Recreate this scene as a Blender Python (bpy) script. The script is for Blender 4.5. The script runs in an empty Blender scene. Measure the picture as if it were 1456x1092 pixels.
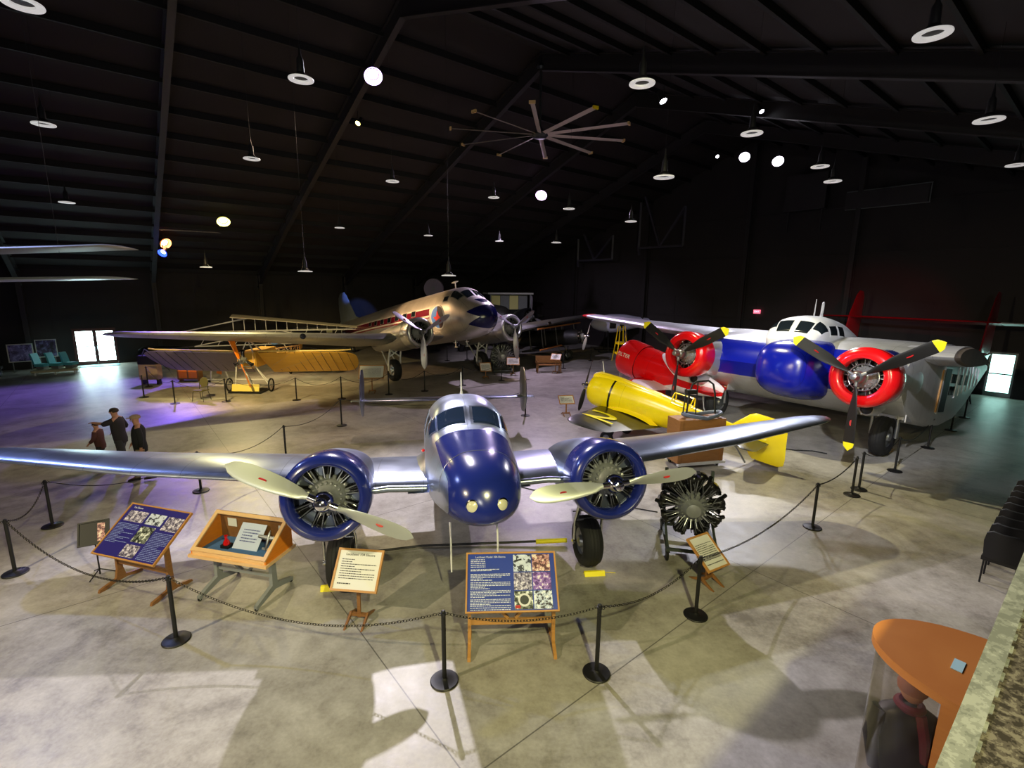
import bpy, bmesh, math, random
from mathutils import Vector, Matrix, Euler
random.seed(7)
PI = math.pi
C = bpy.context.scene.collection

# ------------------------------------------------------------------ camera
F = 700.0; CAMH = 4.9
pitch = math.atan(137/700.0); roll = math.radians(0.65)
fw = Vector((0, math.cos(pitch), -math.sin(pitch)))
up0 = Vector((0, math.sin(pitch), math.cos(pitch))); r0 = Vector((1, 0, 0))
rt = r0*math.cos(roll) + up0*math.sin(roll)
upv = -r0*math.sin(roll) + up0*math.cos(roll)
cam = bpy.data.cameras.new('camera'); camo = bpy.data.objects.new('camera', cam); C.objects.link(camo)
m = Matrix((rt, upv, -fw)).transposed().to_4x4(); m.translation = (0, 0, CAMH)
camo.matrix_world = m
cam.sensor_fit = 'HORIZONTAL'; cam.sensor_width = 36; cam.lens = 36*F/1456; cam.clip_start = 0.05; cam.clip_end = 300
bpy.context.scene.camera = camo
vs = bpy.context.scene.view_settings
vs.view_transform = 'Standard'; vs.look = 'None'; vs.gamma = 1; vs.use_curve_mapping = False; vs.exposure = 0.38

# hall frame: a runs along the left wall, b runs from the left wall into the hall
U = Vector((.776, .631, 0)); V = Vector((.631, -.776, 0)); D0 = Vector((-25.4, 29.9, 0))
HALL_YAW = math.atan2(.631, .776)
def W(a, b, z=0): return D0 + U*a + V*b + Vector((0, 0, z))
def G(x, y, z=0):          # photo direction -> point on a horizontal plane
    d = fw + rt*((x-728)/F) + upv*(-(y-546)/F)
    t = (z-CAMH)/d.z
    return Vector((d.x*t, d.y*t, z))

# ------------------------------------------------------------------ materials
def new_mat(name):
    mt = bpy.data.materials.new(name); mt.use_nodes = True
    return mt, mt.node_tree, mt.node_tree.nodes['Principled BSDF']
def lin(c):
    return tuple(((x/12.92) if x <= .04045 else ((x+.055)/1.055)**2.4) for x in c)
def mat(name, col, rough=.5, metal=0., coat=0., emit=None, es=0., var=0., scale=6., bump=0., trans=0., alpha=1., srgb=True):
    mt, nt, b = new_mat(name)
    c = lin(col) if srgb else col
    b.inputs['Base Color'].default_value = (*c, 1)
    b.inputs['Roughness'].default_value = rough; b.inputs['Metallic'].default_value = metal
    b.inputs['Coat Weight'].default_value = coat; b.inputs['Coat Roughness'].default_value = .08
    b.inputs['Transmission Weight'].default_value = trans; b.inputs['Alpha'].default_value = alpha
    if emit is not None:
        b.inputs['Emission Color'].default_value = (*emit, 1); b.inputs['Emission Strength'].default_value = es
    if var or bump:
        tc = nt.nodes.new('ShaderNodeTexCoord'); no = nt.nodes.new('ShaderNodeTexNoise')
        no.inputs['Scale'].default_value = scale; no.inputs['Detail'].default_value = 5
        nt.links.new(tc.outputs['Object'], no.inputs['Vector'])
        if var:
            mx = nt.nodes.new('ShaderNodeMix'); mx.data_type = 'RGBA'
            mx.inputs[6].default_value = (*[x*(1-var) for x in c], 1); mx.inputs[7].default_value = (*[min(1, x*(1+var)) for x in c], 1)
            nt.links.new(no.outputs['Fac'], mx.inputs[0]); nt.links.new(mx.outputs[2], b.inputs['Base Color'])
        if bump:
            bp = nt.nodes.new('ShaderNodeBump'); bp.inputs['Strength'].default_value = bump; bp.inputs['Distance'].default_value = .02
            nt.links.new(no.outputs['Fac'], bp.inputs['Height']); nt.links.new(bp.outputs['Normal'], b.inputs['Normal'])
    return mt
def N(nt, typ, **kw):
    n = nt.nodes.new('ShaderNode'+typ)
    for k, v in kw.items(): setattr(n, k, v)
    return n
def MATH(nt, op, a, b=None, c=None):
    n = nt.nodes.new('ShaderNodeMath'); n.operation = op
    for i, x in enumerate((a, b, c)):
        if x is None: continue
        if isinstance(x, (int, float)): n.inputs[i].default_value = x
        else: nt.links.new(x, n.inputs[i])
    return n.outputs[0]
def wood(name, c1, c2, rough=.45, scale=3.):
    mt, nt, b = new_mat(name)
    tc = N(nt, 'TexCoord'); mp = N(nt, 'Mapping'); mp.inputs['Scale'].default_value = (1.2, 1.2, 9)
    nt.links.new(tc.outputs['Object'], mp.inputs[0])
    no = N(nt, 'TexNoise'); no.inputs['Scale'].default_value = scale; no.inputs['Detail'].default_value = 6; no.inputs['Distortion'].default_value = 1.2
    nt.links.new(mp.outputs[0], no.inputs['Vector'])
    mx = N(nt, 'Mix', data_type='RGBA'); mx.inputs[6].default_value = (*lin(c1), 1); mx.inputs[7].default_value = (*lin(c2), 1)
    nt.links.new(no.outputs['Fac'], mx.inputs[0]); nt.links.new(mx.outputs[2], b.inputs['Base Color'])
    b.inputs['Roughness'].default_value = rough
    return mt
def glassmat(name, col=(1, 1, 1), rough=.03):
    mt, nt, b = new_mat(name)
    nt.nodes.remove(b); out = nt.nodes['Material Output']
    tr = N(nt, 'BsdfTransparent'); tr.inputs[0].default_value = (*col, 1)
    gl = N(nt, 'BsdfGlossy'); gl.inputs['Roughness'].default_value = rough
    fr = N(nt, 'Fresnel'); fr.inputs[0].default_value = 1.5
    ms = N(nt, 'MixShader'); ge = N(nt, 'NewGeometry'); nt.links.new(MATH(nt, 'MULTIPLY', fr.outputs[0], MATH(nt, 'SUBTRACT', 1., ge.outputs['Backfacing'])), ms.inputs[0]); nt.links.new(tr.outputs[0], ms.inputs[1]); nt.links.new(gl.outputs[0], ms.inputs[2])
    nt.links.new(ms.outputs[0], out.inputs[0])
    return mt
def skin_metal(name, col, rough=.32, metal=.85, pscale=1.4, masks=()):
    """sheet-metal aircraft skin with panel seams; masks = [(func(nt, x, y, z)->factor socket, colour, metal, rough)]"""
    mt, nt, b = new_mat(name)
    tc = N(nt, 'TexCoord'); sep = N(nt, 'SeparateXYZ'); nt.links.new(tc.outputs['Object'], sep.inputs[0])
    x, y, z = sep.outputs
    no = N(nt, 'TexNoise'); no.inputs['Scale'].default_value = 2.2; no.inputs['Detail'].default_value = 4
    nt.links.new(tc.outputs['Object'], no.inputs['Vector'])
    # seams: thin lines every pscale in x+y and y
    def seam(s, step, w):
        f = MATH(nt, 'FRACT', MATH(nt, 'DIVIDE', s, step)); d = MATH(nt, 'ABSOLUTE', MATH(nt, 'SUBTRACT', f, .5))
        return MATH(nt, 'GREATER_THAN', d, .5-w/step)
    sm = MATH(nt, 'MAXIMUM', seam(y, pscale*.42, .006), seam(x, pscale*.5, .006))
    c = lin(col)
    mx = N(nt, 'Mix', data_type='RGBA'); mx.inputs[6].default_value = (*[k*.8 for k in c], 1); mx.inputs[7].default_value = (*[min(1, k*1.12) for k in c], 1)
    nt.links.new(no.outputs['Fac'], mx.inputs[0])
    mx2 = N(nt, 'Mix', data_type='RGBA'); nt.links.new(MATH(nt, 'MULTIPLY', sm, .55), mx2.inputs[0]); nt.links.new(mx.outputs[2], mx2.inputs[6]); mx2.inputs[7].default_value = (*[k*.35 for k in c], 1)
    colo = mx2.outputs[2]; met = None; rg = MATH(nt, 'MULTIPLY_ADD', no.outputs['Fac'], .16, rough-.08); mval = metal
    for fn, mc, mm, mr in masks:
        f = fn(nt, x, y, z)
        q = N(nt, 'Mix', data_type='RGBA'); nt.links.new(f, q.inputs[0]); nt.links.new(colo, q.inputs[6]); q.inputs[7].default_value = (*lin(mc), 1); colo = q.outputs[2]
        q = N(nt, 'Mix', data_type='FLOAT'); nt.links.new(f, q.inputs[0])
        if met is None: q.inputs[2].default_value = metal
        else: nt.links.new(met, q.inputs[2])
        q.inputs[3].default_value = mm; met = q.outputs[0]
        q = N(nt, 'Mix', data_type='FLOAT'); nt.links.new(f, q.inputs[0]); nt.links.new(rg, q.inputs[2]); q.inputs[3].default_value = mr; rg = q.outputs[0]
    nt.links.new(colo, b.inputs['Base Color']); nt.links.new(rg, b.inputs['Roughness'])
    if met is None: b.inputs['Metallic'].default_value = metal
    else: nt.links.new(met, b.inputs['Metallic'])
    bp = N(nt, 'Bump'); bp.inputs['Strength'].default_value = .12; bp.inputs['Distance'].default_value = .03
    nt.links.new(no.outputs['Fac'], bp.inputs['Height']); nt.links.new(bp.outputs['Normal'], b.inputs['Normal'])
    return mt

M = {}
M['black'] = mat('black_paint', (.07, .07, .075), .5)
M['rubber'] = mat('black_rubber', (.09, .09, .095), .75, bump=.3, scale=40)
M['chrome'] = mat('polished_metal', (.88, .88, .9), .12, 1.)
M['steel'] = mat('brushed_steel', (.62, .63, .65), .35, .9, var=.15)
M['prop'] = mat('propeller_metal', (.80, .82, .80), .38, .55)
M['dsteel'] = mat('dark_steel', (.26, .27, .28), .4, .8, var=.3, scale=12)
M['cyl'] = mat('engine_black', (.11, .11, .11), .32, .5, coat=.4)
M['crank'] = mat('engine_grey', (.58, .59, .59), .38, .4, var=.2, scale=10)
M['gb'] = mat('grey_blade', (.66, .64, .70), .4, .4)
M['blue'] = mat('navy_paint', (.10, .15, .46), .25, .0, coat=.8)
M['oak'] = wood('oak', (.80, .60, .34), (.68, .46, .22))
M['pine'] = wood('pine', (.94, .80, .60), (.84, .66, .44))
M['dkwood'] = wood('brown_plywood', (.60, .42, .24), (.46, .30, .15))
M['orangewood'] = wood('varnished_orange_wood', (.95, .58, .14), (.82, .44, .08), .3)
M['white'] = mat('white_paint', (.86, .86, .86), .45)
M['paper'] = mat('paper', (.90, .90, .88), .6)
M['grey'] = mat('grey_paint', (.52, .54, .55), .5, var=.1)
M['yellow'] = mat('yellow_gloss_paint', (.98, .86, .06), .28, coat=.6, var=.04)
M['chock'] = mat('yellow_paint', (.98, .92, .10), .5)
M['red'] = mat('red_gloss_paint', (.86, .06, .08), .22, coat=.7)
M['glass'] = glassmat('clear_glass', (.96, .97, .97))
M['dglass'] = mat('dark_window_glass', (.10, .13, .16), .06, 0, coat=1.)
M['cable'] = mat('black_cable', (.08, .08, .08), .6)
M['skin'] = mat('skin', (.72, .52, .42), .6)
M['hair'] = mat('hair', (.20, .15, .12), .7)

# ------------------------------------------------------------------ mesh builder
class MB:
    def __init__(s): s.v = []; s.f = []; s.mi = []; s.cur = 0; s.T = Matrix()
    def add(s, vs, fs, T=None):
        o = len(s.v); T = s.T @ T if T is not None else s.T
        for p in vs: s.v.append(tuple(T @ Vector(p)))
        for f in fs: s.f.append(tuple(i+o for i in f)); s.mi.append(s.cur)
        return s
    def box(s, c, d, rot=None):
        x, y, z = (k/2 for k in d)
        T = Matrix.Translation(c)
        if rot is not None: T = T @ Euler(rot).to_matrix().to_4x4()
        vs = [(-x, -y, -z), (x, -y, -z), (x, y, -z), (-x, y, -z), (-x, -y, z), (x, -y, z), (x, y, z), (-x, y, z)]
        return s.add(vs, [(0, 3, 2, 1), (4, 5, 6, 7), (0, 1, 5, 4), (1, 2, 6, 5), (2, 3, 7, 6), (3, 0, 4, 7)], T)
    def beam(s, p, q, w, h=None):
        h = h or w; p = Vector(p); q = Vector(q); d = q-p; L = d.length
        R = d.to_track_quat('X', 'Z').to_matrix().to_4x4()
        T = Matrix.Translation((p+q)/2) @ R
        x, y, z = L/2, w/2, h/2
        vs = [(-x, -y, -z), (x, -y, -z), (x, y, -z), (-x, y, -z), (-x, -y, z), (x, -y, z), (x, y, z), (-x, y, z)]
        return s.add(vs, [(0, 3, 2, 1), (4, 5, 6, 7), (0, 1, 5, 4), (1, 2, 6, 5), (2, 3, 7, 6), (3, 0, 4, 7)], T)
    def loft(s, rings, c0=True, c1=True, closed=True, flip=False):
        n = len(rings[0]); vs = [p for r in rings for p in r]; fs = []
        for i in range(len(rings)-1):
            for j in range(n if closed else n-1):
                k = (j+1) % n
                q = (i*n+j, i*n+k, (i+1)*n+k, (i+1)*n+j)
                fs.append(q[::-1] if flip else q)
        if c0: q = tuple(range(n))[::-1]; fs.append(q[::-1] if flip else q)
        if c1: q = tuple((len(rings)-1)*n+j for j in range(n)); fs.append(q[::-1] if flip else q)
        return s.add(vs, fs)
    def lathe(s, prof, o=(0, 0, 0), ax=(0, 0, 1), n=24, c0=True, c1=True, ph=0, sx=1.):
        ax = Vector(ax).normalized(); R = ax.to_track_quat('Z', 'Y').to_matrix(); o = Vector(o)
        rings = []
        for r, h in prof:
            rings.append([o + R @ Vector((sx*r*math.cos(2*PI*k/n+ph), r*math.sin(2*PI*k/n+ph), h)) for k in range(n)])
        return s.loft(rings, c0, c1)
    def cyl(s, p, q, r, r2=None, n=12):
        p = Vector(p); q = Vector(q)
        return s.lathe([(r, 0), (r if r2 is None else r2, (q-p).length)], p, q-p, n)
    def tube(s, pts, r, n=8, caps=True):
        pts = [Vector(p) for p in pts]; rings = []
        up = None
        for i, p in enumerate(pts):
            a = pts[max(i-1, 0)]; b = pts[min(i+1, len(pts)-1)]; d = (b-a)
            if d.length < 1e-9: d = Vector((0, 0, 1))
            d.normalize()
            if up is None: up = d.orthogonal().normalized()
            else:
                up = up - d*up.dot(d)
                up = up.normalized() if up.length > 1e-6 else d.orthogonal().normalized()
            w = d.cross(up); rr = r[i] if isinstance(r, (list, tuple)) else r
            rings.append([p + up*rr*math.cos(2*PI*k/n) + w*rr*math.sin(2*PI*k/n) for k in range(n)])
        return s.loft(rings, caps, caps)
    def torus(s, o, ax, R, r, n=20, m_=8, a0=0, a1=2*PI, sx=1.):
        Q = Vector(ax).normalized().to_track_quat('Z', 'Y').to_matrix(); o = Vector(o)
        full = abs(a1-a0-2*PI) < 1e-6; cnt = n if full else n+1; rings = []
        for i in range(cnt):
            t = a0+(a1-a0)*i/n
            rings.append([o + Q @ Vector((sx*(R+r*math.cos(2*PI*k/m_))*math.cos(t), (R+r*math.cos(2*PI*k/m_))*math.sin(t), r*math.sin(2*PI*k/m_))) for k in range(m_)])
        if full: rings.append(rings[0]); return s.loft(rings, False, False)
        return s.loft(rings, True, True)
    def sphere(s, c, r, n=16, sc=(1, 1, 1)):
        c = Vector(c); rings = []
        for i in range(1, n//2):
            t = PI*i/(n//2)
            rings.append([c + Vector((r*sc[0]*math.sin(t)*math.cos(2*PI*k/n), r*sc[1]*math.sin(t)*math.sin(2*PI*k/n), -r*sc[2]*math.cos(t))) for k in range(n)])
        return s.loft(rings)
    def prism(s, pts, d, T=None):      # pts 3-D polygon, d extrusion vector
        n = len(pts); d = Vector(d); vs = [Vector(p) for p in pts]; vs += [p+d for p in vs]
        fs = [tuple(range(n))[::-1], tuple(range(n, 2*n))]+[(i, (i+1) % n, n+(i+1) % n, n+i) for i in range(n)]
        return s.add(vs, fs, T)
    def quad(s, a, b, c, d): return s.add([a, b, c, d], [(0, 1, 2, 3)])
    def mesh(s, name, mats, smooth=True, ang=38):
        me = bpy.data.meshes.new(name); me.from_pydata(s.v, [], s.f)
        for q in (mats if isinstance(mats, (list, tuple)) else [mats]): me.materials.append(q)
        me.polygons.foreach_set('material_index', s.mi)
        bm = bmesh.new(); bm.from_mesh(me); bmesh.ops.recalc_face_normals(bm, faces=bm.faces); bm.to_mesh(me); bm.free()
        if smooth:
            me.polygons.foreach_set('use_smooth', [True]*len(me.polygons))
            me.set_sharp_from_angle(angle=math.radians(ang))
        me.update(); return me
    def build(s, name, mats, parent=None, smooth=True, ang=38, loc=None, label=None):
        o = bpy.data.objects.new(name, s.mesh(name, mats, smooth, ang)); C.objects.link(o)
        if parent is not None: o.parent = parent
        if loc is not None: o.location = loc
        if label: o['label'] = label
        return o

def thing(name, label, cat, loc=(0, 0, 0), rot=(0, 0, 0), group=None):
    o = bpy.data.objects.new(name, None); o.empty_display_size = .2; C.objects.link(o)
    o.location = loc; o.rotation_euler = rot if isinstance(rot, (tuple, list)) else (0, 0, rot)
    return tag(o, label, cat, group)
def tag(o, label, cat, group=None, kind=None):
    if label: o['label'] = label
    if cat: o['category'] = cat
    if group: o['group'] = group
    if kind: o['kind'] = kind
    return o
def struct(o): o['kind'] = 'structure'; return o
def copy_tree(o, parent=None):
    c = o.copy(); C.objects.link(c)
    if parent is not None: c.parent = parent
    for ch in list(o.children): copy_tree(ch, c)
    return c
def text(body, size, mt, parent, name, T, depth=.002, align='CENTER'):
    cu = bpy.data.curves.new(name, 'FONT'); cu.body = body; cu.size = size; cu.extrude = depth; cu.align_x = align; cu.align_y = 'CENTER'
    tmp = bpy.data.objects.new(name, cu)
    me = bpy.data.meshes.new_from_object(tmp); me.name = name
    bpy.data.objects.remove(tmp)
    me.transform(T); me.materials.clear(); me.materials.append(mt)
    o = bpy.data.objects.new(name, me); C.objects.link(o)
    if parent is not None: o.parent = parent
    return o
def sgnpow(v, e): return math.copysign(abs(v)**e, v)

# ------------------------------------------------------------------ the hall
def floor_material():
    mt, nt, b = new_mat('polished_concrete')
    ge = N(nt, 'NewGeometry'); sep = N(nt, 'SeparateXYZ'); nt.links.new(ge.outputs['Position'], sep.inputs[0])
    x, y, z = sep.outputs
    av = MATH(nt, 'ADD', MATH(nt, 'MULTIPLY', MATH(nt, 'ADD', x, 25.4), .776), MATH(nt, 'MULTIPLY', MATH(nt, 'SUBTRACT', y, 29.9), .631))
    bv = MATH(nt, 'ADD', MATH(nt, 'MULTIPLY', MATH(nt, 'ADD', x, 25.4), .631), MATH(nt, 'MULTIPLY', MATH(nt, 'SUBTRACT', y, 29.9), -.776))
    def line(s, off, step, w):
        f = MATH(nt, 'FRACT', MATH(nt, 'DIVIDE', MATH(nt, 'SUBTRACT', s, off-step/2), step))
        return MATH(nt, 'LESS_THAN', MATH(nt, 'ABSOLUTE', MATH(nt, 'SUBTRACT', f, .5)), w/step)
    j = MATH(nt, 'MAXIMUM', line(av, 3.14, 6.1, .008), line(bv, 35.78, 6.1, .008))
    n1 = N(nt, 'TexNoise'); n1.inputs['Scale'].default_value = .55; n1.inputs['Detail'].default_value = 8; n1.inputs['Roughness'].default_value = .65; n1.inputs['Distortion'].default_value = .6
    n2 = N(nt, 'TexNoise'); n2.inputs['Scale'].default_value = 3.5; n2.inputs['Detail'].default_value = 7; n2.inputs['Roughness'].default_value = .7
    n3 = N(nt, 'TexNoise'); n3.inputs['Scale'].default_value = 22; n3.inputs['Detail'].default_value = 4
    for n in (n1, n2, n3): nt.links.new(ge.outputs['Position'], n.inputs['Vector'])
    mixv = MATH(nt, 'ADD', MATH(nt, 'MULTIPLY', n1.outputs['Fac'], .55), MATH(nt, 'ADD', MATH(nt, 'MULTIPLY', n2.outputs['Fac'], .33), MATH(nt, 'MULTIPLY', n3.outputs['Fac'], .12)))
    cr = N(nt, 'ValToRGB'); e = cr.color_ramp.elements
    e[0].position = .36; e[0].color = (.17, .155, .135, 1); e[1].position = .62; e[1].color = (.50, .48, .44, 1)
    k = cr.color_ramp.elements.new(.48); k.color = (.34, .32, .285, 1)
    nt.links.new(mixv, cr.inputs[0])
    # dark scattered stains
    vo = N(nt, 'TexVoronoi'); vo.inputs['Scale'].default_value = .55; vo.inputs['Randomness'].default_value = 1
    nt.links.new(ge.outputs['Position'], vo.inputs['Vector'])
    st = MATH(nt, 'LESS_THAN', MATH(nt, 'ADD', vo.outputs['Distance'], MATH(nt, 'MULTIPLY', n2.outputs['Fac'], .12)), .115)
    q1 = N(nt, 'Mix', data_type='RGBA'); nt.links.new(MATH(nt, 'MULTIPLY', st, .35), q1.inputs[0]); nt.links.new(cr.outputs[0], q1.inputs[6]); q1.inputs[7].default_value = (.10, .10, .095, 1)
    q = N(nt, 'Mix', data_type='RGBA'); nt.links.new(MATH(nt, 'MULTIPLY', j, .75), q.inputs[0]); nt.links.new(q1.outputs[2], q.inputs[6]); q.inputs[7].default_value = (.07, .065, .06, 1)
    nt.links.new(q.outputs[2], b.inputs['Base Color'])
    nt.links.new(MATH(nt, 'MULTIPLY_ADD', n2.outputs['Fac'], .30, .27), b.inputs['Roughness'])
    b.inputs['Specular IOR Level'].default_value = .55
    bp = N(nt, 'Bump'); bp.inputs['Strength'].default_value = .10; bp.inputs['Distance'].default_value = .02
    nt.links.new(n2.outputs['Fac'], bp.inputs['Height']); nt.links.new(bp.outputs['Normal'], b.inputs['Normal'])
    return mt
M['floor'] = floor_material()
M['wall'] = mat('dark_wall_panel', (.135, .115, .12), .7, var=.35, scale=.8)
M['roof'] = mat('dark_roof_insulation', (.125, .10, .10), .8, var=.5, scale=.9)
M['frame'] = mat('dark_frame_steel', (.15, .135, .145), .55)
M['purlin'] = mat('black_purlin', (.06, .055, .06), .7)

A0, A1, B1, RZ, RB, EZ = -15., 33.6, 46., 14.05, 23., 5.55
ER = 6.8
def roofz(b): return RZ-(RB-b)*(RZ-EZ)/23. if b < RB else RZ-(b-RB)*(RZ-ER)/23.
mb = MB(); mb.T = Matrix(); p = [W(A0-2, -1, 0), W(A1+1, -1, 0), W(A1+1, B1, 0), W(A0-2, B1, 0)]
mb.prism([v-Vector((0, 0, .2)) for v in p], (0, 0, .2)); struct(mb.build('floor', M['floor'], smooth=False))
# door openings: in wall_left a 0..2.0 (px 108-170) ; in wall_right b = 1.9.. etc
def wall_with_holes(name, pt, length, top, holes, thick):
    """pt(s, z, d) -> point; holes = [(s0, s1, z1)] from the floor up"""
    mb = MB(); hs = sorted(holes); s = length[0]
    def blk(s0, s1, z0, z1):
        mb.prism([pt(s0, z0, 0), pt(s1, z0, 0), pt(s1, z1, 0), pt(s0, z1, 0)], pt(0, 0, thick)-pt(0, 0, 0))
    for h0, h1, hz in hs:
        blk(s, h0, 0, top); blk(h0, h1, hz, top); s = h1
    blk(s, length[1], 0, top)
    return mb
LD = (-1.05, 1.0, 2.2)      # left door extent along a
mb = wall_with_holes('wall_left', lambda s, z, d: W(s, -d, z), (A0, A1), EZ+.25, [LD], .15)
for k in range(40):          # vertical ribs of the sheet wall
    a = A0+1.2*k
    if not (LD[0]-.1 < a < LD[1]+.1): mb.prism([W(a, 0, 0), W(a+.05, 0, 0), W(a+.05, 0, EZ), W(a, 0, EZ)], V*.02)
struct(mb.build('wall_left', M['wall'], smooth=False))
# gable wall: doors near b = 36
RD = [(35.35, 36.45, 2.2), (37.1, 38.3, 2.2)]
mb = MB()
def gz(b): return roofz(b)+.25
segs = [0, 6, 12, 18, RB, 28, RD[0][0], RD[0][1], RD[1][0], RD[1][1], 42, B1]
for i in range(len(segs)-1):
    b0, b1 = segs[i], segs[i+1]; z0 = 0
    for r in RD:
        if abs(b0-r[0]) < .01: z0 = r[2]
    mb.prism([W(A1, b0, z0), W(A1, b1, z0), W(A1, b1, gz(b1)), W(A1, b0, gz(b0))], U*.15)
for z in (1.2, 3.0, 4.4, 7.0, 9.5):      # girts
    mb.prism([W(A1-.02, .5, z), W(A1-.02, 35 if z < 2.3 else 45, z), W(A1-.02, 35 if z < 2.3 else 45, z+.07), W(A1-.02, .5, z+.07)], -U*.06)
for b in range(3, 46, 3):
    if b in (36,): continue
    mb.prism([W(A1, b, 0), W(A1, b+.04, 0), W(A1, b+.04, min(4.4, gz(b)-.4)), W(A1, b, min(4.4, gz(b)-.4))], -U*.03)
struct(mb.build('wall_right', M['wall'], smooth=False))
mb = MB()
for s in (-1, 1):
    e = RB+23*s
    mb.prism([W(A0, RB, RZ+.1), W(A1+.15, RB, RZ+.1), W(A1+.15, e, roofz(e)+.1), W(A0, e, roofz(e)+.1)], (0, 0, .12))
mb.cur = 1
for s in (-1, 1):
    for k in range(1, 16):
        b = RB+s*1.5*k; z = roofz(b)
        mb.prism([W(A0, b, z-.12), W(A0, b+.09, z-.12), W(A0, b+.09, z+.12), W(A0, b, z+.12)], U*(A1-A0))
struct(mb.build('ceiling', [M['roof'], M['purlin']], smooth=False))
# rigid frames
def frame(a, name, right_col=True):
    mb = MB()
    def gird(pts, depth, w=.22):       # I-section strip: web + flanges
        for i in range(len(pts)-1):
            (b0, z0, d0), (b1, z1, d1) = pts[i], pts[i+1]
            mb.prism([W(a-.02, b0, z0), W(a-.02, b1, z1), W(a-.02, b1, z1-d1), W(a-.02, b0, z0-d0)], U*.04)
            for dz0, dz1 in ((0, 0), (-d0, -d1)):
                mb.prism([W(a-w/2, b0, z0+dz0), W(a-w/2, b1, z1+dz1), W(a-w/2, b1, z1+dz1-.03), W(a-w/2, b0, z0+dz0-.03)], U*w)
    gird([(0.2, EZ, .8), (8, roofz(8), .55), (RB, RZ, .6)], 0)
    gird([(RB, RZ, .6), (38, roofz(38), .55), (45.8, ER, .8)], 0)
    for b0, dirn in ((0.05, 1), (45.95, -1)):
        if dirn < 0 and not right_col: continue
        EZ_ = EZ if dirn > 0 else ER
        for w0, w1 in ((0, .03), (.3, .33)):
            mb.prism([W(a-.11, b0+dirn*w0, 0), W(a-.11, b0+dirn*(w0+.03), 0), W(a-.11, b0+dirn*((.72 if w0 else 0)+.03), EZ_), W(a-.11, b0+dirn*(.72 if w0 else 0), EZ_)], U*.22)
        mb.prism([W(a-.02, b0, 0), W(a-.02, b0+dirn*.33, 0), W(a-.02, b0+dirn*.75, EZ_), W(a-.02, b0, EZ_)], U*.04)
    return struct(mb.build(name, M['frame'], smooth=False))
for i, a in enumerate((-9.0, -2.9, 3.2, 9.3, 15.35, 21.45, 27.5)): frame(a, 'trim_%d' % (i+1), a > 20 or a < -5)
# gable columns
for i, b in enumerate((8., 15.5, 23.2, 29.2)):
    mb = MB(); top = gz(b)-.4
    for o in (0, .34): mb.prism([W(A1-.5+o, b-.12, 0), W(A1-.5+o, b+.12, 0), W(A1-.5+o, b+.12, top), W(A1-.5+o, b-.12, top)], U*.03)
    mb.prism([W(A1-.5, b-.015, 0), W(A1-.5, b+.015, 0), W(A1-.5, b+.015, top), W(A1-.5, b-.015, top)], U*.35)
    struct(mb.build('trim_%d' % (i+8), M['frame'], smooth=False))

# doors with daylight behind their glass
M['day'] = mat('daylit_glass', (.9, 1, 1), .2, emit=(.72, 1.0, .97), es=12.0)
M['doorframe'] = mat('dark_red_door_frame', (.30, .13, .12), .5)
M['doorwhite'] = mat('pale_door_frame', (.62, .66, .66), .45)
M['daysoft'] = mat('daylit_glass_soft', (.85, 1, 1), .2, emit=(.50, .97, .86), es=3.0)
def door(name, P0, along, inward, w, h, leaves, fm, gm, mid):
    root = bpy.data.objects.new(name, None); C.objects.link(root); struct(root); root.location = P0
    mb = MB(); A = Vector(along); I = Vector(inward)
    def bx(s0, s1, z0, z1, d0, d1, mbx): mbx.prism([A*s0+I*d0+Vector((0, 0, z0)), A*s1+I*d0+Vector((0, 0, z0)), A*s1+I*d0+Vector((0, 0, z1)), A*s0+I*d0+Vector((0, 0, z1))], I*(d1-d0))
    bx(0, .06, 0, h, -.12, .03, mb); bx(w-.06, w, 0, h, -.12, .03, mb); bx(.06, w-.06, h-.06, h, -.12, .03, mb)
    fr = mb.build('door_frame', fm[0], root, smooth=False)
    lw = (w-.12)/leaves
    for k in range(leaves):
        s0 = .06+lw*k; s1 = s0+lw
        ml = MB(); st = .09
        bx(s0+.005, s0+st, 0.01, h-.07, -.08, -.03, ml); bx(s1-st, s1-.005, 0.01, h-.07, -.08, -.03, ml)
        bx(s0+st, s1-st, 0.01, .22, -.08, -.03, ml); bx(s0+st, s1-st, h-.17, h-.07, -.08, -.03, ml)
        bx(s0+st, s1-st, mid-.03, mid+.03, -.08, -.03, ml)
        lf = ml.build('door_leaf', fm[1], root, smooth=False)
        mg = MB(); bx(s0+st, s1-st, .22, mid-.03, -.06, -.05, mg); bx(s0+st, s1-st, mid+.03, h-.17, -.06, -.05, mg)
        mg.build('glass', gm, lf, smooth=False)
        mh = MB(); hs = s1-.05 if k == 0 else s0+.05
        mh.beam(A*hs+Vector((0, 0, .9)), A*hs+Vector((0, 0, 1.15)), .02); mh.build('door_handle', M['steel'], lf)
    return root
door('door_1', W(LD[0], 0, 0), U, V, LD[1]-LD[0], LD[2], 2, (M['doorframe'], M['doorframe']), M['day'], 1.12)
door('door_2', W(A1, RD[0][0], 0), V, -U, 1.1, 2.2, 1, (M['frame'], M['doorwhite']), M['daysoft'], 1.1)
door('door_3', W(A1, RD[1][0], 0), V, -U, 1.2, 2.2, 1, (M['frame'], M['doorwhite']), M['daysoft'], 1.1)
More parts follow.
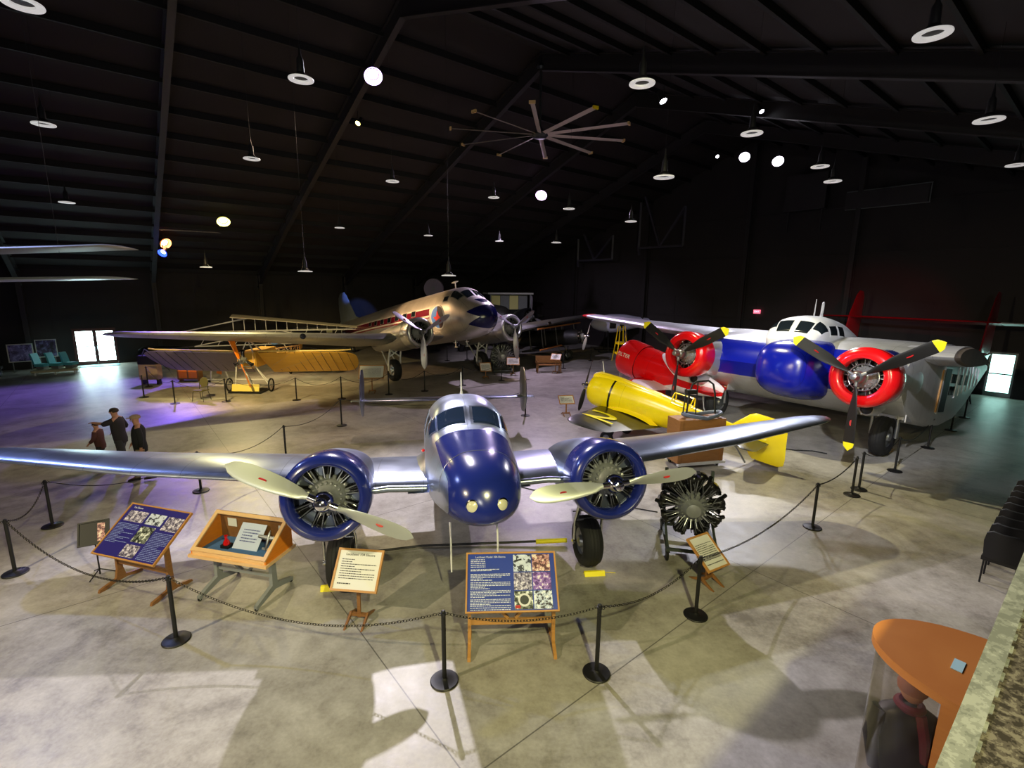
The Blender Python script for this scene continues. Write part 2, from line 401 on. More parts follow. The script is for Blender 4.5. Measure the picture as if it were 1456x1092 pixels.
# ------------------------------------------------------------------ aircraft kit  (local frame: x across, -y nose, z up)
def crom(keys, t):
    """keys: sorted rows (t, v1, v2...) -> interpolated values (monotone-ish Catmull-Rom)"""
    n = len(keys)
    if t <= keys[0][0]: return list(keys[0][1:])
    if t >= keys[-1][0]: return list(keys[-1][1:])
    i = max(k for k in range(n-1) if keys[k][0] <= t)
    h = keys[i+1][0]-keys[i][0]; s = (t-keys[i][0])/h; out = []
    for c in range(1, len(keys[0])):
        p0 = keys[i][c]; p1 = keys[i+1][c]; d = (p1-p0)/h
        def slope(j):
            if j == 0 or j == n-1:
                j2 = min(max(j, 0), n-2); return (keys[j2+1][c]-keys[j2][c])/(keys[j2+1][0]-keys[j2][0])
            a = (keys[j][c]-keys[j-1][c])/(keys[j][0]-keys[j-1][0]); b = (keys[j+1][c]-keys[j][c])/(keys[j+1][0]-keys[j][0])
            return 0 if a*b <= 0 else 2*a*b/(a+b)
        m0 = slope(i)*h; m1 = slope(i+1)*h
        out.append((2*s**3-3*s*s+1)*p0+(s**3-2*s*s+s)*m0+(-2*s**3+3*s*s)*p1+(s**3-s*s)*m1)
    return out
class Fus:
    """stations (y, zc, half width, half height up, half height down, exponent)"""
    def __init__(s, st, x0=0.): s.st = st; s.x0 = x0
    def pt(s, y, th, off=0.):
        zc, w, hu, hd, e = crom(s.st, y); k = 2./e
        c, n = math.cos(th), math.sin(th)
        p = Vector((s.x0+w*sgnpow(c, k), y, zc+(hu if n > 0 else hd)*sgnpow(n, k)))
        if off: p += Vector((c, 0, n))*off
        return p
    def build(s, mb, n=40, step=.15, ys=None):
        y0, y1 = s.st[0][0], s.st[-1][0]
        if ys is None:
            ys = [y0+(y1-y0)*i/max(2, int((y1-y0)/step)) for i in range(max(2, int((y1-y0)/step))+1)]
            ys += [y0+.02, y0+.06]; ys = sorted(set(ys))
        return mb.loft([[s.pt(y, 2*PI*k/n) for k in range(n)] for y in ys])
    def patch(s, mb, y0, y1, t0, t1, off=.008, ny=5, nt=6, y0b=None, y1b=None):
        """raised panel between stations y0..y1 and angles t0..t1 (y0b/y1b: the limits at t1)"""
        y0b = y0 if y0b is None else y0b; y1b = y1 if y1b is None else y1b; rows = []
        for i in range(ny+1):
            row = []
            for j in range(nt+1):
                u = j/nt; ya = y0+(y0b-y0)*u; yb = y1+(y1b-y1)*u
                row.append(s.pt(ya+(yb-ya)*i/ny, t0+(t1-t0)*u, off))
            rows.append(row)
        n = nt+1; vs = [p for r in rows for p in r]
        fs = [(i*n+j, i*n+j+1, (i+1)*n+j+1, (i+1)*n+j) for i in range(ny) for j in range(nt)]
        # give the panel a rim down to the skin
        rim = [(0, j) for j in range(n)]+[(i, n-1) for i in range(1, ny+1)]+[(ny, j) for j in range(n-2, -1, -1)]+[(i, 0) for i in range(ny-1, 0, -1)]
        base = len(vs)
        for i, j in rim:
            u = j/nt; ya = y0+(y0b-y0)*u; yb = y1+(y1b-y1)*u
            vs.append(s.pt(ya+(yb-ya)*i/ny, t0+(t1-t0)*u, -.02))
        L = len(rim)
        for k in range(L):
            a = rim[k]; b = rim[(k+1) % L]
            fs.append((a[0]*n+a[1], b[0]*n+b[1], base+(k+1) % L, base+k))
        return mb.add(vs, fs)
AF = [(0, 0), (.012, .22), (.05, .45), (.12, .66), (.25, .86), (.38, .95), (.55, .86), (.72, .62), (.88, .30), (1, .02)]
def airfoil(x, yle, z, chord, th, camb=.0, low=.55):
    top = [(s, h) for s, h in AF]; bot = [(s, -h*low) for s, h in AF[1:-1]][::-1]
    return [Vector((x, yle+s*chord, z+h*th+camb*math.sin(PI*s))) for s, h in top+bot]
def wing(mb, secs, nx=4):
    """secs rows: (x, y of leading edge, z, chord, thickness)"""
    rings = []
    for i in range(len(secs)-1):
        for k in range(nx):
            u = k/nx; rings.append(airfoil(*[a+(b-a)*u for a, b in zip(secs[i], secs[i+1])]))
    rings.append(airfoil(*secs[-1]))
    return mb.loft(rings)
def tip_secs(x, yle, z, chord, th, dx, dz=0., back=.45):
    """round a wing tip off over dx"""
    out = []
    for u in (0, .4, .7, .88, .97, 1.):
        k = math.sqrt(max(0, 1-u*u))*.97+.03
        out.append((x+dx*u, yle+chord*(1-k)*back, z+dz*u, chord*k, th*k))
    return out
def vfin(mb, secs, nx=3):
    """vertical surface; rows (z, y of leading edge, x, chord, thickness)"""
    rings = []
    def ring(z, yle, x, ch, th):
        top = [(s, h) for s, h in AF]; bot = [(s, -h) for s, h in AF[1:-1]][::-1]
        return [Vector((x+h*th, yle+s*ch, z)) for s, h in top+bot]
    for i in range(len(secs)-1):
        for k in range(nx): u = k/nx; rings.append(ring(*[a+(b-a)*u for a, b in zip(secs[i], secs[i+1])]))
    rings.append(ring(*secs[-1])); return mb.loft(rings)

def blade_mesh(R, cw, r0=.12, pit0=55, pit1=20, style='round', mats=None, tipc=None):
    """one propeller blade along +x; disc plane is xz, front is -y"""
    mb = MB(); rings = []; n = 14; K = 16
    for i in range(K+1):
        u = i/K; r = r0+(R-r0)*u
        if style == 'round': w = cw*(.28+.72*math.sin(PI*min(1, (u+.05)*.8))**.9) if u < .6 else cw*math.sqrt(max(.0, 1-((u-.6)/.4)**2.6))
        elif style == 'paddle': w = cw*(.35+.65*min(1, u/.4)**1.2) if u < .85 else cw*math.sqrt(max(0, 1-((u-.85)/.15)**2.2))
        else: w = cw*(.45+.55*min(1, u/.75)) if u < .9 else cw*(1-.25*((u-.9)/.1)**2)
        w = max(w, .012); t = .032*(1-u)+.007
        if u < .12: k = u/.12; w = .075*(1-k)+w*k; t = .036*(1-k)+t*k
        be = math.radians(pit0+(pit1-pit0)*u**.7)
        ring = []
        for j in range(n):
            a = 2*PI*j/n; cx = .5*w*math.cos(a); th = t*math.sin(a)*(1 if u < .12 else (.55+.45*math.cos(a)))
            ring.append((r, -cx*math.sin(be)-th*math.cos(be), cx*math.cos(be)-th*math.sin(be)))
        rings.append(ring)
    if tipc is None: mb.loft(rings)
    else:
        q = int(K*.93)
        mb.loft(rings[:q+1], True, False); mb.cur = 1; mb.loft(rings[q:], False, True)
    return mb
M['mark'] = mat('red_decal', (.72, .08, .10), .5)
def propeller(parent, loc, nb, R, cw, phase, hubmat, blademat, style='round', tip=None, hub_r=.13, cone=.16, axis_tilt=0, mark=True, pit=(55, 20), bandmat=None):
    root = bpy.data.objects.new('propeller', None); root.empty_display_size = .1; C.objects.link(root)
    root.parent = parent; root.location = loc
    mb = MB()
    mb.lathe([(hub_r*.95, .20), (hub_r, .12), (hub_r*1.05, .02), (hub_r*.8, -.05), (hub_r*.62, -.07), (hub_r*.62, -cone*.7), (hub_r*.5, -cone), (hub_r*.2, -cone-.02)], (0, 0, 0), (0, 1, 0), 24)
    for k in range(nb):
        a = phase+2*PI*k/nb; d = Vector((math.cos(a), 0, math.sin(a)))
        mb.cyl(d*hub_r*.5, d*(hub_r*1.55), .058, .050, 16)
    mb.build('hub', hubmat, root)
    me = None
    for k in range(nb):
        a = phase+2*PI*k/nb
        if me is None:
            me = blade_mesh(R, cw, hub_r*1.3, pit[0], pit[1], style, tipc=tip).mesh('blade', [blademat, tip] if tip else blademat)
            mm = MB(); n = 20
            pr = R*.62; be = math.radians(pit[0]+(pit[1]-pit[0])*.62**.7)
            for sgn in (-1,):
                mm.T = Matrix.Translation((pr, -.017, 0)) @ Matrix.Rotation(-be, 4, 'X')
                mm.add([(.055*R/1.37*math.cos(2*PI*j/n), yy, .022*R/1.37*math.sin(2*PI*j/n)) for yy in (-.006, .004) for j in range(n)],
                       [tuple(range(n)), tuple(range(n, 2*n))[::-1]]+[(j, (j+1) % n, n+(j+1) % n, n+j) for j in range(n)])
            mme = mm.mesh('maker_mark', M['mark']) if mark else None
        o = bpy.data.objects.new('blade', me); C.objects.link(o); o.parent = root; o.rotation_euler = (0, -a, 0)
        if mark:
            # the mark belongs to the blade's own face: join by a second mesh under the propeller
            q = bpy.data.objects.new('maker_mark', mme); C.objects.link(q); q.parent = root; q.rotation_euler = (0, -a, 0)
    return root
def cyl_mesh(r0, r1, rad, rod=True):
    """one air-cooled cylinder standing on +z from r0 to r1"""
    mb = MB(); prof = [(rad*.8, r0)]; h = r0+.02; fins = 9; L = (r1-r0)*.62; st = L/fins
    for i in range(fins): prof += [(rad*.86, h), (rad, h+st*.25), (rad, h+st*.5), (rad*.86, h+st*.75)]; h += st
    prof += [(rad*1.02, h), (rad*1.08, h+(r1-h)*.3), (rad*.9, r1-.03), (rad*.5, r1)]
    mb.lathe(prof, n=14)
    for sx in (-1, 1):
        mb.box((sx*rad*.75, -.01, r1-.06), (rad*.75, rad*1.7, .085), (0, sx*.45, 0))
        mb.lathe([(.03, -rad*1.05), (.035, -rad*.9), (.03, -rad*.8)], (sx*rad*.8, 0, r1-.05), (0, 1, 0), 8)
    if rod:
        mb.cur = 1
        for sx in (-1, 1): mb.cyl((sx*rad*.32, -rad*1.25, r0-.02), (sx*rad*.78, -rad*1.0, r1-.07), .011, n=6)
        mb.tube([(0, -rad*1.0, r0+.02), (rad*.2, -rad*1.35, r0+(r1-r0)*.4), (rad*.25, -rad*1.1, r1-.1)], .006, 5)
    return mb
def radial(parent, loc, ncyl, rc, rcyl, rout, depth=.35, dome=True, name='engine', rows=1, crank=None):
    root = bpy.data.objects.new(name, None); root.empty_display_size = .1; C.objects.link(root); root.parent = parent; root.location = loc
    crank = crank or M['crank']
    mb = MB()
    mb.lathe([(rc*.25, -.30), (rc*.5, -.28), (rc*.62, -.20), (rc*.9, -.14), (rc*1.0, -.10), (rc*1.02, depth*.3), (rc*.98, depth*.6+.1*(rows-1)), (rc*.6, depth+.15*(rows-1))], (0, 0, 0), (0, 1, 0), 36)
    for k in range(ncyl*2):
        a = 2*PI*(k+.5)/(ncyl*2); d = Vector((math.cos(a), 0, math.sin(a)))
        mb.lathe([(.022, 0), (.022, .03), (.012, .045)], d*rc*.80+Vector((0, -.15, 0)), (0, -1, 0), 8)
        mb.lathe([(.03, 0), (.028, .05), (.014, .06)], d*rc*.98+Vector((0, -.05, 0)), d+Vector((0, -.3, 0)), 8)
    mb.build('crankcase', crank, root)
    me = cyl_mesh(rc*.95, rout, rcyl).mesh('cylinder', [M['cyl'], M['steel']])
    for rw in range(rows):
        for k in range(ncyl):
            a = 2*PI*(k+.5*rw)/ncyl
            o = bpy.data.objects.new('cylinder', me); C.objects.link(o); o.parent = root
            o.location = (0, .02+.24*rw, 0); o.rotation_euler = (0, a, 0)
    return root
def wheel(parent, loc, r, w, name='wheel', hubmat=None, tyre=None):
    root = bpy.data.objects.new(name, None); C.objects.link(root); root.empty_display_size = .1; root.parent = parent; root.location = loc
    mb = MB(); h = w/2
    mb.lathe([(r*.52, -h*.75), (r*.62, -h*.95), (r*.78, -h), (r*.90, -h*.85), (r*.975, -h*.5), (r*.995, -h*.42), (r*.985, -h*.38), (r, -h*.15), (r*.988, -h*.1), (r*.988, h*.1), (r, h*.15), (r*.985, h*.38), (r*.995, h*.42), (r*.975, h*.5), (r*.90, h*.85), (r*.78, h), (r*.62, h*.95), (r*.52, h*.75)], (0, 0, 0), (1, 0, 0), 36, False, False)
    mb.build('tyre', tyre or M['rubber'], root)
    mb = MB(); mb.lathe([(r*.12, -h*.95), (r*.2, -h*.9), (r*.25, -h*.6), (r*.45, -h*.55), (r*.54, -h*.78), (r*.55, -h*.7), (r*.55, h*.7), (r*.54, h*.78), (r*.45, h*.55), (r*.25, h*.6), (r*.2, h*.9), (r*.12, h*.95)], (0, 0, 0), (1, 0, 0), 24)
    mb.build('hub', hubmat or M['steel'], root)
    return root
def cowl_prof(r, rin, L, lip=.12):
    """closed ring section: front lip at y=0, skin back to y=L"""
    return [(rin*.98, lip*1.4), (rin, lip*.6), (rin+.02, lip*.18), (rin+(r-rin)*.35, 0.), (rin+(r-rin)*.7, lip*.22), (r*.985, lip*.8), (r, lip*1.8), (r, L*.75), (r*.97, L), (r*.94, L*.98), (r*.95, L*.7), (rin*1.02, lip*2.5), (rin*.98, lip*1.4)]

# ------------------------------------------------------------------ polished twin-engined airliner in the middle
EL_P = math.radians(9)
def blue_nose(nt, x, y, z):
    # painted area: in front of the windshield, between two side lines that flare towards the windshield
    ax = MATH(nt, 'ABSOLUTE', MATH(nt, 'SUBTRACT', x, .06))
    lim = MATH(nt, 'ADD', .49, MATH(nt, 'MULTIPLY', MATH(nt, 'MAXIMUM', MATH(nt, 'SUBTRACT', z, 2.10), 0), .45))
    f = MATH(nt, 'LESS_THAN', ax, lim)
    f = MATH(nt, 'MULTIPLY', f, MATH(nt, 'LESS_THAN', y, -.34))
    f2 = MATH(nt, 'MULTIPLY', f, MATH(nt, 'GREATER_THAN', z, 1.2))
    return f2
M['elskin'] = skin_metal('polished_aluminium_skin', (.62, .66, .74), .32, .96, 1.5)
M['elfus'] = skin_metal('aluminium_and_navy_fuselage', (.70, .74, .82), .33, .96, 1.5, [(blue_nose, (.10, .15, .46), 0., .22)])
M['elglass'] = mat('blue_tinted_windshield', (.16, .22, .34), .10, .2, coat=1.)
el = thing('twin_engine_airliner', 'polished aluminium twin-engine airliner with navy nose and engine rings, two-blade propellers', 'airplane', (-.70, 7.78, 0), (-EL_P, 0, math.radians(10.4)))
ef = Fus([(-2.42, 1.80, .02, .02, .02, 2), (-2.39, 1.82, .16, .15, .15, 2), (-2.3, 1.85, .32, .29, .25, 2.1), (-2.05, 1.87, .48, .45, .37, 2.2), (-1.6, 1.88, .58, .56, .46, 2.4), (-1.0, 1.88, .665, .61, .58, 2.5),
          (-.45, 1.88, .72, .67, .70, 2.6), (-.12, 1.88, .755, .75, .76, 2.7), (.0, 1.88, .76, .82, .78, 2.75), (.28, 1.90, .76, 1.02, .83, 2.8), (.6, 1.92, .76, 1.10, .87, 2.8), (1.3, 1.95, .77, 1.11, .91, 2.8), (2.5, 1.97, .77, 1.01, .92, 2.6),
          (4.2, 2.0, .70, .84, .80, 2.4), (6.2, 2.12, .46, .60, .50, 2.2), (8.0, 2.30, .22, .32, .24, 2), (9.1, 2.45, .06, .12, .08, 2)], .04)
mb = MB(); ef.build(mb, 56, .1); mb.build('fuselage', M['elfus'], el, ang=60)
# nose seam ring
mb = MB(); mb.tube([ef.pt(-1.62, PI*k/20, .002) for k in range(0, 21)], .004, 5); mb.build('nose_seam', M['steel'], el)
# windshield panes and side windows
def win(y0, y1, t0, t1, y0b=None, y1b=None, fu=ef, par=el, mt='elglass', nm='window', fm='elskin', fr=.02):
    mb = MB(); d = math.copysign(fr, t1-t0)
    fu.patch(mb, y0-.035, y1+.035, t0-d*1.6, t1+d*1.6, .006, y0b=None if y0b is None else y0b-.035, y1b=None if y1b is None else y1b+.035)
    f = mb.build(nm+'_frame', M[fm], par, ang=60)
    mb = MB(); fu.patch(mb, y0, y1, t0, t1, .012, y0b=y0b, y1b=y1b); return mb.build(nm, M[mt], f, ang=60)
R_ = math.radians
win(-.09, .23, R_(92.2), R_(127)); win(-.09, .23, R_(87.8), R_(53))
win(-.03, .27, R_(132), R_(148), .08, .38); win(-.03, .27, R_(48), R_(32), .08, .38)
for s in (0, 1):
    win(.50, .84, PI-R_(38) if not s else R_(38), PI-R_(18) if not s else R_(18))
    for k in range(4): win(1.35+.85*k, 1.8+.85*k, PI-R_(36) if not s else R_(36), PI-R_(16) if not s else R_(16))
# landing lights
for sx in (-1, 1):
    c = Vector((.04+sx*.18, -2.345, 1.85)); ax = Vector((sx*.30, -1, -.10)).normalized()
    mb = MB(); mb.lathe([(.10, -.08), (.105, .005), (.085, .02), (.08, .01)], c, ax, 24); l = mb.build('landing_light', M['chrome'], el)
    mb = MB(); mb.lathe([(.085, .010), (.07, .03), (.04, .042), (.01, .046)], c, ax, 24); mb.build('lens', mat('lamp_lens', (.85, .84, .70), .15, .1, coat=1., bump=.3, scale=30), l)
# antenna mast, pitot tubes under the nose
mb = MB(); mb.lathe([(.05, 0), (.035, .05), (.02, .12), (.010, .46), (.005, .50)], (0.04, 1.55, 3.0), (0, .05, 1), 10); mb.build('antenna_mast', M['white'], el)
for sx in (-1, 1):
    mb = MB(); x = sx*.36
    mb.tube([(x, -.9, 1.22), (x-.0, -.95, 1.12), (x, -1.0, 1.02), (x, -1.0, .62), (x-sx*.0, -1.05, .50)], [.02, .018, .015, .014, .012], 8)
    mb.build('pitot_mast', M['white'], el)
mb = MB(); mb.sphere((-.745, .0, 2.2), .03, 8); mb.build('marker_lamp', M['red'], el)
# wing centre section and outer panels
for sx in (-1, 1):
    mb = MB()
    wing(mb, [(sx*.4, -.50, 1.68, 2.75, .25), (sx*2.75, -.48, 1.72, 2.7, .25)], 3); mb.build('wing_centre_section', M['elskin'], el)
    mb = MB()
    s = [(sx*2.6, -.30, 1.82, 2.5, .23), (sx*5.3, .12, 2.02, 1.85, .18)] + tip_secs(sx*7.45, .62, 2.24, 1.2, .11, sx*.68, .09)
    wing(mb, s, 4); mb.build('outer_wing', M['elskin'], el)
    mb = MB(); # wing root fillet
    rings = []
    for u in (0, .35, .7, 1):
        rings.append([ (sx*(.66+.34*u), -.62+.12*u+ (2.85-.2*u)*t, 1.60+ .30*math.sin(PI*min(1,t*1.15+.02))**.8*(1-u)**1.5 + .27*math.sin(PI*t)**.7*.9) for t in [i/10 for i in range(11)]])
    mb.loft(rings, False, False, closed=False); mb.build('wing_fillet', M['elskin'], el, ang=80)
# engines
for sx in (-1, 1):
    X = sx*2.1
    nb_ = Fus([(-.95, 1.80, .565, .565, .565, 2), (-.5, 1.80, .57, .57, .58, 2), (0, 1.78, .55, .52, .62, 2.1), (.9, 1.72, .46, .40, .56, 2.2), (1.9, 1.62, .26, .22, .36, 2.1), (2.6, 1.55, .05, .06, .08, 2)], X)
    mb = MB(); nb_.build(mb, 36, .15); mb.build('nacelle', M['elskin'], el, ang=60)
    mb = MB(); mb.lathe(cowl_prof(.625, .455, .62, .12), (X, -1.36, 1.80), (0, 1, 0), 56, False, False); mb.build('engine_ring', M['blue'], el, ang=50)
    radial(el, (X, -1.02, 1.80), 9, .25, .085, .54)
    mb = MB(); mb.lathe([(.53, 0), (.53, .02)], (X, -.90, 1.80), (0, 1, 0), 32); mb.build('baffle', M['black'], el)
    propeller(el, (X, -1.48, 1.80), 2, 1.33, .27, R_(154) if sx < 0 else R_(185), M['chrome'], M['prop'], hub_r=.135, cone=.17, pit=(48, 20))
    # pale leading-edge tube between engine and body
    mb = MB(); mb.tube([(X-sx*.52, -.56, 1.69), (X-sx*.8, -.50, 1.695), (sx*.70, -.50, 1.67)], [.05, .055, .055], 12); mb.build('leading_edge_tube', M['elskin'], el)
# landing gear (wheels rest on the floor)
def onfloor(x, y, z, p=EL_P): return (x, y*math.cos(p)-z*math.sin(p), z*math.cos(p)+y*math.sin(p))
for sx in (-1, 1):
    X = sx*2.12; r = .45
    w = wheel(el, onfloor(X, 0, r), r, .36); 
    for o in (-.25, .25):
        mb = MB(); mb.tube([onfloor(X+o, 0, r), onfloor(X+o, -.02, .86), onfloor(X+o*.8, -.12, 1.28)], [.022, .026, .03], 10)
        mb.lathe([(.05, -.03), (.05, .03)], onfloor(X+o, 0, r), (1, 0, 0), 12)
        mb.build('landing_gear_strut', M['chrome'], el)
    mb = MB(); mb.cyl(onfloor(X-.22, -.02, .88), onfloor(X+.22, -.02, .88), .022); mb.beam(onfloor(X-.2, 0, .9), onfloor(X+.2, .55, 1.2), .03); mb.beam(onfloor(X+.2, 0, .9), onfloor(X-.2, .55, 1.2), .03); mb.build('gear_brace', M['steel'], el)
    mb = MB(); mb.box(onfloor(X, .02, 1.02), (.36, .7, .02), (-.3, 0, 0)); mb.build('mudguard', M['dsteel'], el)
# tail: plane, twin fins and rudders
mb = MB()
for sx in (-1, 1): wing(mb, [(0, 7.75, 2.52, 1.35, .09), (sx*2.7, 7.95, 2.52, 1.0, .07), (sx*3.05, 8.15, 2.52, .7, .04)], 3)
mb.build('tailplane', M['elskin'], el)
for sx in (-1, 1):
    mb = MB(); x = sx*2.72
    vfin(mb, [(2.0, 8.35, x, .45, .02), (2.12, 8.1, x, .85, .04), (2.5, 7.85, x, 1.25, .06), (3.0, 7.9, x, 1.2, .055), (3.35, 8.05, x, .95, .04), (3.55, 8.25, x, .55, .02)])
    mb.build('tail_fin', M['elskin'], el)
    mb = MB(); mb.lathe([(.01, 0), (.022, .05), (.01, .10)], (x+sx*.28, 7.9, 2.52), (0, 1, 0), 8); mb.build('balance_weight', M['steel'], el)
wheel(el, onfloor(0, 8.3, .16), .16, .10, 'tail_wheel')
mb = MB(); mb.tube([onfloor(.09, 8.3, .16), onfloor(.09, 8.2, .5), onfloor(0, 8.0, 1.1)], .025); mb.build('tail_wheel_strut', M['steel'], el)
# ------------------------------------------------------------------ large silver airliner at the back (nose toward the camera)
DP = math.radians(9.5)
def dc_stripe(nt, x, y, z):     # crimson band along the windows
    zz = MATH(nt, 'SUBTRACT', z, MATH(nt, 'MULTIPLY_ADD', y, .012, 3.42))
    f = MATH(nt, 'LESS_THAN', MATH(nt, 'ABSOLUTE', zz), .17)
    return MATH(nt, 'MULTIPLY', f, MATH(nt, 'GREATER_THAN', y, -1.5))
def dc_line(off, w):
    def fn(nt, x, y, z):
        zz = MATH(nt, 'SUBTRACT', z, MATH(nt, 'MULTIPLY_ADD', y, .012, 3.42+off))
        return MATH(nt, 'MULTIPLY', MATH(nt, 'LESS_THAN', MATH(nt, 'ABSOLUTE', zz), w), MATH(nt, 'GREATER_THAN', y, -1.5))
    return fn
def dc_nose(nt, x, y, z):       # dark blue pointed flash on the nose
    t = MATH(nt, 'ABSOLUTE', MATH(nt, 'SUBTRACT', z, 2.75))
    edge = MATH(nt, 'MULTIPLY_ADD', MATH(nt, 'PINGPONG', MATH(nt, 'ADD', t, .0), .30), 2.0, -5.0)
    return MATH(nt, 'LESS_THAN', y, edge)
M['dcskin'] = skin_metal('silver_airliner_skin', (.84, .82, .80), .38, .75, 1.6, [(dc_line(.21, .03), (.9, .88, .86), 0, .3), (dc_line(-.21, .03), (.9, .88, .86), 0, .3), (dc_line(-.30, .03), (.55, .06, .14), 0, .3), (dc_stripe, (.42, .06, .16), 0., .25), (dc_nose, (.06, .07, .30), 0., .2)])
M['dcwing'] = skin_metal('silver_wing_skin', (.66, .66, .66), .42, .8, 2.)
dc = thing('large_airliner', 'big silver airliner with crimson stripe, blue nose flash and three-blade propellers', 'airplane', (-4.02, 27.3, 0), (-DP, 0, math.radians(40)))
df = Fus([(-5.25, 2.75, .03, .03, .03, 2), (-5.15, 2.75, .32, .32, .32, 2), (-4.9, 2.78, .62, .60, .62, 2), (-4.45, 2.85, .90, .84, .92, 2.05), (-4.1, 2.90, 1.0, .96, 1.05, 2.1), (-3.65, 2.96, 1.1, 1.26, 1.16, 2.15), (-3.3, 3.02, 1.16, 1.40, 1.24, 2.15),
          (-2.0, 3.05, 1.22, 1.44, 1.28, 2.1), (0, 3.06, 1.24, 1.44, 1.3, 2.1), (4, 3.08, 1.24, 1.42, 1.28, 2.1), (7, 3.2, 1.05, 1.25, 1.02, 2.1), (10, 3.5, .72, .92, .62, 2), (13, 3.9, .3, .5, .28, 2), (14.3, 4.1, .05, .15, .1, 2)])
mb = MB(); df.build(mb, 44, .25); mb.build('fuselage', M['dcskin'], dc, ang=60)
win(-4.08, -3.62, R_(93), R_(118), fu=df, par=dc, mt='dglass', fm='dcwing', fr=.02); win(-4.08, -3.62, R_(87), R_(62), fu=df, par=dc, mt='dglass', fm='dcwing')
win(-3.86, -3.2, R_(122), R_(141), -3.76, -3.25, fu=df, par=dc, mt='dglass', fm='dcwing'); win(-3.86, -3.2, R_(58), R_(39), -3.76, -3.25, fu=df, par=dc, mt='dglass', fm='dcwing')
win(-3.08, -2.7, R_(139), R_(150), fu=df, par=dc, mt='dglass', fm='dcwing')
for k in range(7): win(.0+1.0*k, .42+1.0*k, R_(169), R_(158), fu=df, par=dc, mt='dglass', fm='dcwing', fr=.01)
# round emblem of a red bird on the side facing left of the picture
mb = MB(); cy, cz, rr = -2.3, 3.05, .62
def dc_side(y, z, off):
    zc, w_, hu, hd, e = crom(df.st, y); h = hu if z > zc else hd
    return Vector((-(w_*max(.02, 1-abs((z-zc)/h)**e)**(1/e)+off), y, z))
def disc(mb, cy, cz, r, off, n=32, poly=None):
    pts = poly or [(cy+r*math.cos(2*PI*k/n), cz+r*math.sin(2*PI*k/n)) for k in range(n)]
    vs = [dc_side(cy, cz, off)]+[dc_side(y, z, off) for y, z in pts]+[dc_side(y, z, off-.02) for y, z in pts]; L = len(pts)
    mb.add(vs, [(0, k+1, (k+1) % L+1) for k in range(L)]+[(k+1, L+k+1, L+(k+1) % L+1, (k+1) % L+1) for k in range(L)])
disc(mb, cy, cz, rr, .03); eb = mb.build('round_emblem', M['white'], dc, label='round emblem with a red bird')
mb = MB(); disc(mb, cy, cz, rr*.9, .036, poly=[(cy+rr*.9*math.cos(a), cz+rr*.9*math.sin(a)) for a in [PI/2-PI*k/14 for k in range(15)]]); mb.build('emblem_sky', mat('emblem_blue', (.30, .50, .85), .4), eb)
mb = MB(); disc(mb, cy, cz, rr*.9, .042, poly=[(cy+rr*.9*math.cos(a), cz+rr*.9*math.sin(a)) for a in [-PI/2-PI*k/14 for k in range(15)]]); mb.build('emblem_dark_half', mat('emblem_dark', (.20, .12, .16), .4), eb)
mb = MB(); disc(mb, cy, cz-.1, rr*.6, .048, poly=[(cy-.18, cz+.05), (cy-.02, cz+.33), (cy+.06, cz+.05), (cy+.34, cz+.02), (cy+.14, cz-.12), (cy+.26, cz-.34), (cy+.02, cz-.22), (cy-.2, cz-.36), (cy-.13, cz-.12), (cy-.32, cz-.05)]); mb.build('emblem_bird', mat('emblem_red', (.85, .20, .10), .4), eb)
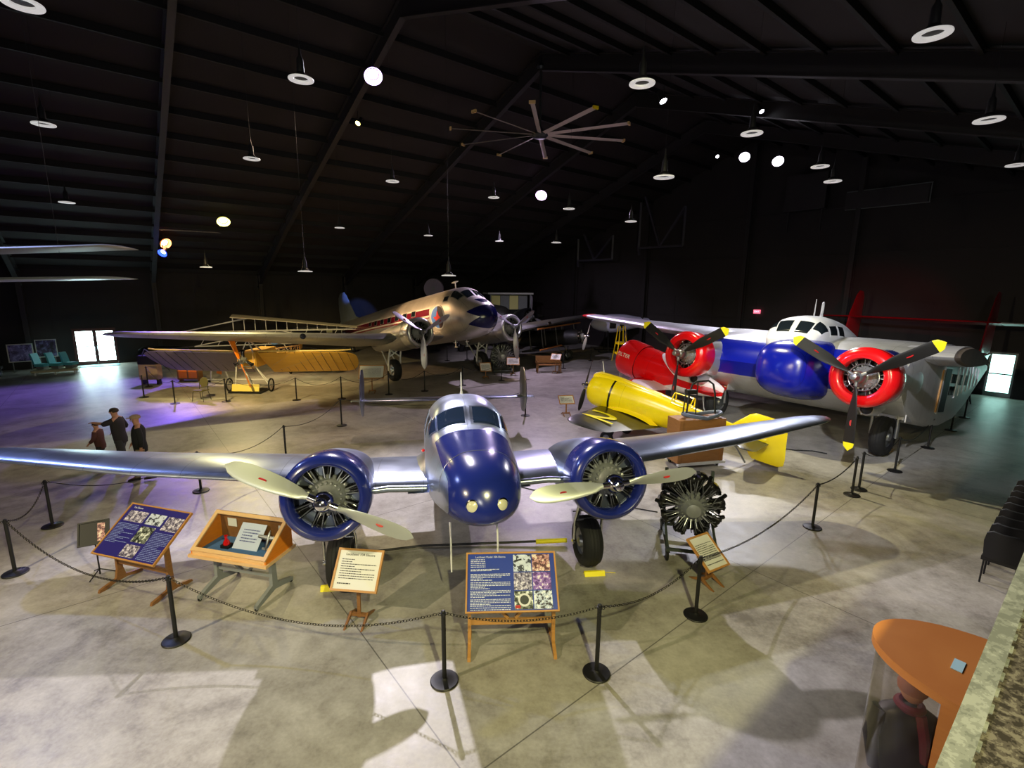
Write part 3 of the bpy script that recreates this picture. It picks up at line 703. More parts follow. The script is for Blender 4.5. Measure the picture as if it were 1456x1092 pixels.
# masts
mb = MB(); mb.cyl((0, -2.4, 4.45), (0, -2.4, 4.8), .03, n=8); mb.lathe([(.02, -.3), (.05, -.1), (.05, .15), (.01, .35)], (0, -2.4, 4.82), (0, 1, 0), 10); mb.build('antenna_mast', M['white'], dc)
for x in (-.35, .35):
    mb = MB(); mb.cyl((x, -2.4, 1.95), (x, -2.4, 1.45), .025, n=8); mb.cyl((x-.12, -2.4, 1.7), (x+.12, -2.4, 1.7), .015, n=6); mb.cyl((x, -2.55, 1.46), (x, -2.25, 1.46), .02, n=8); mb.build('pitot_mast', M['white'], dc)
for sx in (-1, 1):
    mb = MB(); wing(mb, [(sx*.3, -2.1, 2.12, 4.6, .42), (sx*4.35, -2.05, 2.14, 4.4, .40)], 3); mb.build('wing_centre_section', M['dcwing'], dc)
    mb = MB(); wing(mb, [(sx*4.35, -2.05, 2.14, 4.4, .40), (sx*9., -.95, 2.62, 3.0, .28)]+tip_secs(sx*13.3, .1, 3.02, 1.7, .16, sx*1.1, .1), 3); mb.build('outer_wing', M['dcwing'], dc)
    mb = MB(); 
    mb.tube([(sx*7.6, -1.25, 2.50), (sx*7.6, -1.33, 2.50)], [.12, .13], 16); ll = mb.build('landing_light', M['chrome'], dc)
    mb = MB(); mb.sphere((sx*7.6, -1.32, 2.50), .115, 12, (1, .5, 1)); mb.build('lens', M['glass'], ll)
    X = sx*2.82
    nf = Fus([(-2.55, 2.27, .70, .70, .70, 2), (-2.2, 2.27, .70, .70, .72, 2), (-1.5, 2.25, .66, .62, .74, 2.1), (0, 2.30, .62, .42, .70, 2.2), (1.4, 2.12, .4, .3, .5, 2.1), (2.3, 2.05, .06, .06, .1, 2)], X)
    mb = MB(); nf.build(mb, 32, .25); mb.build('nacelle', M['dcwing'], dc, ang=60)
    mb = MB(); mb.lathe(cowl_prof(.73, .53, .85, .12), (X, -3.35, 2.27), (0, 1, 0), 44, False, False); mb.build('engine_ring', skin_metal('cowl_metal', (.8, .8, .8), .3, .8, 3.), dc, ang=50)
    radial(dc, (X, -2.95, 2.27), 9, .28, .095, .62, rows=1)
    mb = MB(); mb.lathe([(.62, 0), (.62, .02)], (X, -2.7, 2.27), (0, 1, 0), 32); mb.build('baffle', M['black'], dc)
    propeller(dc, (X, -3.5, 2.27), 3, 1.75, .30, R_(-90+(-4 if sx < 0 else -2)), M['steel'], M['gb'], hub_r=.14, cone=.28, pit=(46, 18))
    # gear
    r = .58; wheel(dc, onfloor(X, 0, r, DP), r, .42)
    for o in (-.33, .33):
        mb = MB(); mb.tube([onfloor(X+o, 0, r, DP), onfloor(X+o, -.05, 1.2, DP), onfloor(X+o*.9, -.3, 2.0, DP)], [.045, .05, .05], 10); mb.build('landing_gear_strut', M['white'], dc)
    mb = MB(); mb.beam(onfloor(X-.3, -.05, 1.3, DP), onfloor(X+.3, -.1, 1.7, DP), .06); mb.beam(onfloor(X+.3, -.05, 1.3, DP), onfloor(X-.3, -.1, 1.7, DP), .06); mb.beam(onfloor(X-.3, .0, .7, DP), onfloor(X-.2, 1.1, 1.6, DP), .05); mb.beam(onfloor(X+.3, .0, .7, DP), onfloor(X+.2, 1.1, 1.6, DP), .05); mb.build('gear_brace', M['white'], dc)
mb = MB()
for sx in (-1, 1): wing(mb, [(0, 10.9, 3.95, 2.4, .2)]+tip_secs(sx*3.4, 11.7, 4.0, 1.3, .1, sx*.6), 3)
mb.build('tailplane', M['dcwing'], dc)
mb = MB(); vfin(mb, [(4.1, 9.2, 0, 4.6, .12), (4.6, 10.9, 0, 3.1, .12), (5.6, 11.7, 0, 2.35, .1), (6.3, 12.2, 0, 1.7, .07), (6.6, 12.6, 0, .9, .03)]); mb.build('tail_fin', skin_metal('tail_fin_skin', (.62, .66, .70), .45, .5, 2.), dc)
wheel(dc, onfloor(0, 12.3, .26, DP), .26, .16, 'tail_wheel')
mb = MB(); mb.tube([onfloor(.12, 12.3, .26, DP), onfloor(.12, 12.1, .8, DP), onfloor(0, 11.8, 1.7, DP)], .04); mb.build('tail_wheel_strut', M['steel'], dc)

# ------------------------------------------------------------------ blue-nosed lifting-body transport on the right
BP = math.radians(7)
def b_blue(nt, x, y, z):
    f = MATH(nt, 'MULTIPLY', MATH(nt, 'LESS_THAN', y, 1.3), MATH(nt, 'LESS_THAN', MATH(nt, 'ABSOLUTE', x), 3.0))
    f = MATH(nt, 'MULTIPLY', f, MATH(nt, 'LESS_THAN', z, MATH(nt, 'MULTIPLY_ADD', y, .08, 3.62)))
    return MATH(nt, 'MULTIPLY', f, MATH(nt, 'GREATER_THAN', z, 2.28))
def b_nosef(nt, x, y, z): return MATH(nt, 'LESS_THAN', y, 1.2)
M['bskin'] = skin_metal('silver_transport_skin', (.82, .82, .84), .4, .6, 1.8)
M['bfus'] = skin_metal('silver_and_blue_body_skin', (.80, .80, .80), .38, .6, 1.8, [(b_blue, (.05, .10, .60), 0., .2)])
M['bblue'] = skin_metal('bright_blue_skin', (.05, .10, .60), .22, .0, 2.2)
M['bwhite'] = mat('white_roof_paint', (.86, .87, .90), .4)
bu = thing('lifting_body_transport', 'silver transport plane with deep blue nose, red engine rings and white raised cockpit', 'airplane', (10.05, 16.9, 0), (-BP, 0, math.radians(-54)))
# airfoil-shaped wide body: loft of side profiles across x
def body_ring(x, grow=1.):
    prof = [(-1.95, 2.75), (-1.85, 3.05), (-1.5, 3.42), (-.8, 3.75), (.3, 3.98), (2.0, 4.08), (4.2, 4.0), (6.2, 3.80), (7.3, 3.62), (7.35, 3.50), (6.2, 2.85), (5.0, 2.12), (3.8, 1.62), (2.4, 1.42), (.8, 1.44), (-.4, 1.64), (-1.2, 1.95), (-1.7, 2.35)]
    cy, cz = 2.4, 2.8
    return [Vector((x, cy+(y-cy)*grow, cz+(z-cz)*grow)) for y, z in prof]
mb = MB(); mb.loft([body_ring(x, g) for x, g in ((-3.4, .95), (-3.32, 1.0), (-1.5, 1.0), (0, 1.0), (1.5, 1.0), (3.32, 1.0), (3.4, .95))]); mb.build('lifting_body', M['bfus'], bu, ang=50)
# bulging nose below the cockpit
nf = Fus([(-3.0, 2.72, .03, .03, .03, 2.2), (-2.94, 2.72, .45, .42, .42, 2.6), (-2.75, 2.74, .78, .68, .66, 2.7), (-2.4, 2.78, .95, .82, .88, 2.7), (-1.9, 2.82, 1.03, .88, 1.0, 2.7), (-1.2, 2.86, 1.06, .9, 1.08, 2.7), (0, 2.9, 1.05, .9, 1.1, 2.6), (.6, 2.9, .9, .8, 1.0, 2.5)], .45)
mb = MB(); nf.build(mb, 44, .15); mb.build('nose_bulge', M['bblue'], bu, ang=60)
# cockpit
cf = Fus([(-1.75, 3.62, .55, .08, .4, 2.6), (-1.6, 3.66, .75, .16, .4, 2.6), (-1.35, 3.68, .86, .46, .4, 2.8), (-1.15, 3.70, .90, .66, .4, 2.8), (-.8, 3.70, .92, .80, .4, 2.7), (-.1, 3.72, .92, .88, .4, 2.6), (.8, 3.74, .90, .82, .4, 2.5), (1.8, 3.78, .78, .60, .4, 2.4), (3.0, 3.84, .5, .3, .3, 2.2), (3.6, 3.86, .1, .12, .2, 2)])
mb = MB(); cf.build(mb, 44, .12); mb.build('cockpit', M['bwhite'], bu, ang=60)
for a, b in ((92.5, 120), (87.5, 60)): win(-1.50, -1.19, R_(a), R_(b), fu=cf, par=bu, mt='dglass', fm='bwhite', fr=.03)
for a, b in ((124, 160), (56, 20)): win(-1.36, -1.0, R_(a), R_(b), -1.30, -.95, fu=cf, par=bu, mt='dglass', fm='bwhite', fr=.03)
for a, b in ((146, 168), (34, 12)): win(-.78, -.28, R_(a), R_(b), fu=cf, par=bu, mt='dglass', fm='bwhite', fr=.03)
for a, b in ((146, 168), (34, 12)): win(-.12, .30, R_(a), R_(b), fu=cf, par=bu, mt='dglass', fm='bwhite', fr=.03)
mb = MB(); mb.torus((0, .5, 4.90), (1, .35, 0), .22, .035, 24, 8); mb.cyl((0, .5, 4.52), (0, .5, 4.70), .07, .05); mb.build('loop_antenna', M['white'], bu)
mb = MB(); mb.tube([(-.45, 1.0, 4.4), (-.52, 1.15, 5.3)], [.03, .015], 8); mb.build('whip_antenna', M['white'], bu)
# wing: full length on the far side, stub cut short on the near side
mb = MB(); wing(mb, [(-2.6, -.95, 3.55, 4.0, .42), (-6.2, -.55, 3.72, 3.1, .34)]+tip_secs(-11.2, .2, 4.0, 1.8, .2, -.9, .06), 3)
mb.build('outer_wing', skin_metal('wing_skin', (.78, .78, .82), .4, .5, 2., [(lambda nt, x, y, z: MATH(nt, 'LESS_THAN', x, -11.3), (.75, .08, .1), 0, .3)]), bu)
mb = MB(); wing(mb, [(2.9, -.95, 3.55, 4.0, .42), (4.05, -.85, 3.60, 3.8, .41)], 3); mb.build('wing_stub', M['bskin'], bu, label='cut-off wing stub')
mb = MB(); mb.loft([airfoil(4.05, -.80, 3.60, 3.7, .39), airfoil(4.16, -.74, 3.61, 3.55, .35)]); mb.build('wing_end_plate', mat('worn_brown_metal', (.42, .38, .35), .6, .4, var=.4, scale=3), bu)
BX = 2.75
for sx in (-1, 1):
    X = sx*BX; Z = 2.80
    ncf = Fus([(-2.6, Z, .66, .66, .66, 2), (-1.8, Z, .68, .68, .70, 2), (-.8, Z, .70, .74, .78, 2.2), (0., Z-.02, .55, .72, .86, 2.3), (.8, Z-.1, .35, .5, .8, 2.2), (1.6, Z, .1, .2, .3, 2)], X)
    mb = MB(); ncf.build(mb, 32, .25); mb.build('nacelle', M['bskin'] , bu, ang=60)
    mb = MB(); mb.lathe(cowl_prof(.82, .50, .76, .15), (X, -3.25, Z), (0, 1, 0), 48, False, False); mb.build('engine_ring', M['red'], bu, ang=50)
    radial(bu, (X, -2.85, Z), 9, .30, .09, .56)
    mb = MB(); mb.torus((X, -3.02, Z), (0, 1, 0), .36, .018, 32, 8); mb.build('ignition_ring', M['steel'], bu)
    mb = MB(); mb.lathe([(.62, 0), (.62, .02)], (X, -2.7, Z), (0, 1, 0), 32); mb.build('baffle', M['black'], bu)
    propeller(bu, (X, -3.45, Z), 3, 1.98, .33, R_(-87 if sx > 0 else -90), M['steel'], M['black'], 'paddle', tip=M['chock'], hub_r=.16, cone=.30, pit=(48, 20))
    # air scoops
    mb = MB(); mb.lathe([(.16, 0), (.18, -.02), (.21, .05), (.22, .5), (.1, 1.2)], (X+.0, -2.35, Z-.86), (0, 1, 0), 20, False, True); mb.build('oil_cooler_scoop', M['bskin'], bu)
    mb = MB(); mb.lathe([(.155, .06), (.155, .08)], (X, -2.35, Z-.86), (0, 1, 0), 20); mb.build('scoop_grille', M['black'], bu)
    mb = MB(); mb.loft([[Vector((X+.36*math.cos(PI*k/10), y, Z+.60+h*math.sin(PI*k/10))) for k in range(11)] for y, h in ((-2.1, .18), (-1.6, .24), (-.9, .2), (-.2, .05))], True, True); mb.build('air_intake', M['blue'], bu)
    r = .62; wheel(bu, onfloor(X, -.5, r, BP), r, .42)
    for o in (-.32, .32):
        mb = MB(); mb.tube([onfloor(X+o, -.5, r, BP), onfloor(X+o, -.5, 1.2, BP), onfloor(X+o*.8, -.45, 1.9, BP)], .055, 10); mb.build('landing_gear_strut', M['steel'], bu)
    mb = MB(); mb.beam(onfloor(X-.45, -.5, 1.25, BP), onfloor(X+.45, -.5, 1.25, BP), .09); mb.beam(onfloor(X, -.5, 1.3, BP), onfloor(X, .7, 1.7, BP), .09); mb.build('gear_brace', M['oak'] if sx < 0 else M['steel'], bu)
    for o in (-.55, .55):
        mb = MB(); mb.box(onfloor(X+o, -.3, 1.45, BP), (.03, .9, .6), (0, 0, 0)); mb.build('gear_door', M['bskin'], bu)
# side wall door and windows (near side, x = +3)
def side(name, y0, y1, z0, z1, mt, par, d=.012, x=3.345):
    mb = MB(); mb.box((x+d/2+.03, (y0+y1)/2, (z0+z1)/2), (d+.06, y1-y0, z1-z0)); return mb.build(name, mt, par)
sd = side('cargo_door', 1.5, 2.25, 1.85, 3.35, M['bskin'], bu, .03); side('doorway', 1.56, 2.19, 1.9, 3.3, M['black'], sd, .04)
side('doorway_edge', 1.36, 1.46, 1.9, 3.25, M['oak'], sd, .03)
for yy in (2.45, 2.78):
    for zz in (2.45, 2.85): side('side_window', yy, yy+.24, zz, zz+.30, M['dglass'], bu, .02)
for yy in (3.4, 4.1): side('side_window', yy, yy+.3, 2.8, 3.15, M['dglass'], bu, .02)
for k in range(7):
    mb = MB(); y = 3.2+.45*k; mb.box((3.405, y, 2.95+.03*k), (.03, .03, 1.2-.1*k)); mb.build('side_rib', M['bskin'], bu)
# booms, twin red fins and high tailplane
M['dkred'] = mat('dark_red_paint', (.62, .05, .10), .35, coat=.5)
for sx in (-1, 1):
    mb = MB(); mb.loft([[Vector((sx*2.6+r*.6*math.cos(2*PI*k/16), y, z+r*math.sin(2*PI*k/16))) for k in range(16)] for y, z, r in ((5.5, 3.45, .38), (8, 3.75, .3), (10.5, 4.05, .18), (11.6, 4.2, .06))]); mb.build('tail_boom', M['dkred'], bu)
    mb = MB(); vfin(mb, [(3.7, 10.3, sx*2.6, 1.0, .05), (4.2, 9.7, sx*2.6, 1.9, .08), (5.6, 10.0, sx*2.6, 1.6, .07), (6.6, 10.5, sx*2.6, 1.0, .04), (6.85, 10.8, sx*2.6, .5, .02)]); mb.build('tail_fin', M['dkred'], bu)
mb = MB(); wing(mb, [(-4.0, 10.2, 5.45, 1.0, .06), (-2.6, 9.95, 5.45, 1.5, .1), (2.6, 9.95, 5.45, 1.5, .1), (3.0, 10.0, 5.45, 1.4, .08)], 3); mb.build('tailplane', M['dkred'], bu)
mb = MB(); wing(mb, [(3.0, 10.0, 5.45, 1.4, .08), (4.4, 10.3, 5.47, .8, .05)], 2); mb.build('tailplane_tip', M['white'], bu, label='white tailplane tip')
wheel(bu, onfloor(0, 6.2, .3, BP), .3, .2, 'tail_wheel')
mb = MB(); mb.tube([onfloor(.14, 6.2, .3, BP), onfloor(.14, 6.1, .9, BP), onfloor(0, 5.9, 1.75, BP)], .05); mb.build('tail_wheel_strut', M['steel'], bu)

for ch in bu.children:
    if ch.name.split('.')[0] not in ('wheel', 'tail_wheel', 'landing_gear_strut', 'gear_brace', 'gear_door', 'tail_wheel_strut'): ch.location.z -= .52
# ------------------------------------------------------------------ yellow racer
RP = math.radians(10)
yr = thing('yellow_racing_plane', 'glossy yellow racing plane with black wing carrying a yellow number 2', 'airplane', (3.5, 15.75, 0), (-RP, 0, math.radians(-126)))
yr.scale = (.92,)*3
def y_band(nt, x, y, z): return MATH(nt, 'LESS_THAN', MATH(nt, 'ABSOLUTE', MATH(nt, 'SUBTRACT', y, -.42)), .035)
def y_fillet(nt, x, y, z): return MATH(nt, 'LESS_THAN', z, -9)
M['yfus'] = skin_metal('yellow_racer_skin', (.98, .86, .05), .25, 0., 5., [(y_band, (.04, .04, .04), 0, .3)])
M['ywing'] = mat('black_and_olive_wing', (.10, .095, .04), .35, coat=.25)
yf = Fus([(-1.42, 1.55, .05, .05, .05, 2), (-1.38, 1.55, .36, .36, .36, 2), (-1.25, 1.55, .50, .52, .54, 2), (-1.0, 1.55, .55, .58, .60, 2), (-.5, 1.55, .56, .60, .62, 2.1), (-.4, 1.55, .53, .60, .60, 2.1), (.6, 1.54, .50, .60, .58, 2.15), (1.8, 1.55, .44, .50, .50, 2.1), (2.9, 1.58, .32, .36, .36, 2.1), (4.0, 1.62, .16, .22, .22, 2), (4.6, 1.65, .05, .12, .12, 2)])
mb = MB(); yf.build(mb, 36, .12); mb.build('fuselage', M['yfus'], yr, ang=60)
mb = MB(); mb.loft([[Vector((.22*math.cos(PI*k/8), y, 2.02+h*math.sin(PI*k/8))) for k in range(9)] for y, h in ((-1.3, .12), (-1.1, .22), (-.3, .22), (.6, .14), (1.2, .1))]); mb.build('top_fairing', M['yellow'], yr)
# cockpit frame
mb = MB(); mb.loft([[Vector((.24*math.cos(PI*k/8), y, 1.98+h*math.sin(PI*k/8))) for k in range(9)] for y, h in ((1.25, .08), (1.5, .26), (1.62, .32))]); mb.build('windscreen', M['glass'], yr)
mb = MB()
for y in (1.62, 2.25):
    mb.tube([Vector((.25*math.cos(PI*k/8), y, 1.95+.34*math.sin(PI*k/8))) for k in range(9)], .022, 6)
mb.tube([(-.25, 1.62, 2.0), (-.25, 2.25, 1.95)], .022, 6); mb.tube([(.25, 1.62, 2.0), (.25, 2.25, 1.95)], .022, 6); mb.tube([(0, 1.62, 2.29), (0, 2.25, 2.29)], .022, 6); mb.build('canopy_frame', M['yellow'], yr)
for sx in (-1, 1):
    mb = MB(); wing(mb, [(sx*.3, -.75, 1.08, 2.3, .13)]+tip_secs(sx*2.5, -.75, 1.16, 1.5, .09, sx*.6, .03, .3), 4); wg = mb.build('wing', M['ywing'], yr, label='glossy black wing')
    mb = MB(); rings = []
    for u in (0, .35, .7, 1): rings.append([(sx*(.40+.2*u), -.55+.1*u+(2.0-.3*u)*t, 1.12+(.28*(1-u)**1.7)*math.sin(PI*min(1, t*1.05))+.12*math.sin(PI*t)**.7*1.0) for t in [i/10 for i in range(11)]])
    mb.loft(rings, False, False, closed=False); mb.build('wing_fillet', M['yellow'], yr, ang=80)
    if sx > 0:
        T = Matrix.Translation((1.75, .0, 1.245)) @ Matrix.Rotation(R_(90), 4, 'Z') @ Matrix.Rotation(R_(-2), 4, 'X') @ Matrix.Diagonal((1.9, 1, 1, 1))
        text('2', 1.3, M['chock'], wg, 'number', T, .004)
    mb = MB(); mb.loft([[Vector((sx*.85+.09*math.cos(2*PI*k/12), -.05+.26*math.sin(2*PI*k/12)*s_, z)) for k in range(12)] for z, s_ in ((1.1, 1), (.75, 1.), (.42, .8))]); mb.build('wheel_fairing', M['black'], yr)
    wheel(yr, onfloor(sx*.85, 0, .24, RP), .24, .12)
mb = MB()
for sx in (-1, 1): wing(mb, [(0, 3.75, 1.62, .95, .05)]+tip_secs(sx*1.0, 3.95, 1.62, .6, .04, sx*.3), 3)
mb.build('tailplane', M['ywing'], yr)
mb = MB(); vfin(mb, [(1.02, 4.35, 0, .75, .03), (1.10, 4.25, 0, .98, .04), (1.3, 4.1, 0, 1.12, .05), (1.7, 3.4, 0, 1.74, .05), (2.1, 3.75, 0, 1.32, .04), (2.33, 3.95, 0, 1.05, .035), (2.42, 4.1, 0, .75, .02)]); mb.build('tail_fin', M['yellow'], yr)
propeller(yr, (0, -1.62, 1.55), 2, 1.0, .20, R_(-82), M['chrome'], M['black'], hub_r=.09, cone=.14, mark=False)
mb = MB(); mb.tube([onfloor(0, 4.3, .06, RP), onfloor(0, 4.0, .5, RP), onfloor(0, 3.7, .75, RP)], [.03, .025, .02], 8); mb.build('tail_skid', M['steel'], yr)
mb = MB(); mb.cyl((0, -1.0, 2.2), (.0, -1.15, 2.62), .02, .012, 8); mb.build('vent_pipe', M['white'], yr)

# ------------------------------------------------------------------ red barrel racer behind it
GP = math.radians(12)
gb_ = thing('red_barrel_racer', 'stubby red and white racing plane with barrel-shaped engine cowl', 'airplane', (5.75, 20.4, 0), (-GP, 0, math.radians(-142)))
def g_white(nt, x, y, z):       # white scallops on the rear body
    e = MATH(nt, 'MULTIPLY_ADD', MATH(nt, 'ABSOLUTE', MATH(nt, 'SUBTRACT', z, 1.72)), -1.9, 1.55)
    f = MATH(nt, 'GREATER_THAN', y, MATH(nt, 'MAXIMUM', e, .15))
    return MATH(nt, 'MULTIPLY', f, MATH(nt, 'GREATER_THAN', MATH(nt, 'ABSOLUTE', MATH(nt, 'SUBTRACT', z, 1.70)), .14))
M['gskin'] = skin_metal('red_white_racer_skin', (.86, .05, .07), .22, 0., 5., [(g_white, (.92, .88, .9), 0, .25)])
gf = Fus([(-.62, 1.72, .74, .74, .74, 2), (-.3, 1.72, .72, .74, .74, 2), (.3, 1.72, .66, .72, .70, 2.05), (1.2, 1.74, .54, .64, .58, 2.1), (2.0, 1.76, .36, .50, .42, 2.1), (2.8, 1.80, .10, .3, .2, 2), (3.0, 1.8, .03, .2, .1, 2)])
mb = MB(); gf.build(mb, 36, .12); mb.build('fuselage', M['gskin'], gb_, ang=60)
mb = MB(); mb.lathe(cowl_prof(.80, .62, 1.0, .14), (0, -1.62, 1.72), (0, 1, 0), 44, False, False); cw = mb.build('engine_cowl', M['red'], gb_, ang=50)
radial(gb_, (0, -1.3, 1.72), 9, .26, .09, .60)
mb = MB(); mb.lathe([(.70, 0), (.70, .02)], (0, -1.1, 1.72), (0, 1, 0), 32); mb.build('baffle', M['black'], gb_)
propeller(gb_, (0, -1.82, 1.72), 2, 1.15, .2, R_(80), M['chrome'], M['prop'], hub_r=.1, cone=.2, mark=False)
# lettering on the near side of the cowl
tm = text('FILTER', .22, M['white'], cw, 'lettering', Matrix(), .002)
for v in tm.data.vertices:
    x_, y_ = v.co.x, v.co.y; a = y_/.81; v.co = Vector((.808*math.cos(a+.32), -1.2+x_, 1.72+.808*math.sin(a+.32)+v.co.z))
mb = MB(); mb.lathe([(.20, 0), (.19, .14), (.10, .24), (.02, .27)], (0, 2.1, 2.1), (0, 0, 1), 16); mb.build('canopy', M['dglass'], gb_)
for sx in (-1, 1):
    mb = MB(); wing(mb, [(sx*.35, -.25, 1.28, 1.4, .13)]+tip_secs(sx*2.9, .1, 1.42, .9, .08, sx*.7, .03), 3)
    mb.build('wing', skin_metal('racer_wing_skin', (.92, .88, .90), .3, 0., 5., [(lambda nt, x, y, z: MATH(nt, 'LESS_THAN', y, MATH(nt, 'MULTIPLY_ADD', MATH(nt, 'PINGPONG', x, .7), .6, .0)), (.82, .05, .08), 0, .25)]), gb_)
    mb = MB(); mb.loft([[Vector((sx*.75+.13*math.cos(2*PI*k/14), -.15+.42*s_*math.sin(2*PI*k/14), z)) for k in range(14)] for z, s_ in ((1.25, .6), (.8, .8), (.45, 1.), (.25, .9), (.14, .5))]); mb.build('wheel_fairing', M['red'], gb_)
    wheel(gb_, onfloor(sx*.75, 0, .26, GP), .26, .14)
mb = MB()
for sx in (-1, 1): wing(mb, [(0, 2.2, 1.85, .8, .05)]+tip_secs(sx*.6, 2.3, 1.85, .5, .04, sx*.2), 3)
mb.build('tailplane', M['red'], gb_)
mb = MB(); vfin(mb, [(1.6, 2.4, 0, .6, .05), (1.85, 2.35, 0, .65, .05), (2.02, 2.5, 0, .4, .04), (2.06, 2.6, 0, .2, .02)]); mb.build('tail_fin', M['white'], gb_)
mb = MB(); mb.tube([onfloor(0, 2.8, .05, GP), onfloor(0, 2.6, .5, GP), onfloor(0, 2.5, 1.1, GP)], .03, 8); mb.build('tail_skid', M['steel'], gb_)
# ------------------------------------------------------------------ early monoplane with ochre fabric wings
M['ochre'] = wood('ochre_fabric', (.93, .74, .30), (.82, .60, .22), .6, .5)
M['shade_fabric'] = mat('shade_grey_fabric', (.50, .46, .52), .7, var=.1)  # left wing cloth, its shade put into the colour
M['orange'] = mat('orange_laminated_wood', (.96, .52, .08), .3, coat=.5)
bl = thing('early_monoplane', 'early wooden monoplane with ochre fabric wings and orange wooden propeller', 'airplane', (-12.2, 22.5, 0), (0, 0, math.radians(3)))
for sx in (-1, 1):
    mb = MB()
    secs = []
    for u in (0, .5, 1): secs.append((sx*(.45+3.5*u), .05, 1.80+.08*u, 2.0, .10))
    wing(mb, secs+tip_secs(sx*4.1, .05, 1.88, 2.0, .09, sx*.75, .02, .25), 4)
    for i, v in enumerate(mb.v):        # droop the trailing edge so the upper surface faces forward
        x_, y_, z_ = v; mb.v[i] = (x_, y_*.80, z_-(y_-.05)*.58)
    # built as a forward-tilted surface: seen below the leading edge
    wg = mb.build('wing', M['ochre'] if sx > 0 else M['shade_fabric'], bl, label='ochre fabric wing' if sx > 0 else 'fabric wing coloured grey for shade')
    mb = MB()
    for k in range(11):
        x_ = sx*(.5+.4*k); mb.tube([(x_, .0, 1.86), (x_, .72, 1.30), (x_, 1.50, .74)], .012, 5)
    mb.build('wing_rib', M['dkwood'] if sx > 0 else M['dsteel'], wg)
    mb = MB(); mb.tube([(sx*.45, .05, 1.88), (sx*4.1, .03, 1.95), (sx*4.6, .35, 1.95)], .035, 8); mb.build('leading_edge', mat('cream_spar', (.95, .84, .50), .5), wg)
# open lattice fuselage
mb = MB(); Lg = [(-.35, -.25, 1.15), (.35, -.25, 1.15), (-.35, -.25, 1.85), (.35, -.25, 1.85)]
te = [(-.08, 6.2, 1.2), (.08, 6.2, 1.2), (-.08, 6.2, 1.45), (.08, 6.2, 1.45)]
for a, b in zip(Lg, te): mb.beam(a, b, .035)
for k in range(9):
    u = k/8; q = [Vector(a).lerp(Vector(b), u) for a, b in zip(Lg, te)]
    for i, j in ((0, 1), (2, 3), (0, 2), (1, 3)): mb.beam(q[i], q[j], .025)
    if k < 8:
        u2 = (k+1)/8; q2 = [Vector(a).lerp(Vector(b), u2) for a, b in zip(Lg, te)]; mb.beam(q[0], q2[2], .008); mb.beam(q[1], q2[3], .008)
mb.build('fuselage_frame', M['pine'], bl)
mb = MB(); mb.loft([[Vector((x*1., y, 1.5+z)) for x, z in ((-.36, -.36), (.36, -.36), (.36, .36), (-.36, .36))] for y in (.0, 2.2)]); mb.build('fuselage_fabric', M['yellow'] if 0 else M['ochre'], bl, smooth=False)
radial(bl, (0, -.45, 1.55), 3, .14, .07, .48, .2, name='engine')
propeller(bl, (0, -.75, 1.52), 2, 1.22, .26, R_(107), M['steel'], M['orange'], 'wide', hub_r=.08, cone=.06, mark=False, pit=(60, 45))
mb = MB()
mb.beam((-.36, -.1, 1.2), (.36, -.1, 1.2), .04)
for a, b in (((-.5, -.1, 1.2), (-.62, -.1, .30)), ((.35, -.1, 1.2), (.92, -.1, .30)), ((-.3, -.1, 1.25), (.2, -.1, .35)), ((.3, -.1, 1.25), (.85, .1, .4)), ((-.62, -.1, .6), (.9, -.1, .6)), ): mb.beam(a, b, .045)
mb.build('undercarriage_frame', M['white'], bl)
mb = MB()
for a, b in (((-.25, 0, 1.85), (0, .1, 2.45)), ((.25, 0, 1.85), (0, .1, 2.45)), ((-.2, .9, 1.85), (0, .1, 2.45)), ((.2, .9, 1.85), (0, .1, 2.45))): mb.beam(a, b, .045)
mb.build('pylon', M['white'], bl)
mb = MB()
for sx in (-1, 1):
    for x_ in (2, 3.7):
        mb.tube([(0, .1, 2.43), (sx*x_, .1, 1.93)], .004, 4); mb.tube([(0, .1, .5), (sx*x_, .1, 1.85)], .004, 4)
mb.build('rigging_wire', M['steel'], bl)
def wire_wheel(par, loc, r):
    root = bpy.data.objects.new('wheel', None); C.objects.link(root); root.parent = par; root.location = loc
    mb = MB(); mb.torus((0, 0, 0), (1, 0, 0), r-.035, .035, 28, 8); mb.build('tyre', M['rubber'], root)
    mb = MB()
    for k in range(16): a = 2*PI*k/16; mb.tube([(.05*(-1)**k, 0, 0), (0, (r-.06)*math.cos(a), (r-.06)*math.sin(a))], .005, 4)
    mb.cyl((-.08, 0, 0), (.08, 0, 0), .03); mb.build('spokes', M['steel'], root)
wire_wheel(bl, (-.95, .0, .32), .32); wire_wheel(bl, (.95, .0, .32), .32)
mb = MB(); mb.cyl((-.95, 0, .32), (.95, 0, .32), .02); mb.build('axle', M['steel'], bl)
mb = MB()
for sx in (-1, 1): wing(mb, [(0, 5.2, 1.15, .9, .05)]+tip_secs(sx*1.0, 5.2, 1.15, .9, .05, sx*.3), 2)
mb.build('tailplane', M['ochre'], bl)
mb = MB(); vfin(mb, [(1.2, 6.25, 0, .5, .02), (1.6, 6.25, 0, .65, .02), (1.95, 6.35, 0, .4, .02)]); mb.build('rudder', M['ochre'], bl)
wire_wheel(bl, (0, 4.8, .2), .2); mb = MB(); mb.beam((0, 4.8, .2), (0, 4.6, 1.25), .03); mb.build('tail_strut', M['pine'], bl)
# yellow board that covers the drip tray below it
tr = MB(); tr.box((0, 0, .22), (1.25, .04, .36), (-.25, 0, 0)); tr.cur = 1; tr.box((0, .3, .05), (1.5, .9, .08)); tr.box((-.5, .12, .13), (.04, .2, .2)); tr.box((.5, .12, .13), (.04, .2, .2))
o = tr.build('barrier_board', [mat('pale_yellow_board', (.97, .88, .45), .5), M['black']]); o.location = G(350, 559)+Vector((0, 0, .01)); tag(o, 'pale yellow board standing on a black tray under the ochre-winged monoplane', 'board')

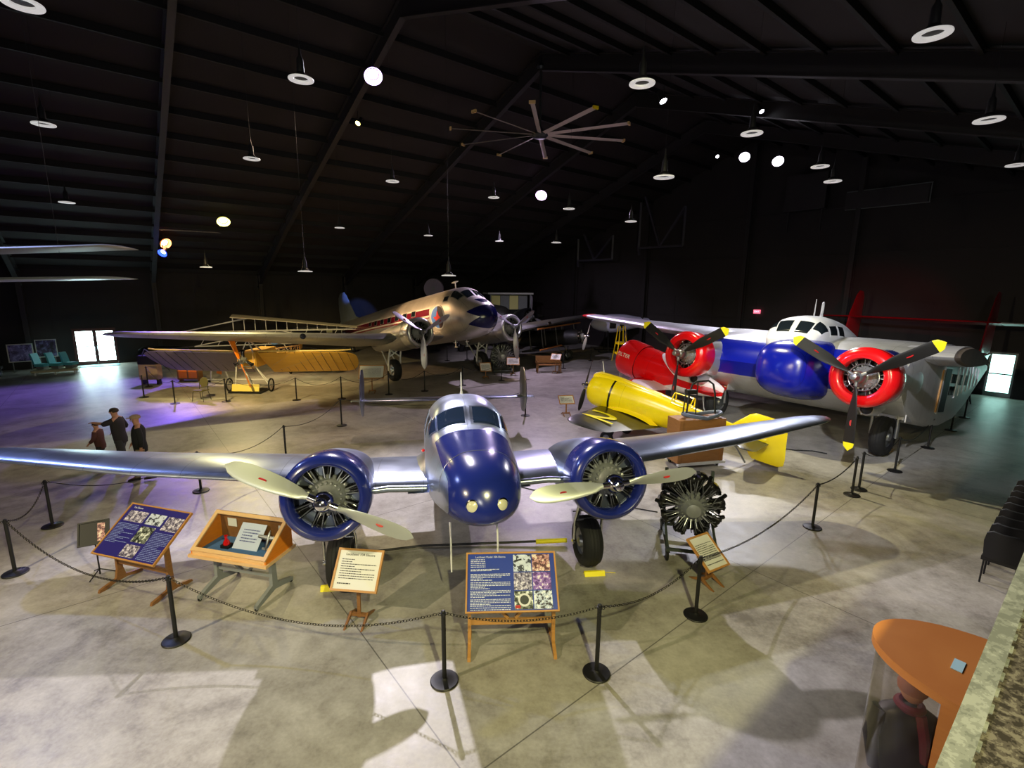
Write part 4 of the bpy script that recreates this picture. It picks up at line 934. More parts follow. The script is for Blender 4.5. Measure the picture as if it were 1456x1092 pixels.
# ------------------------------------------------------------------ white open-frame aeroplane behind
pf = thing('open_frame_aeroplane', 'white skeletal aeroplane with cream upper wing, standing against the left wall', 'airplane', (-15.6, 32.2, 0), (0, 0, math.radians(24)))
mb = MB(); rings = []
for u in [i/12 for i in range(13)]:
    x = -2.3+8.2*u; w_ = 1.3*(1-u)**.6+.12; rings.append([Vector((x, -w_+2*w_*t, 2.95-.95*u**1.1+.10*math.sin(PI*t))) for t in [k/8 for k in range(9)]]+[Vector((x, -w_+2*w_*t, 2.92-.95*u**1.1)) for t in [k/8 for k in range(8, -1, -1)]])
mb.loft(rings); mb.build('upper_wing', mat('cream_fabric', (.93, .90, .82), .6), pf)
mb = MB()
for a, b in (((-2.3, 0, 2.9), (-2.3, 0, 2.15)), ((-5.2, -.4, 1.98), (-1.4, -.4, 2.85)), ((-5.2, .4, 1.98), (-1.0, .4, 2.85)), ((-5.2, 0, 1.95), (5.9, 0, 1.95)), ((-5.2, .6, 1.95), (5.9, .6, 1.95)), ((-4.5, 0, 1.1), (4, 0, 1.1)), ((-4.5, 0, 1.1), (0, .1, 2.0)), ((4, 0, 1.1), (0.2, .1, 2.0))): mb.beam(a, b, .055)
for k in range(14): x = -2.3+.62*k; mb.beam((x, 0, 1.95), (x, 0, 2.88-.95*max(0, (x+2.3)/8.2)**1.1), .04)
for k in range(9): x = -4.2+k*.95; mb.beam((x, 0, 1.12), (x+.5, .0, 1.92), .03)
mb.build('frame', M['white'], pf)
mb = MB(); mb.loft([[Vector((x+.28*math.cos(2*PI*k/12), y, 1.35+.24*math.sin(2*PI*k/12))) for k in range(12)] for x, y in ((0, -.6), (0, 1.2))]); mb.build('seat_pod', mat('pale_blue_fabric', (.45, .62, .90), .5), pf)
wire_wheel(pf, (-.9, 0, .32), .32); wire_wheel(pf, (.9, 0, .32), .32)
mb = MB(); mb.beam((-.9, 0, .32), (-.5, 0, 1.15), .05); mb.beam((.9, 0, .32), (.5, 0, 1.15), .05); mb.cyl((-.9, 0, .32), (.9, 0, .32), .02); mb.build('undercarriage', M['white'], pf)

# ------------------------------------------------------------------ aircraft at the far end beside the big airliner
fb = thing('dark_bomber', 'dark twin-engine military plane behind the big airliner, grey three-blade propellers', 'airplane', (-1.9, 39.0, 0), (-R_(6), 0, math.radians(25)))
M['dkgreen'] = mat('dark_camouflage', (.17, .17, .15), .5)
ff = Fus([(-3.6, 2.5, .1, .1, .1, 2), (-3.4, 2.5, .5, .5, .5, 2), (-2.8, 2.5, .75, .8, .8, 2.2), (0, 2.6, .85, 1.0, .95, 2.3), (4, 2.7, .6, .8, .7, 2.2), (6.6, 3., .3, .4, .3, 2)], 0)
mb = MB(); ff.build(mb, 28, .4); mb.build('fuselage', M['dkgreen'], fb, ang=60)
mb = MB()
for sx in (-1, 1): wing(mb, [(sx*.3, -1.5, 2.4, 3.0, .4)]+tip_secs(sx*4.2, -.9, 2.55, 2.2, .25, sx*.8), 2)
mb.build('wing', M['dkgreen'], fb)
for sx in (-1, 1):
    mb = MB(); mb.lathe([(.62, -1.3), (.70, -1.1), (.72, -.3), (.6, .8), (.3, 2)], (sx*2.4, -1.6, 2.45), (0, 1, 0), 24, False, True); mb.build('engine_cowl', M['dsteel'], fb)
    radial(fb, (sx*2.4, -2.6, 2.45), 7, .25, .09, .52)
    mb = MB(); mb.lathe([(.6, 0), (.6, .02)], (sx*2.4, -2.3, 2.45), (0, 1, 0), 24); mb.build('baffle', M['black'], fb)
    propeller(fb, (sx*2.4, -3.1, 2.45), 3, 1.6, .28, R_(90), M['yellow'] if sx < 0 else M['steel'], M['gb'], hub_r=.16, cone=.3, mark=False)
    r = .5; wheel(fb, onfloor(sx*2.4, -.2, r, R_(6)), r, .34); mb = MB(); mb.beam(onfloor(sx*2.4-.2, -.2, r, R_(6)), onfloor(sx*2.4-.2, -.1, 2.2, R_(6)), .08); mb.beam(onfloor(sx*2.4+.2, -.2, r, R_(6)), onfloor(sx*2.4+.2, -.1, 2.2, R_(6)), .08); mb.build('landing_gear_strut', M['dsteel'], fb)
wheel(fb, onfloor(0, 6, .2, R_(6)), .2, .12, 'tail_wheel'); mb = MB(); mb.beam(onfloor(.07, 6, .2, R_(6)), onfloor(0, 5.8, 2.1, R_(6)), .06); mb.build('tail_wheel_strut', M['dsteel'], fb)
# kiosk with striped pale panels and flat roof
kp = Vector((-.5, 44.2, 0))
ks = thing('striped_kiosk', 'flat-roofed pale kiosk with cream and grey striped panels in the far corner', 'kiosk', kp, R_(18))
mb = MB(); mb.box((0, 0, 2.15), (3.4, 1.2, 4.3)); bdy = mb.build('wall', M['dsteel'], ks, smooth=False)
for k in range(4):
    mb = MB(); mb.box((-1.25+.83*k, -.62, 3.62), (.80, .04, 1.2)); mb.build('panel', mat('cream_panel', (.90, .88, .60), .5) if k % 2 == 0 else M['grey'], bdy, smooth=False)
mb = MB(); mb.box((0, -.2, 4.4), (4.1, 1.8, .14)); mb.build('roof', M['white'], ks, smooth=False)
for x in (-1.8, 1.8):
    mb = MB(); mb.cyl((x, -1., 0), (x, -1., 4.34), .05, n=8); mb.build('post', M['grey'], ks)
# black biplane, nose to the right
bb = thing('black_biplane', 'black biplane with orange wing edges and silver propeller at the far end', 'airplane', (3.0, 33.6, 0), (-R_(8), 0, math.radians(62)))
bf = Fus([(-1.9, 1.5, .4, .42, .42, 2), (-1.6, 1.5, .48, .52, .5, 2), (0, 1.5, .45, .6, .5, 2.2), (2, 1.5, .3, .4, .35, 2.1), (4.4, 1.55, .05, .15, .1, 2)])
mb = MB(); bf.build(mb, 24, .3); mb.build('fuselage', M['black'], bb, ang=60)
edge = mat('orange_edge', (.80, .50, .25), .4)
for z_, n_ in ((1.05, 'lower_wing'), (2.35, 'upper_wing')):
    mb = MB(); mb.box((0, 0, z_), (7.4, 1.25, .10)); wv = mb.build(n_, M['black'], bb)
    mb = MB(); mb.tube([(-3.7, -.63, z_), (3.7, -.63, z_)], .05, 8); mb.build('leading_edge', edge, wv)
mb = MB()
for x in (-2.8, 2.8, -.5, .5):
    for y in (-.45, .4): mb.beam((x, y, 1.05), (x, y, 2.35), .05)
mb.build('wing_struts', M['steel'], bb)
radial(bb, (0, -2.0, 1.5), 9, .2, .075, .46); propeller(bb, (0, -2.4, 1.5), 2, 1.3, .24, R_(40), M['chrome'], M['white'], hub_r=.1, mark=False)
for sx in (-1, 1):
    wheel(bb, onfloor(sx*.8, -.6, .36, R_(8)), .36, .16); mb = MB(); mb.beam(onfloor(sx*.75, -.6, .36, R_(8)), (sx*.4, -.5, 1.1), .06); mb.build('landing_gear_strut', M['steel'], bb)
mb = MB(); wing(mb, [(-1.4, 3.6, 1.6, .7, .05), (1.4, 3.6, 1.6, .7, .05)]); mb.build('tailplane', M['black'], bb)
mb = MB(); vfin(mb, [(1.4, 3.6, 0, 1., .05), (2.3, 3.9, 0, .7, .04)]); mb.build('tail_fin', M['black'], bb)
mb = MB(); mb.tube([onfloor(0, 4., .03, R_(8)), (0, 3.8, 1.4)], .03); mb.build('tail_skid', M['steel'], bb)
# white bubble-nosed pod behind the wing tip
wp = thing('white_helicopter', 'white and lilac helicopter body with dark door opening, hoisted behind the red barrel racer', 'helicopter', G(872, 500)+Vector((0, 0, 0)), R_(-88))
hf = Fus([(-1.9, 2.2, .05, .05, .05, 2), (-1.75, 2.2, .35, .3, .3, 2), (-1.2, 2.2, .6, .55, .55, 2.1), (-.3, 2.2, .7, .75, .7, 2.2), (.6, 2.25, .62, .7, .6, 2.2), (2, 2.3, .4, .45, .35, 2), (3.6, 2.45, .1, .15, .1, 2)])
mb = MB(); hf.build(mb, 28, .2); mb.build('body', mat('pale_lilac_paint', (.82, .82, .95), .35, coat=.4), wp, ang=60)
for y0, y1 in ((-.55, -.05), (.25, .6)):
    for a, b in ((155, 205), (25, -25)): win(y0, y1, R_(a), R_(b), fu=hf, par=wp, mt='black', fm='white', nm='door_opening')
mb = MB()
for sx in (-1, 1):
    mb.tube([(sx*.8, -1.4, .12), (sx*.8, -1.2, .05), (sx*.8, 1.6, .05)], .05, 8)
    for y in (-.6, .9): mb.beam((sx*.8, y, .05), (sx*.45, y, 1.65), .06)
mb.build('skid', M['black'], wp)
# yellow engine hoist frame
hp = G(893, 516)
ho = thing('yellow_stand', 'yellow tubular stand in front of the white helicopter body', 'stand', hp+Vector((-.35, .9, 0)), R_(10))
mb = MB(); yz = M['yellow']
for sx in (-.35, .35):
    for y in (-.3, .3): mb.tube([(sx*1.3, y*1.2, 0), (sx*.8, y, 1.2), (sx*.5, y*.6, 2.4)], .03, 6)
mb.build('leg', yz, ho)
for z_ in (.55, 1.25):
    mb = MB(); mb.box((0, 0, z_), (.65, .6, .15)); mb.build('tray', yz, ho)
# second, partly hidden wing panels at upper left
M['pale'] = mat('pale_wing_fabric', (.60, .57, .50), .5)
hw = thing('hanging_biplane_wings', 'pair of pale wing tips reaching in from the left edge, high above the floor', 'airplane wing', (-9.6, 10, 0))
mb = MB(); wing(mb, [(-3.5, -.1, 5.42, 1.3, .07)]+tip_secs(1.3, -.0, 5.62, 1.2, .06, .22), 3); up_ = mb.build('upper_wing', M['pale'], hw)
mb = MB(); wing(mb, [(-3.5, -.1, 4.86, 1.3, .08)]+tip_secs(1.1, .0, 4.99, 1.1, .05, .5), 3); mb.build('lower_wing', mat('silver_wing_fabric', (.72, .76, .76), .35, .3), hw)
mb = MB()
for y in (.2, .95): mb.beam((-2.2, y, 4.9), (-2.2, y, 5.5), .05)
mb.build('wing_strut', M['grey'], hw)
mb = MB()
for x in (-3, .2): 
    p = Vector((-9.6+x, 10.5, 0)); b_ = (p-D0).dot(V); zc = roofz(b_); mb.cyl((x, .5, 5.5), (x, .5, zc), .004, n=5)
mb.build('hanging_wire', M['cable'], hw)

# ------------------------------------------------------------------ engine on a wheeled stand beside the right propeller
def engine_stand(name, label, pos, yaw, Rr, zc, ncyl=9, rows=2, sc=1., tilt=0, tall=True):
    t = thing(name, label, 'engine', pos, yaw)
    e = radial(t, (0, 0, zc), ncyl, .26*sc, .092*sc, Rr, .35, rows=rows)
    mb = MB()
    for k in range(ncyl*2):       # ignition leads and intake pipes
        a = 2*PI*(k+.25)/(ncyl*2); c, s_ = math.cos(a), math.sin(a)
        mb.tube([(c*.2*sc, -.18, s_*.2*sc), (c*.34*sc, -.26, s_*.34*sc), (math.cos(a+.12)*.48*sc, -.14, math.sin(a+.12)*.48*sc)], .010, 5)
    mb.build('ignition_lead', M['steel'], e)
    mb = MB()
    for k in range(ncyl):
        a = 2*PI*(k+.5)/ncyl; mb.tube([(math.cos(a)*.3*sc, .05, math.sin(a)*.3*sc), (math.cos(a)*.52*sc, -.02, math.sin(a)*.52*sc), (math.cos(a)*.64*sc, .1, math.sin(a)*.64*sc)], [.04, .035, .04], 8)
    mb.build('exhaust_elbow', M['cyl'], e)
    mb = MB(); x = Rr*.72
    mb.lathe([(.34*sc, 0), (.34*sc, .06)], (0, .62, zc), (0, 1, 0), 20)
    for sx in (-1, 1):
        mb.beam((sx*x, .55, .20), (sx*x, .55, zc+(Rr*.85 if tall else .1)), .06); mb.beam((sx*x, .6, zc), (0, .65, zc), .06)
        mb.beam((sx*x, -.55, .22), (sx*x, .75, .22), .06); mb.beam((sx*x, -.45, .22), (sx*x, .55, zc*.7), .04)
    mb.beam((-x, .55, .22), (x, .55, .22), .06); mb.beam((-x, -.5, .22), (x, -.5, .22), .05)
    mb.cyl((0, .3, zc), (0, .65, zc), .2*sc); mb.build('stand_frame', mat('green_grey_steel', (.28, .31, .29), .5, .3), t)
    for sx in (-1, 1):
        for y in (-.5, .7):
            w_ = wheel(t, (sx*x, y, .10), .10, .05, 'caster'); mb = MB(); mb.box((sx*x, y, .19), (.08, .10, .03)); mb.build('caster_fork', M['dsteel'], t)
    return t
engine_stand('radial_engine_on_stand', 'black radial engine on a wheeled grey stand beside the right propeller of the navy-nosed airliner', (3.42, 8.7, 0), R_(-12), .60, .90)
engine_stand('radial_engine_on_stand', 'black radial engine on a white-framed stand under the far propeller of the big airliner', (-.55, 28.3, 0), R_(5), .72, 1.0, sc=1.1)
# ------------------------------------------------------------------ rope barriers: stanchions and chains
def stanchion(p, label, group=None, h=1.0):
    t = thing('stanchion', label, 'stanchion', p, 0, group)
    return t
sm_base = MB(); sm_base.lathe([(.178, 0), (.18, .012), (.17, .022), (.05, .034), (.03, .05)], n=32)
sm_pole = MB(); sm_pole.lathe([(.028, .03), (.028, .93), (.034, .935), (.034, .965), (.026, .97), (.026, .99), (.014, 1.0)], n=16)
sm_hook = MB()
for a in range(4): sm_hook.torus((.045*math.cos(a*PI/2), .045*math.sin(a*PI/2), .95), (math.sin(a*PI/2), -math.cos(a*PI/2), 0), .016, .004, 12, 6)
ME_ST = [('base', sm_base.mesh('base', M['black'])), ('pole', sm_pole.mesh('pole', M['black']))]
hook_me = sm_hook.mesh('hook', M['black'])
posts = {}
def put(key, px, py, label, group=None):
    p = G(px, py); t = thing('stanchion', label, 'stanchion', p, R_((hash_(key)*37) % 90), group)
    for n, me in ME_ST:
        o = bpy.data.objects.new(n, me); C.objects.link(o); o.parent = t
    for k in range(4):
        pass
    o = bpy.data.objects.new('hook', hook_me); C.objects.link(o); o.parent = t
    posts[key] = p; return t
def hash_(k): return sum(ord(c)*(i+3) for i, c in enumerate(k))
near = 'barrier posts around the navy-nosed airliner'
put('n1', 22, 815, 'black stanchion nearest the left edge of the picture', near)
put('n2', 75, 748, 'black stanchion behind the leftmost one, ahead of the left wing', near)
put('n3', 251, 910, 'black stanchion in front of the indigo photo panel and the oak display case', near)
put('n4', 632, 968, 'black stanchion in front of the left leg of the big blue information panel', near)
put('n5', 848, 957, 'black stanchion to the right of the big blue information panel', near)
put('n6', 989, 875, 'black stanchion in front of the small tilted sign by the engine stand', near)
put('n7', 1155, 750, 'black stanchion alone on the floor right of the engine stand', near)
put('n8', 1211, 704, 'black stanchion of the close pair, the nearer one', near)
put('n8b', 1221, 696, 'black stanchion of the close pair, the farther one', near)
put('n9', 1272, 670, 'black stanchion before the wheel of the lifting-body transport', near)
put('n10', 1319, 637, 'black stanchion right of the transport wheel, fourth back from the door', near)
put('n11', 1352, 612, 'black stanchion beside the transport tail, second from the bright right door', near)
put('n12', 1371, 594, 'black stanchion closest to the bright right door', near)
put('m1', 286, 698, 'black stanchion half hidden under the left wing', near)
put('m2', 407, 652, 'black stanchion whose top shows above the left wing near the engine', near)
put('m3', 486, 605, 'black stanchion left of the tail fin of the navy-nosed airliner', near)
far = 'barrier posts far back in the hall'
FARP = [('f1', 205, 565, 'black stanchion farthest left of the ochre monoplane row'), ('f2', 211, 550, 'black stanchion by the information stand near the left door'), ('f3', 218, 536, 'black stanchion rearmost beside the left door glare'),
        ('f4', 249, 574, 'black stanchion left of the empty chair'), ('f5', 322, 571, 'black stanchion left of the monoplane wheels'), ('f6', 422, 569, 'black stanchion below the ochre right wing'), ('f7', 486, 567, 'black stanchion left of the cream sign board'),
        ('f8', 553, 561, 'black stanchion right of the cream sign board'), ('f9', 604, 556, 'black stanchion under the near propeller of the big airliner'), ('f10', 658, 548, 'black stanchion left of the small lilac sign'), ('f11', 713, 541, 'black stanchion by the far engine display'),
        ('f12', 636, 513, 'black stanchion seen under the big airliner wing, left one'), ('f13', 664, 512, 'black stanchion seen under the big airliner wing, right one'), ('f14', 801, 524, 'black stanchion right of the wooden bench'), ('f15', 807, 512, 'black stanchion behind the wooden bench'),
        ('f16', 840, 513, 'black stanchion left of the yellow tubular stand'), ('f17', 747, 591, 'black stanchion below the right tail fin of the navy-nosed airliner')]
for k, x, y, lb in FARP: put(k, x, y, lb, far)
link_me = None
def chain(a, b, sag, label, links=True, za=.95, grp='chains between the barrier posts'):
    p = posts[a]+Vector((0, 0, za)); q = posts[b]+Vector((0, 0, za)); mb = MB()
    d = (q-p); d2 = Vector((d.x, d.y, 0)).normalized(); p = p+d2*.05; q = q-d2*.05
    f = lambda u: p.lerp(q, u)-Vector((0, 0, sag*4*u*(1-u)))
    L = sum((f((i+1)/40)-f(i/40)).length for i in range(40))
    if links:
        n = int(L/.040); 
        for i in range(n):
            u = (i+.5)/n; c = f(u); tn = (f(min(1, u+.01))-f(max(0, u-.01))).normalized()
            side = tn.cross(Vector((0, 0, 1))).normalized(); nx = side if i % 2 else tn.cross(side)
            R = Matrix((tn, nx.cross(tn), nx)).transposed()
            rings = []
            for k in range(10):
                t = 2*PI*k/10; ct = Vector((.017*math.cos(t)+math.copysign(.009, math.cos(t)), .015*math.sin(t), 0)); rad = Vector((math.cos(t), math.sin(t), 0))
                rings.append([c+R @ (ct+rad*.0045*math.cos(a_)+Vector((0, 0, .0045*math.sin(a_)))) for a_ in (0, PI/2, PI, 3*PI/2)])
            rings.append(rings[0]); mb.loft(rings, False, False)
    else:
        mb.tube([f(i/16) for i in range(17)], .010, 5)
    o = mb.build('chain', M['black'] if not links else mat('dark_chain', (.16, .15, .13), .4, .6) if 'chain' not in M else M['chain']); tag(o, label, 'chain', grp)
M['chain'] = mat('dark_chain', (.16, .15, .13), .4, .6)
chain('n1', 'n2', .22, 'chain between the two leftmost stanchions')
chain('n1', 'n3', .42, 'chain passing in front of the dark blue photo panel')
chain('n3', 'n4', .40, 'chain hanging before the oak display case and the small white sign')
chain('n4', 'n5', .14, 'short chain hanging in front of the big blue information panel')
chain('n5', 'n6', .20, 'chain from right of the big blue panel to the engine stand sign')
chain('n6', 'n7', .25, 'chain from the engine stand sign to the lone stanchion')
chain('n7', 'n8', .12, 'chain from the lone stanchion to the close pair')
chain('n8b', 'n9', .25, 'chain from the close pair to the transport wheel', False)
chain('n9', 'n10', .30, 'chain in front of the transport wheel, leading right', False)
chain('n10', 'n11', .3, 'chain under the transport tail', False)
chain('n11', 'n12', .3, 'chain nearest the bright right door', False)
chain('n2', 'm1', .35, 'chain running behind the left wing past the walking visitors', False)
chain('m1', 'm2', .3, 'chain behind the left engine', False)
chain('m2', 'm3', .25, 'chain rising to the stanchion left of the tail fin', False)
chain('m3', 'f17', .35, 'long chain crossing behind the tail of the navy-nosed airliner', False)
for a, b, lb in (('f2', 'f4', 'chain left of the empty chair'), ('f4', 'f5', 'chain behind the empty chair'), ('f5', 'f6', 'chain before the monoplane wheels'), ('f6', 'f7', 'chain below the ochre wing'), ('f7', 'f8', 'chain behind the cream sign board'), ('f8', 'f9', 'chain under the near propeller of the big airliner'), ('f9', 'f10', 'chain left of the small lilac sign'), ('f10', 'f11', 'chain right of the small lilac sign'), ('f14', 'f16', 'chain from the bench to the yellow tubular stand')):
    chain(a, b, .3, lb, False)

# ------------------------------------------------------------------ information panels
M['navyprint'] = mat('navy_print', (.17, .26, .62), .35, coat=.3)
M['indigo'] = mat('indigo_print', (.18, .16, .50), .35, coat=.3)
M['txt'] = mat('white_print', (.88, .90, .95), .5)
M['ink'] = mat('dark_print', (.15, .15, .17), .6)
def photo_mat(name, c1, c2, c3, sc):
    mt, nt, b = new_mat(name); tc = N(nt, 'TexCoord'); no = N(nt, 'TexNoise'); no.inputs['Scale'].default_value = sc; no.inputs['Detail'].default_value = 3; no.inputs['Roughness'].default_value = .7
    nt.links.new(tc.outputs['Object'], no.inputs['Vector']); cr = N(nt, 'ValToRGB'); cr.color_ramp.interpolation = 'CONSTANT'; e = cr.color_ramp.elements
    e[0].color = (*lin(c1), 1); e[0].position = 0; e[1].color = (*lin(c3), 1); e[1].position = .56; k = e.new(.46); k.color = (*lin(c2), 1)
    nt.links.new(no.outputs['Fac'], cr.inputs[0]); nt.links.new(cr.outputs[0], b.inputs['Base Color']); b.inputs['Roughness'].default_value = .4; return mt
PH = [photo_mat('sky_photo', (.25, .27, .32), (.80, .84, .92), (.86, .90, .96), 9), photo_mat('warm_photo', (.35, .22, .25), (.75, .55, .55), (.93, .86, .80), 16), photo_mat('grey_photo', (.30, .28, .38), (.62, .60, .70), (.90, .88, .94), 20),
      photo_mat('purple_photo', (.36, .22, .52), (.60, .45, .78), (.92, .88, .96), 14), photo_mat('dial_photo', (.12, .14, .12), (.45, .48, .45), (.90, .92, .90), 13), photo_mat('crowd_photo', (.22, .20, .26), (.75, .80, .88), (.92, .94, .96), 18)]
def text_lines(par, x0, x1, y0, y1, rows, h, mt, name='text_lines', seed=1, z=.004):
    """rows of small word-shaped bars standing in for print too fine to read; origin = panel plane"""
    rnd = random.Random(seed); mb = MB(); 
    for r in range(rows):
        y = y1-(y1-y0)*r/max(1, rows-1 if rows > 1 else 1); x = x0; end = x1 if rnd.random() > .22 else x0+(x1-x0)*rnd.uniform(.3, .8)
        while x < end-.008:
            w = min(rnd.uniform(.01, .045), end-x); mb.box((x+w/2, y, z), (w, h*rnd.uniform(.7, 1), .0015)); x += w+.007
    o = mb.build(name, mt, par, smooth=False); o['kind'] = 'stuff'; return o
def panel_root(par, w, h, z, tilt, y=0, thick=.025, face=None, frame=None, fw_=.022):
    """tilted board: a parent mesh whose children lie in its plane (x right, y up the board, z out)"""
    T = Matrix.Translation((0, y, z)) @ Matrix.Rotation(tilt, 4, 'X')
    mb = MB(); mb.box((0, 0, -thick/2), (w-fw_, h-fw_, thick)); b = mb.build('board', face, par, smooth=False); b.matrix_local = T
    mb = MB()
    for sx in (-1, 1): mb.box((sx*(w/2-fw_/2), 0, -.005), (fw_, h, thick+.014))
    for sy in (-1, 1): mb.box((0, sy*(h/2-fw_/2), -.005), (w-2*fw_, fw_, thick+.014))
    mb.build('board_frame', frame, b, smooth=False)
    return b
def trestle(par, w, h, wd, ztop_front, foot=.36, col=None):
    """two footed legs, a rail and two slanting braces"""
    for sx in (-1, 1):
        mb = MB(); x = sx*(w/2-.03)
        mb.prism([(x-.022, -foot, 0), (x-.022, -foot+.02, .045), (x-.022, -.08, .10), (x-.022, -.045, .25), (x-.022, -.035, h), (x-.022, .035, h), (x-.022, .045, .25), (x-.022, .08, .10), (x-.022, foot-.02, .045), (x-.022, foot, 0), (x-.022, foot-.10, 0), (x-.022, .1, .045), (x-.022, -.1, .045), (x-.022, -foot+.10, 0)], (.044, 0, 0))
        mb.build('leg', col, par, smooth=False)
    mb = MB(); mb.box((0, 0, .38), (w-.06, .035, .08)); mb.build('rail', col, par, smooth=False)
    for sx in (-1, 1):
        mb = MB(); mb.beam((sx*w*.30, 0, h-.03), (sx*.05, 0, .43), .04, .035); mb.build('brace', col, par, smooth=False)
a, b = G(663, 940), G(790, 936); c0 = (a+b)/2
t = thing('information_sign', 'large blue information panel with six photographs, on an oak trestle', 'sign', c0+Vector((0.0, .28, 0)), math.atan2((b-a).y, (b-a).x))
trestle(t, 1.22, .80, .04, .8, .30, M['oak'])
bd = panel_root(t, 1.26, .80, .93, R_(42), .08, face=M['navyprint'], frame=M['oak'])
text('Lockheed Model 10A Electra', .036, M['txt'], bd, 'title', Matrix.Translation((-.29, .335, .003)), .001)
text_lines(bd, -.565, -.36, .20, .30, 5, .010, M['txt'], seed=2); text_lines(bd, -.565, -.17, .15, .165, 2, .009, M['txt'], seed=3)
for i, (q0, q1) in enumerate(((.02, .10), (-.09, -.01), (-.20, -.12), (-.31, -.23), (-.36, -.335))): text_lines(bd, -.565, -.02, q0, q1, 5 if i < 4 else 2, .0095, M['txt'], seed=5+i)
for i in range(6):
    mb = MB(); x = .155+.265*(i % 2); y = .245-.245*(i//2); mb.box((x, y, .002), (.25, .232, .003)); ph = mb.build('photograph', PH[i], bd, smooth=False)
mb = MB(); mb.box((.10, .285, .0045), (.10, .022, .001), (0, 0, .2)); mb.build('plane_silhouette', M['ink'], bd, smooth=False)
mb = MB(); mb.lathe([(.085, 0), (.085, .001)], (.165, -.245, .004), (0, 0, 1), 24); dd = mb.build('dial', M['white'], bd); mb = MB(); mb.lathe([(.06, 0), (.06, .001)], (.165, -.245, .0055), (0, 0, 1), 24); mb.build('dial_centre', M['dsteel'], bd)
mb = MB(); mb.box((.075, -.33, .0045), (.07, .04, .001)); mb.build('red_caption', M['mark'], bd, smooth=False)
# dark blue photo panel on the left
a, b = G(147, 836), G(228, 856)
t = thing('information_sign', 'indigo information panel with a row of black-and-white photographs, leftmost large panel', 'sign', Vector((-5.98, 7.30, 0)), R_(-16))
trestle(t, 1.16, .82, .04, .8, .36, M['dkwood'])
bd = panel_root(t, 1.30, .92, .93, R_(36), .06, face=M['indigo'], frame=M['oak'])
text('The Electra', .045, M['txt'], bd, 'title', Matrix.Translation((-.45, .39, .003)), .001)
for i, (x, y, w_, h_) in enumerate(((-.36, .24, .40, .19), (.06, .24, .34, .19), (.44, .21, .32, .24), (.04, -.03, .30, .27), (.02, -.31, .30, .20))):
    mb = MB(); mb.box((x, y, .002), (w_, h_, .003)); mb.build('photograph', PH[(2, 0, 2, 4, 2)[i]], bd, smooth=False)
M['txt2'] = mat('pale_blue_print', (.55, .62, .85), .5)
text_lines(bd, -.60, -.16, -.22, .10, 14, .010, M['txt2'], seed=22); text_lines(bd, .23, .60, -.40, .04, 18, .010, M['txt2'], seed=23)
# small white text sign
def small_sign(pos, yaw, w, h, z, tilt, label, seed, title=None, colr=None, foot=.26, name='text_sign', lean=.0):
    t = thing(name, label, 'sign', pos, yaw)
    mb = MB(); mb.beam((0, 0, .05), (0, .02, z-.02), .05, .03); mb.build('post', M['dkwood'], t, smooth=False)
    for sx in (-1, 1):
        mb = MB(); x = sx*.13
        mb.prism([(x-.015, -foot, 0), (x-.015, 0, .13), (x-.015, foot, 0), (x-.015, foot-.07, 0), (x-.015, 0, .07), (x-.015, -foot+.07, 0)], (.03, 0, 0)); mb.build('foot', M['dkwood'], t, smooth=False)
    mb = MB(); mb.box((0, 0, .09), (.29, .05, .04)); mb.build('crossbar', M['dkwood'], t, smooth=False)
    bd = panel_root(t, w, h, z, tilt, .02, face=M['paper'], frame=M['oak'], fw_=.03)
    if title: text(title, .05, M['ink'], bd, 'title', Matrix.Translation((0, h*.36, .003)), .001)
    text_lines(bd, -w*.38, w*.38, -h*.20, h*.24, 9, .012, M['ink'], seed=seed); text_lines(bd, -w*.38, w*.38, -h*.34, -h*.32, 1, .016, M['ink'], seed=seed+1, name='caption')
    return t
small_sign(Vector((-2.24, 6.55, 0)), R_(-6), .70, .60, .80, R_(50), 'small white text sign in an oak frame, just in front of the left landing wheel', 31, 'Lockheed 10A Electra')
small_sign(Vector((3.36, 7.62, 0)), R_(30), .52, .62, .55, R_(36), 'small cream text sign turned sideways behind a stanchion at the engine stand', 41)
small_sign(Vector((11.85, 15.0, 0)), R_(45), .62, .42, .95, R_(55), 'narrow white text sign on a wooden post at the wheel of the lifting-body transport', 51)
t = small_sign(Vector((-6.55, 22.6, 0)), R_(8), 1.15, .72, .98, R_(48), 'cream sign board with two pictures, in front of the near wheel of the big airliner', 61)
t = small_sign(Vector((.05, 27.7, 0)), R_(0), .72, .5, .8, R_(50), 'plain lilac-white sign in front of the far radial engine display', 71)
t = small_sign(Vector((-1.45, 26.6, 0)), R_(15), .62, .55, .62, R_(50), 'small lilac picture sign between the wheels of the big airliner', 81)
t = small_sign(Vector((2.55, 28.6, 0)), R_(-20), .6, .45, .95, R_(45), 'white sign board leaning over the right end of the wooden bench', 85)
t = small_sign(G(806, 593)+Vector((0, .3, 0)), R_(10), .62, .42, .62, R_(40), 'low pale sign with crossed feet ahead of the yellow racer', 91)
# black easel with folded card, left
t = thing('easel_sign', 'small dark picture board on a thin black tripod, behind the indigo panel', 'sign', Vector((-7.0, 7.62, 0)), R_(30))
mb = MB(); mb.tube([(0, 0, 0.02), (0, 0, .62)], .012, 8); mb.build('post', M['black'], t)
for k in range(3):
    mb = MB(); a_ = 2*PI*k/3; mb.tube([(0, 0, .12), (.22*math.cos(a_), .22*math.sin(a_), .01)], .010, 6); mb.build('leg', M['black'], t)
bd = panel_root(t, .42, .40, .78, R_(55), 0, face=M['black'], frame=M['black']); mb = MB(); mb.box((.1, 0, .002), (.10, .3, .003)); mb.build('picture', PH[1], bd, smooth=False)

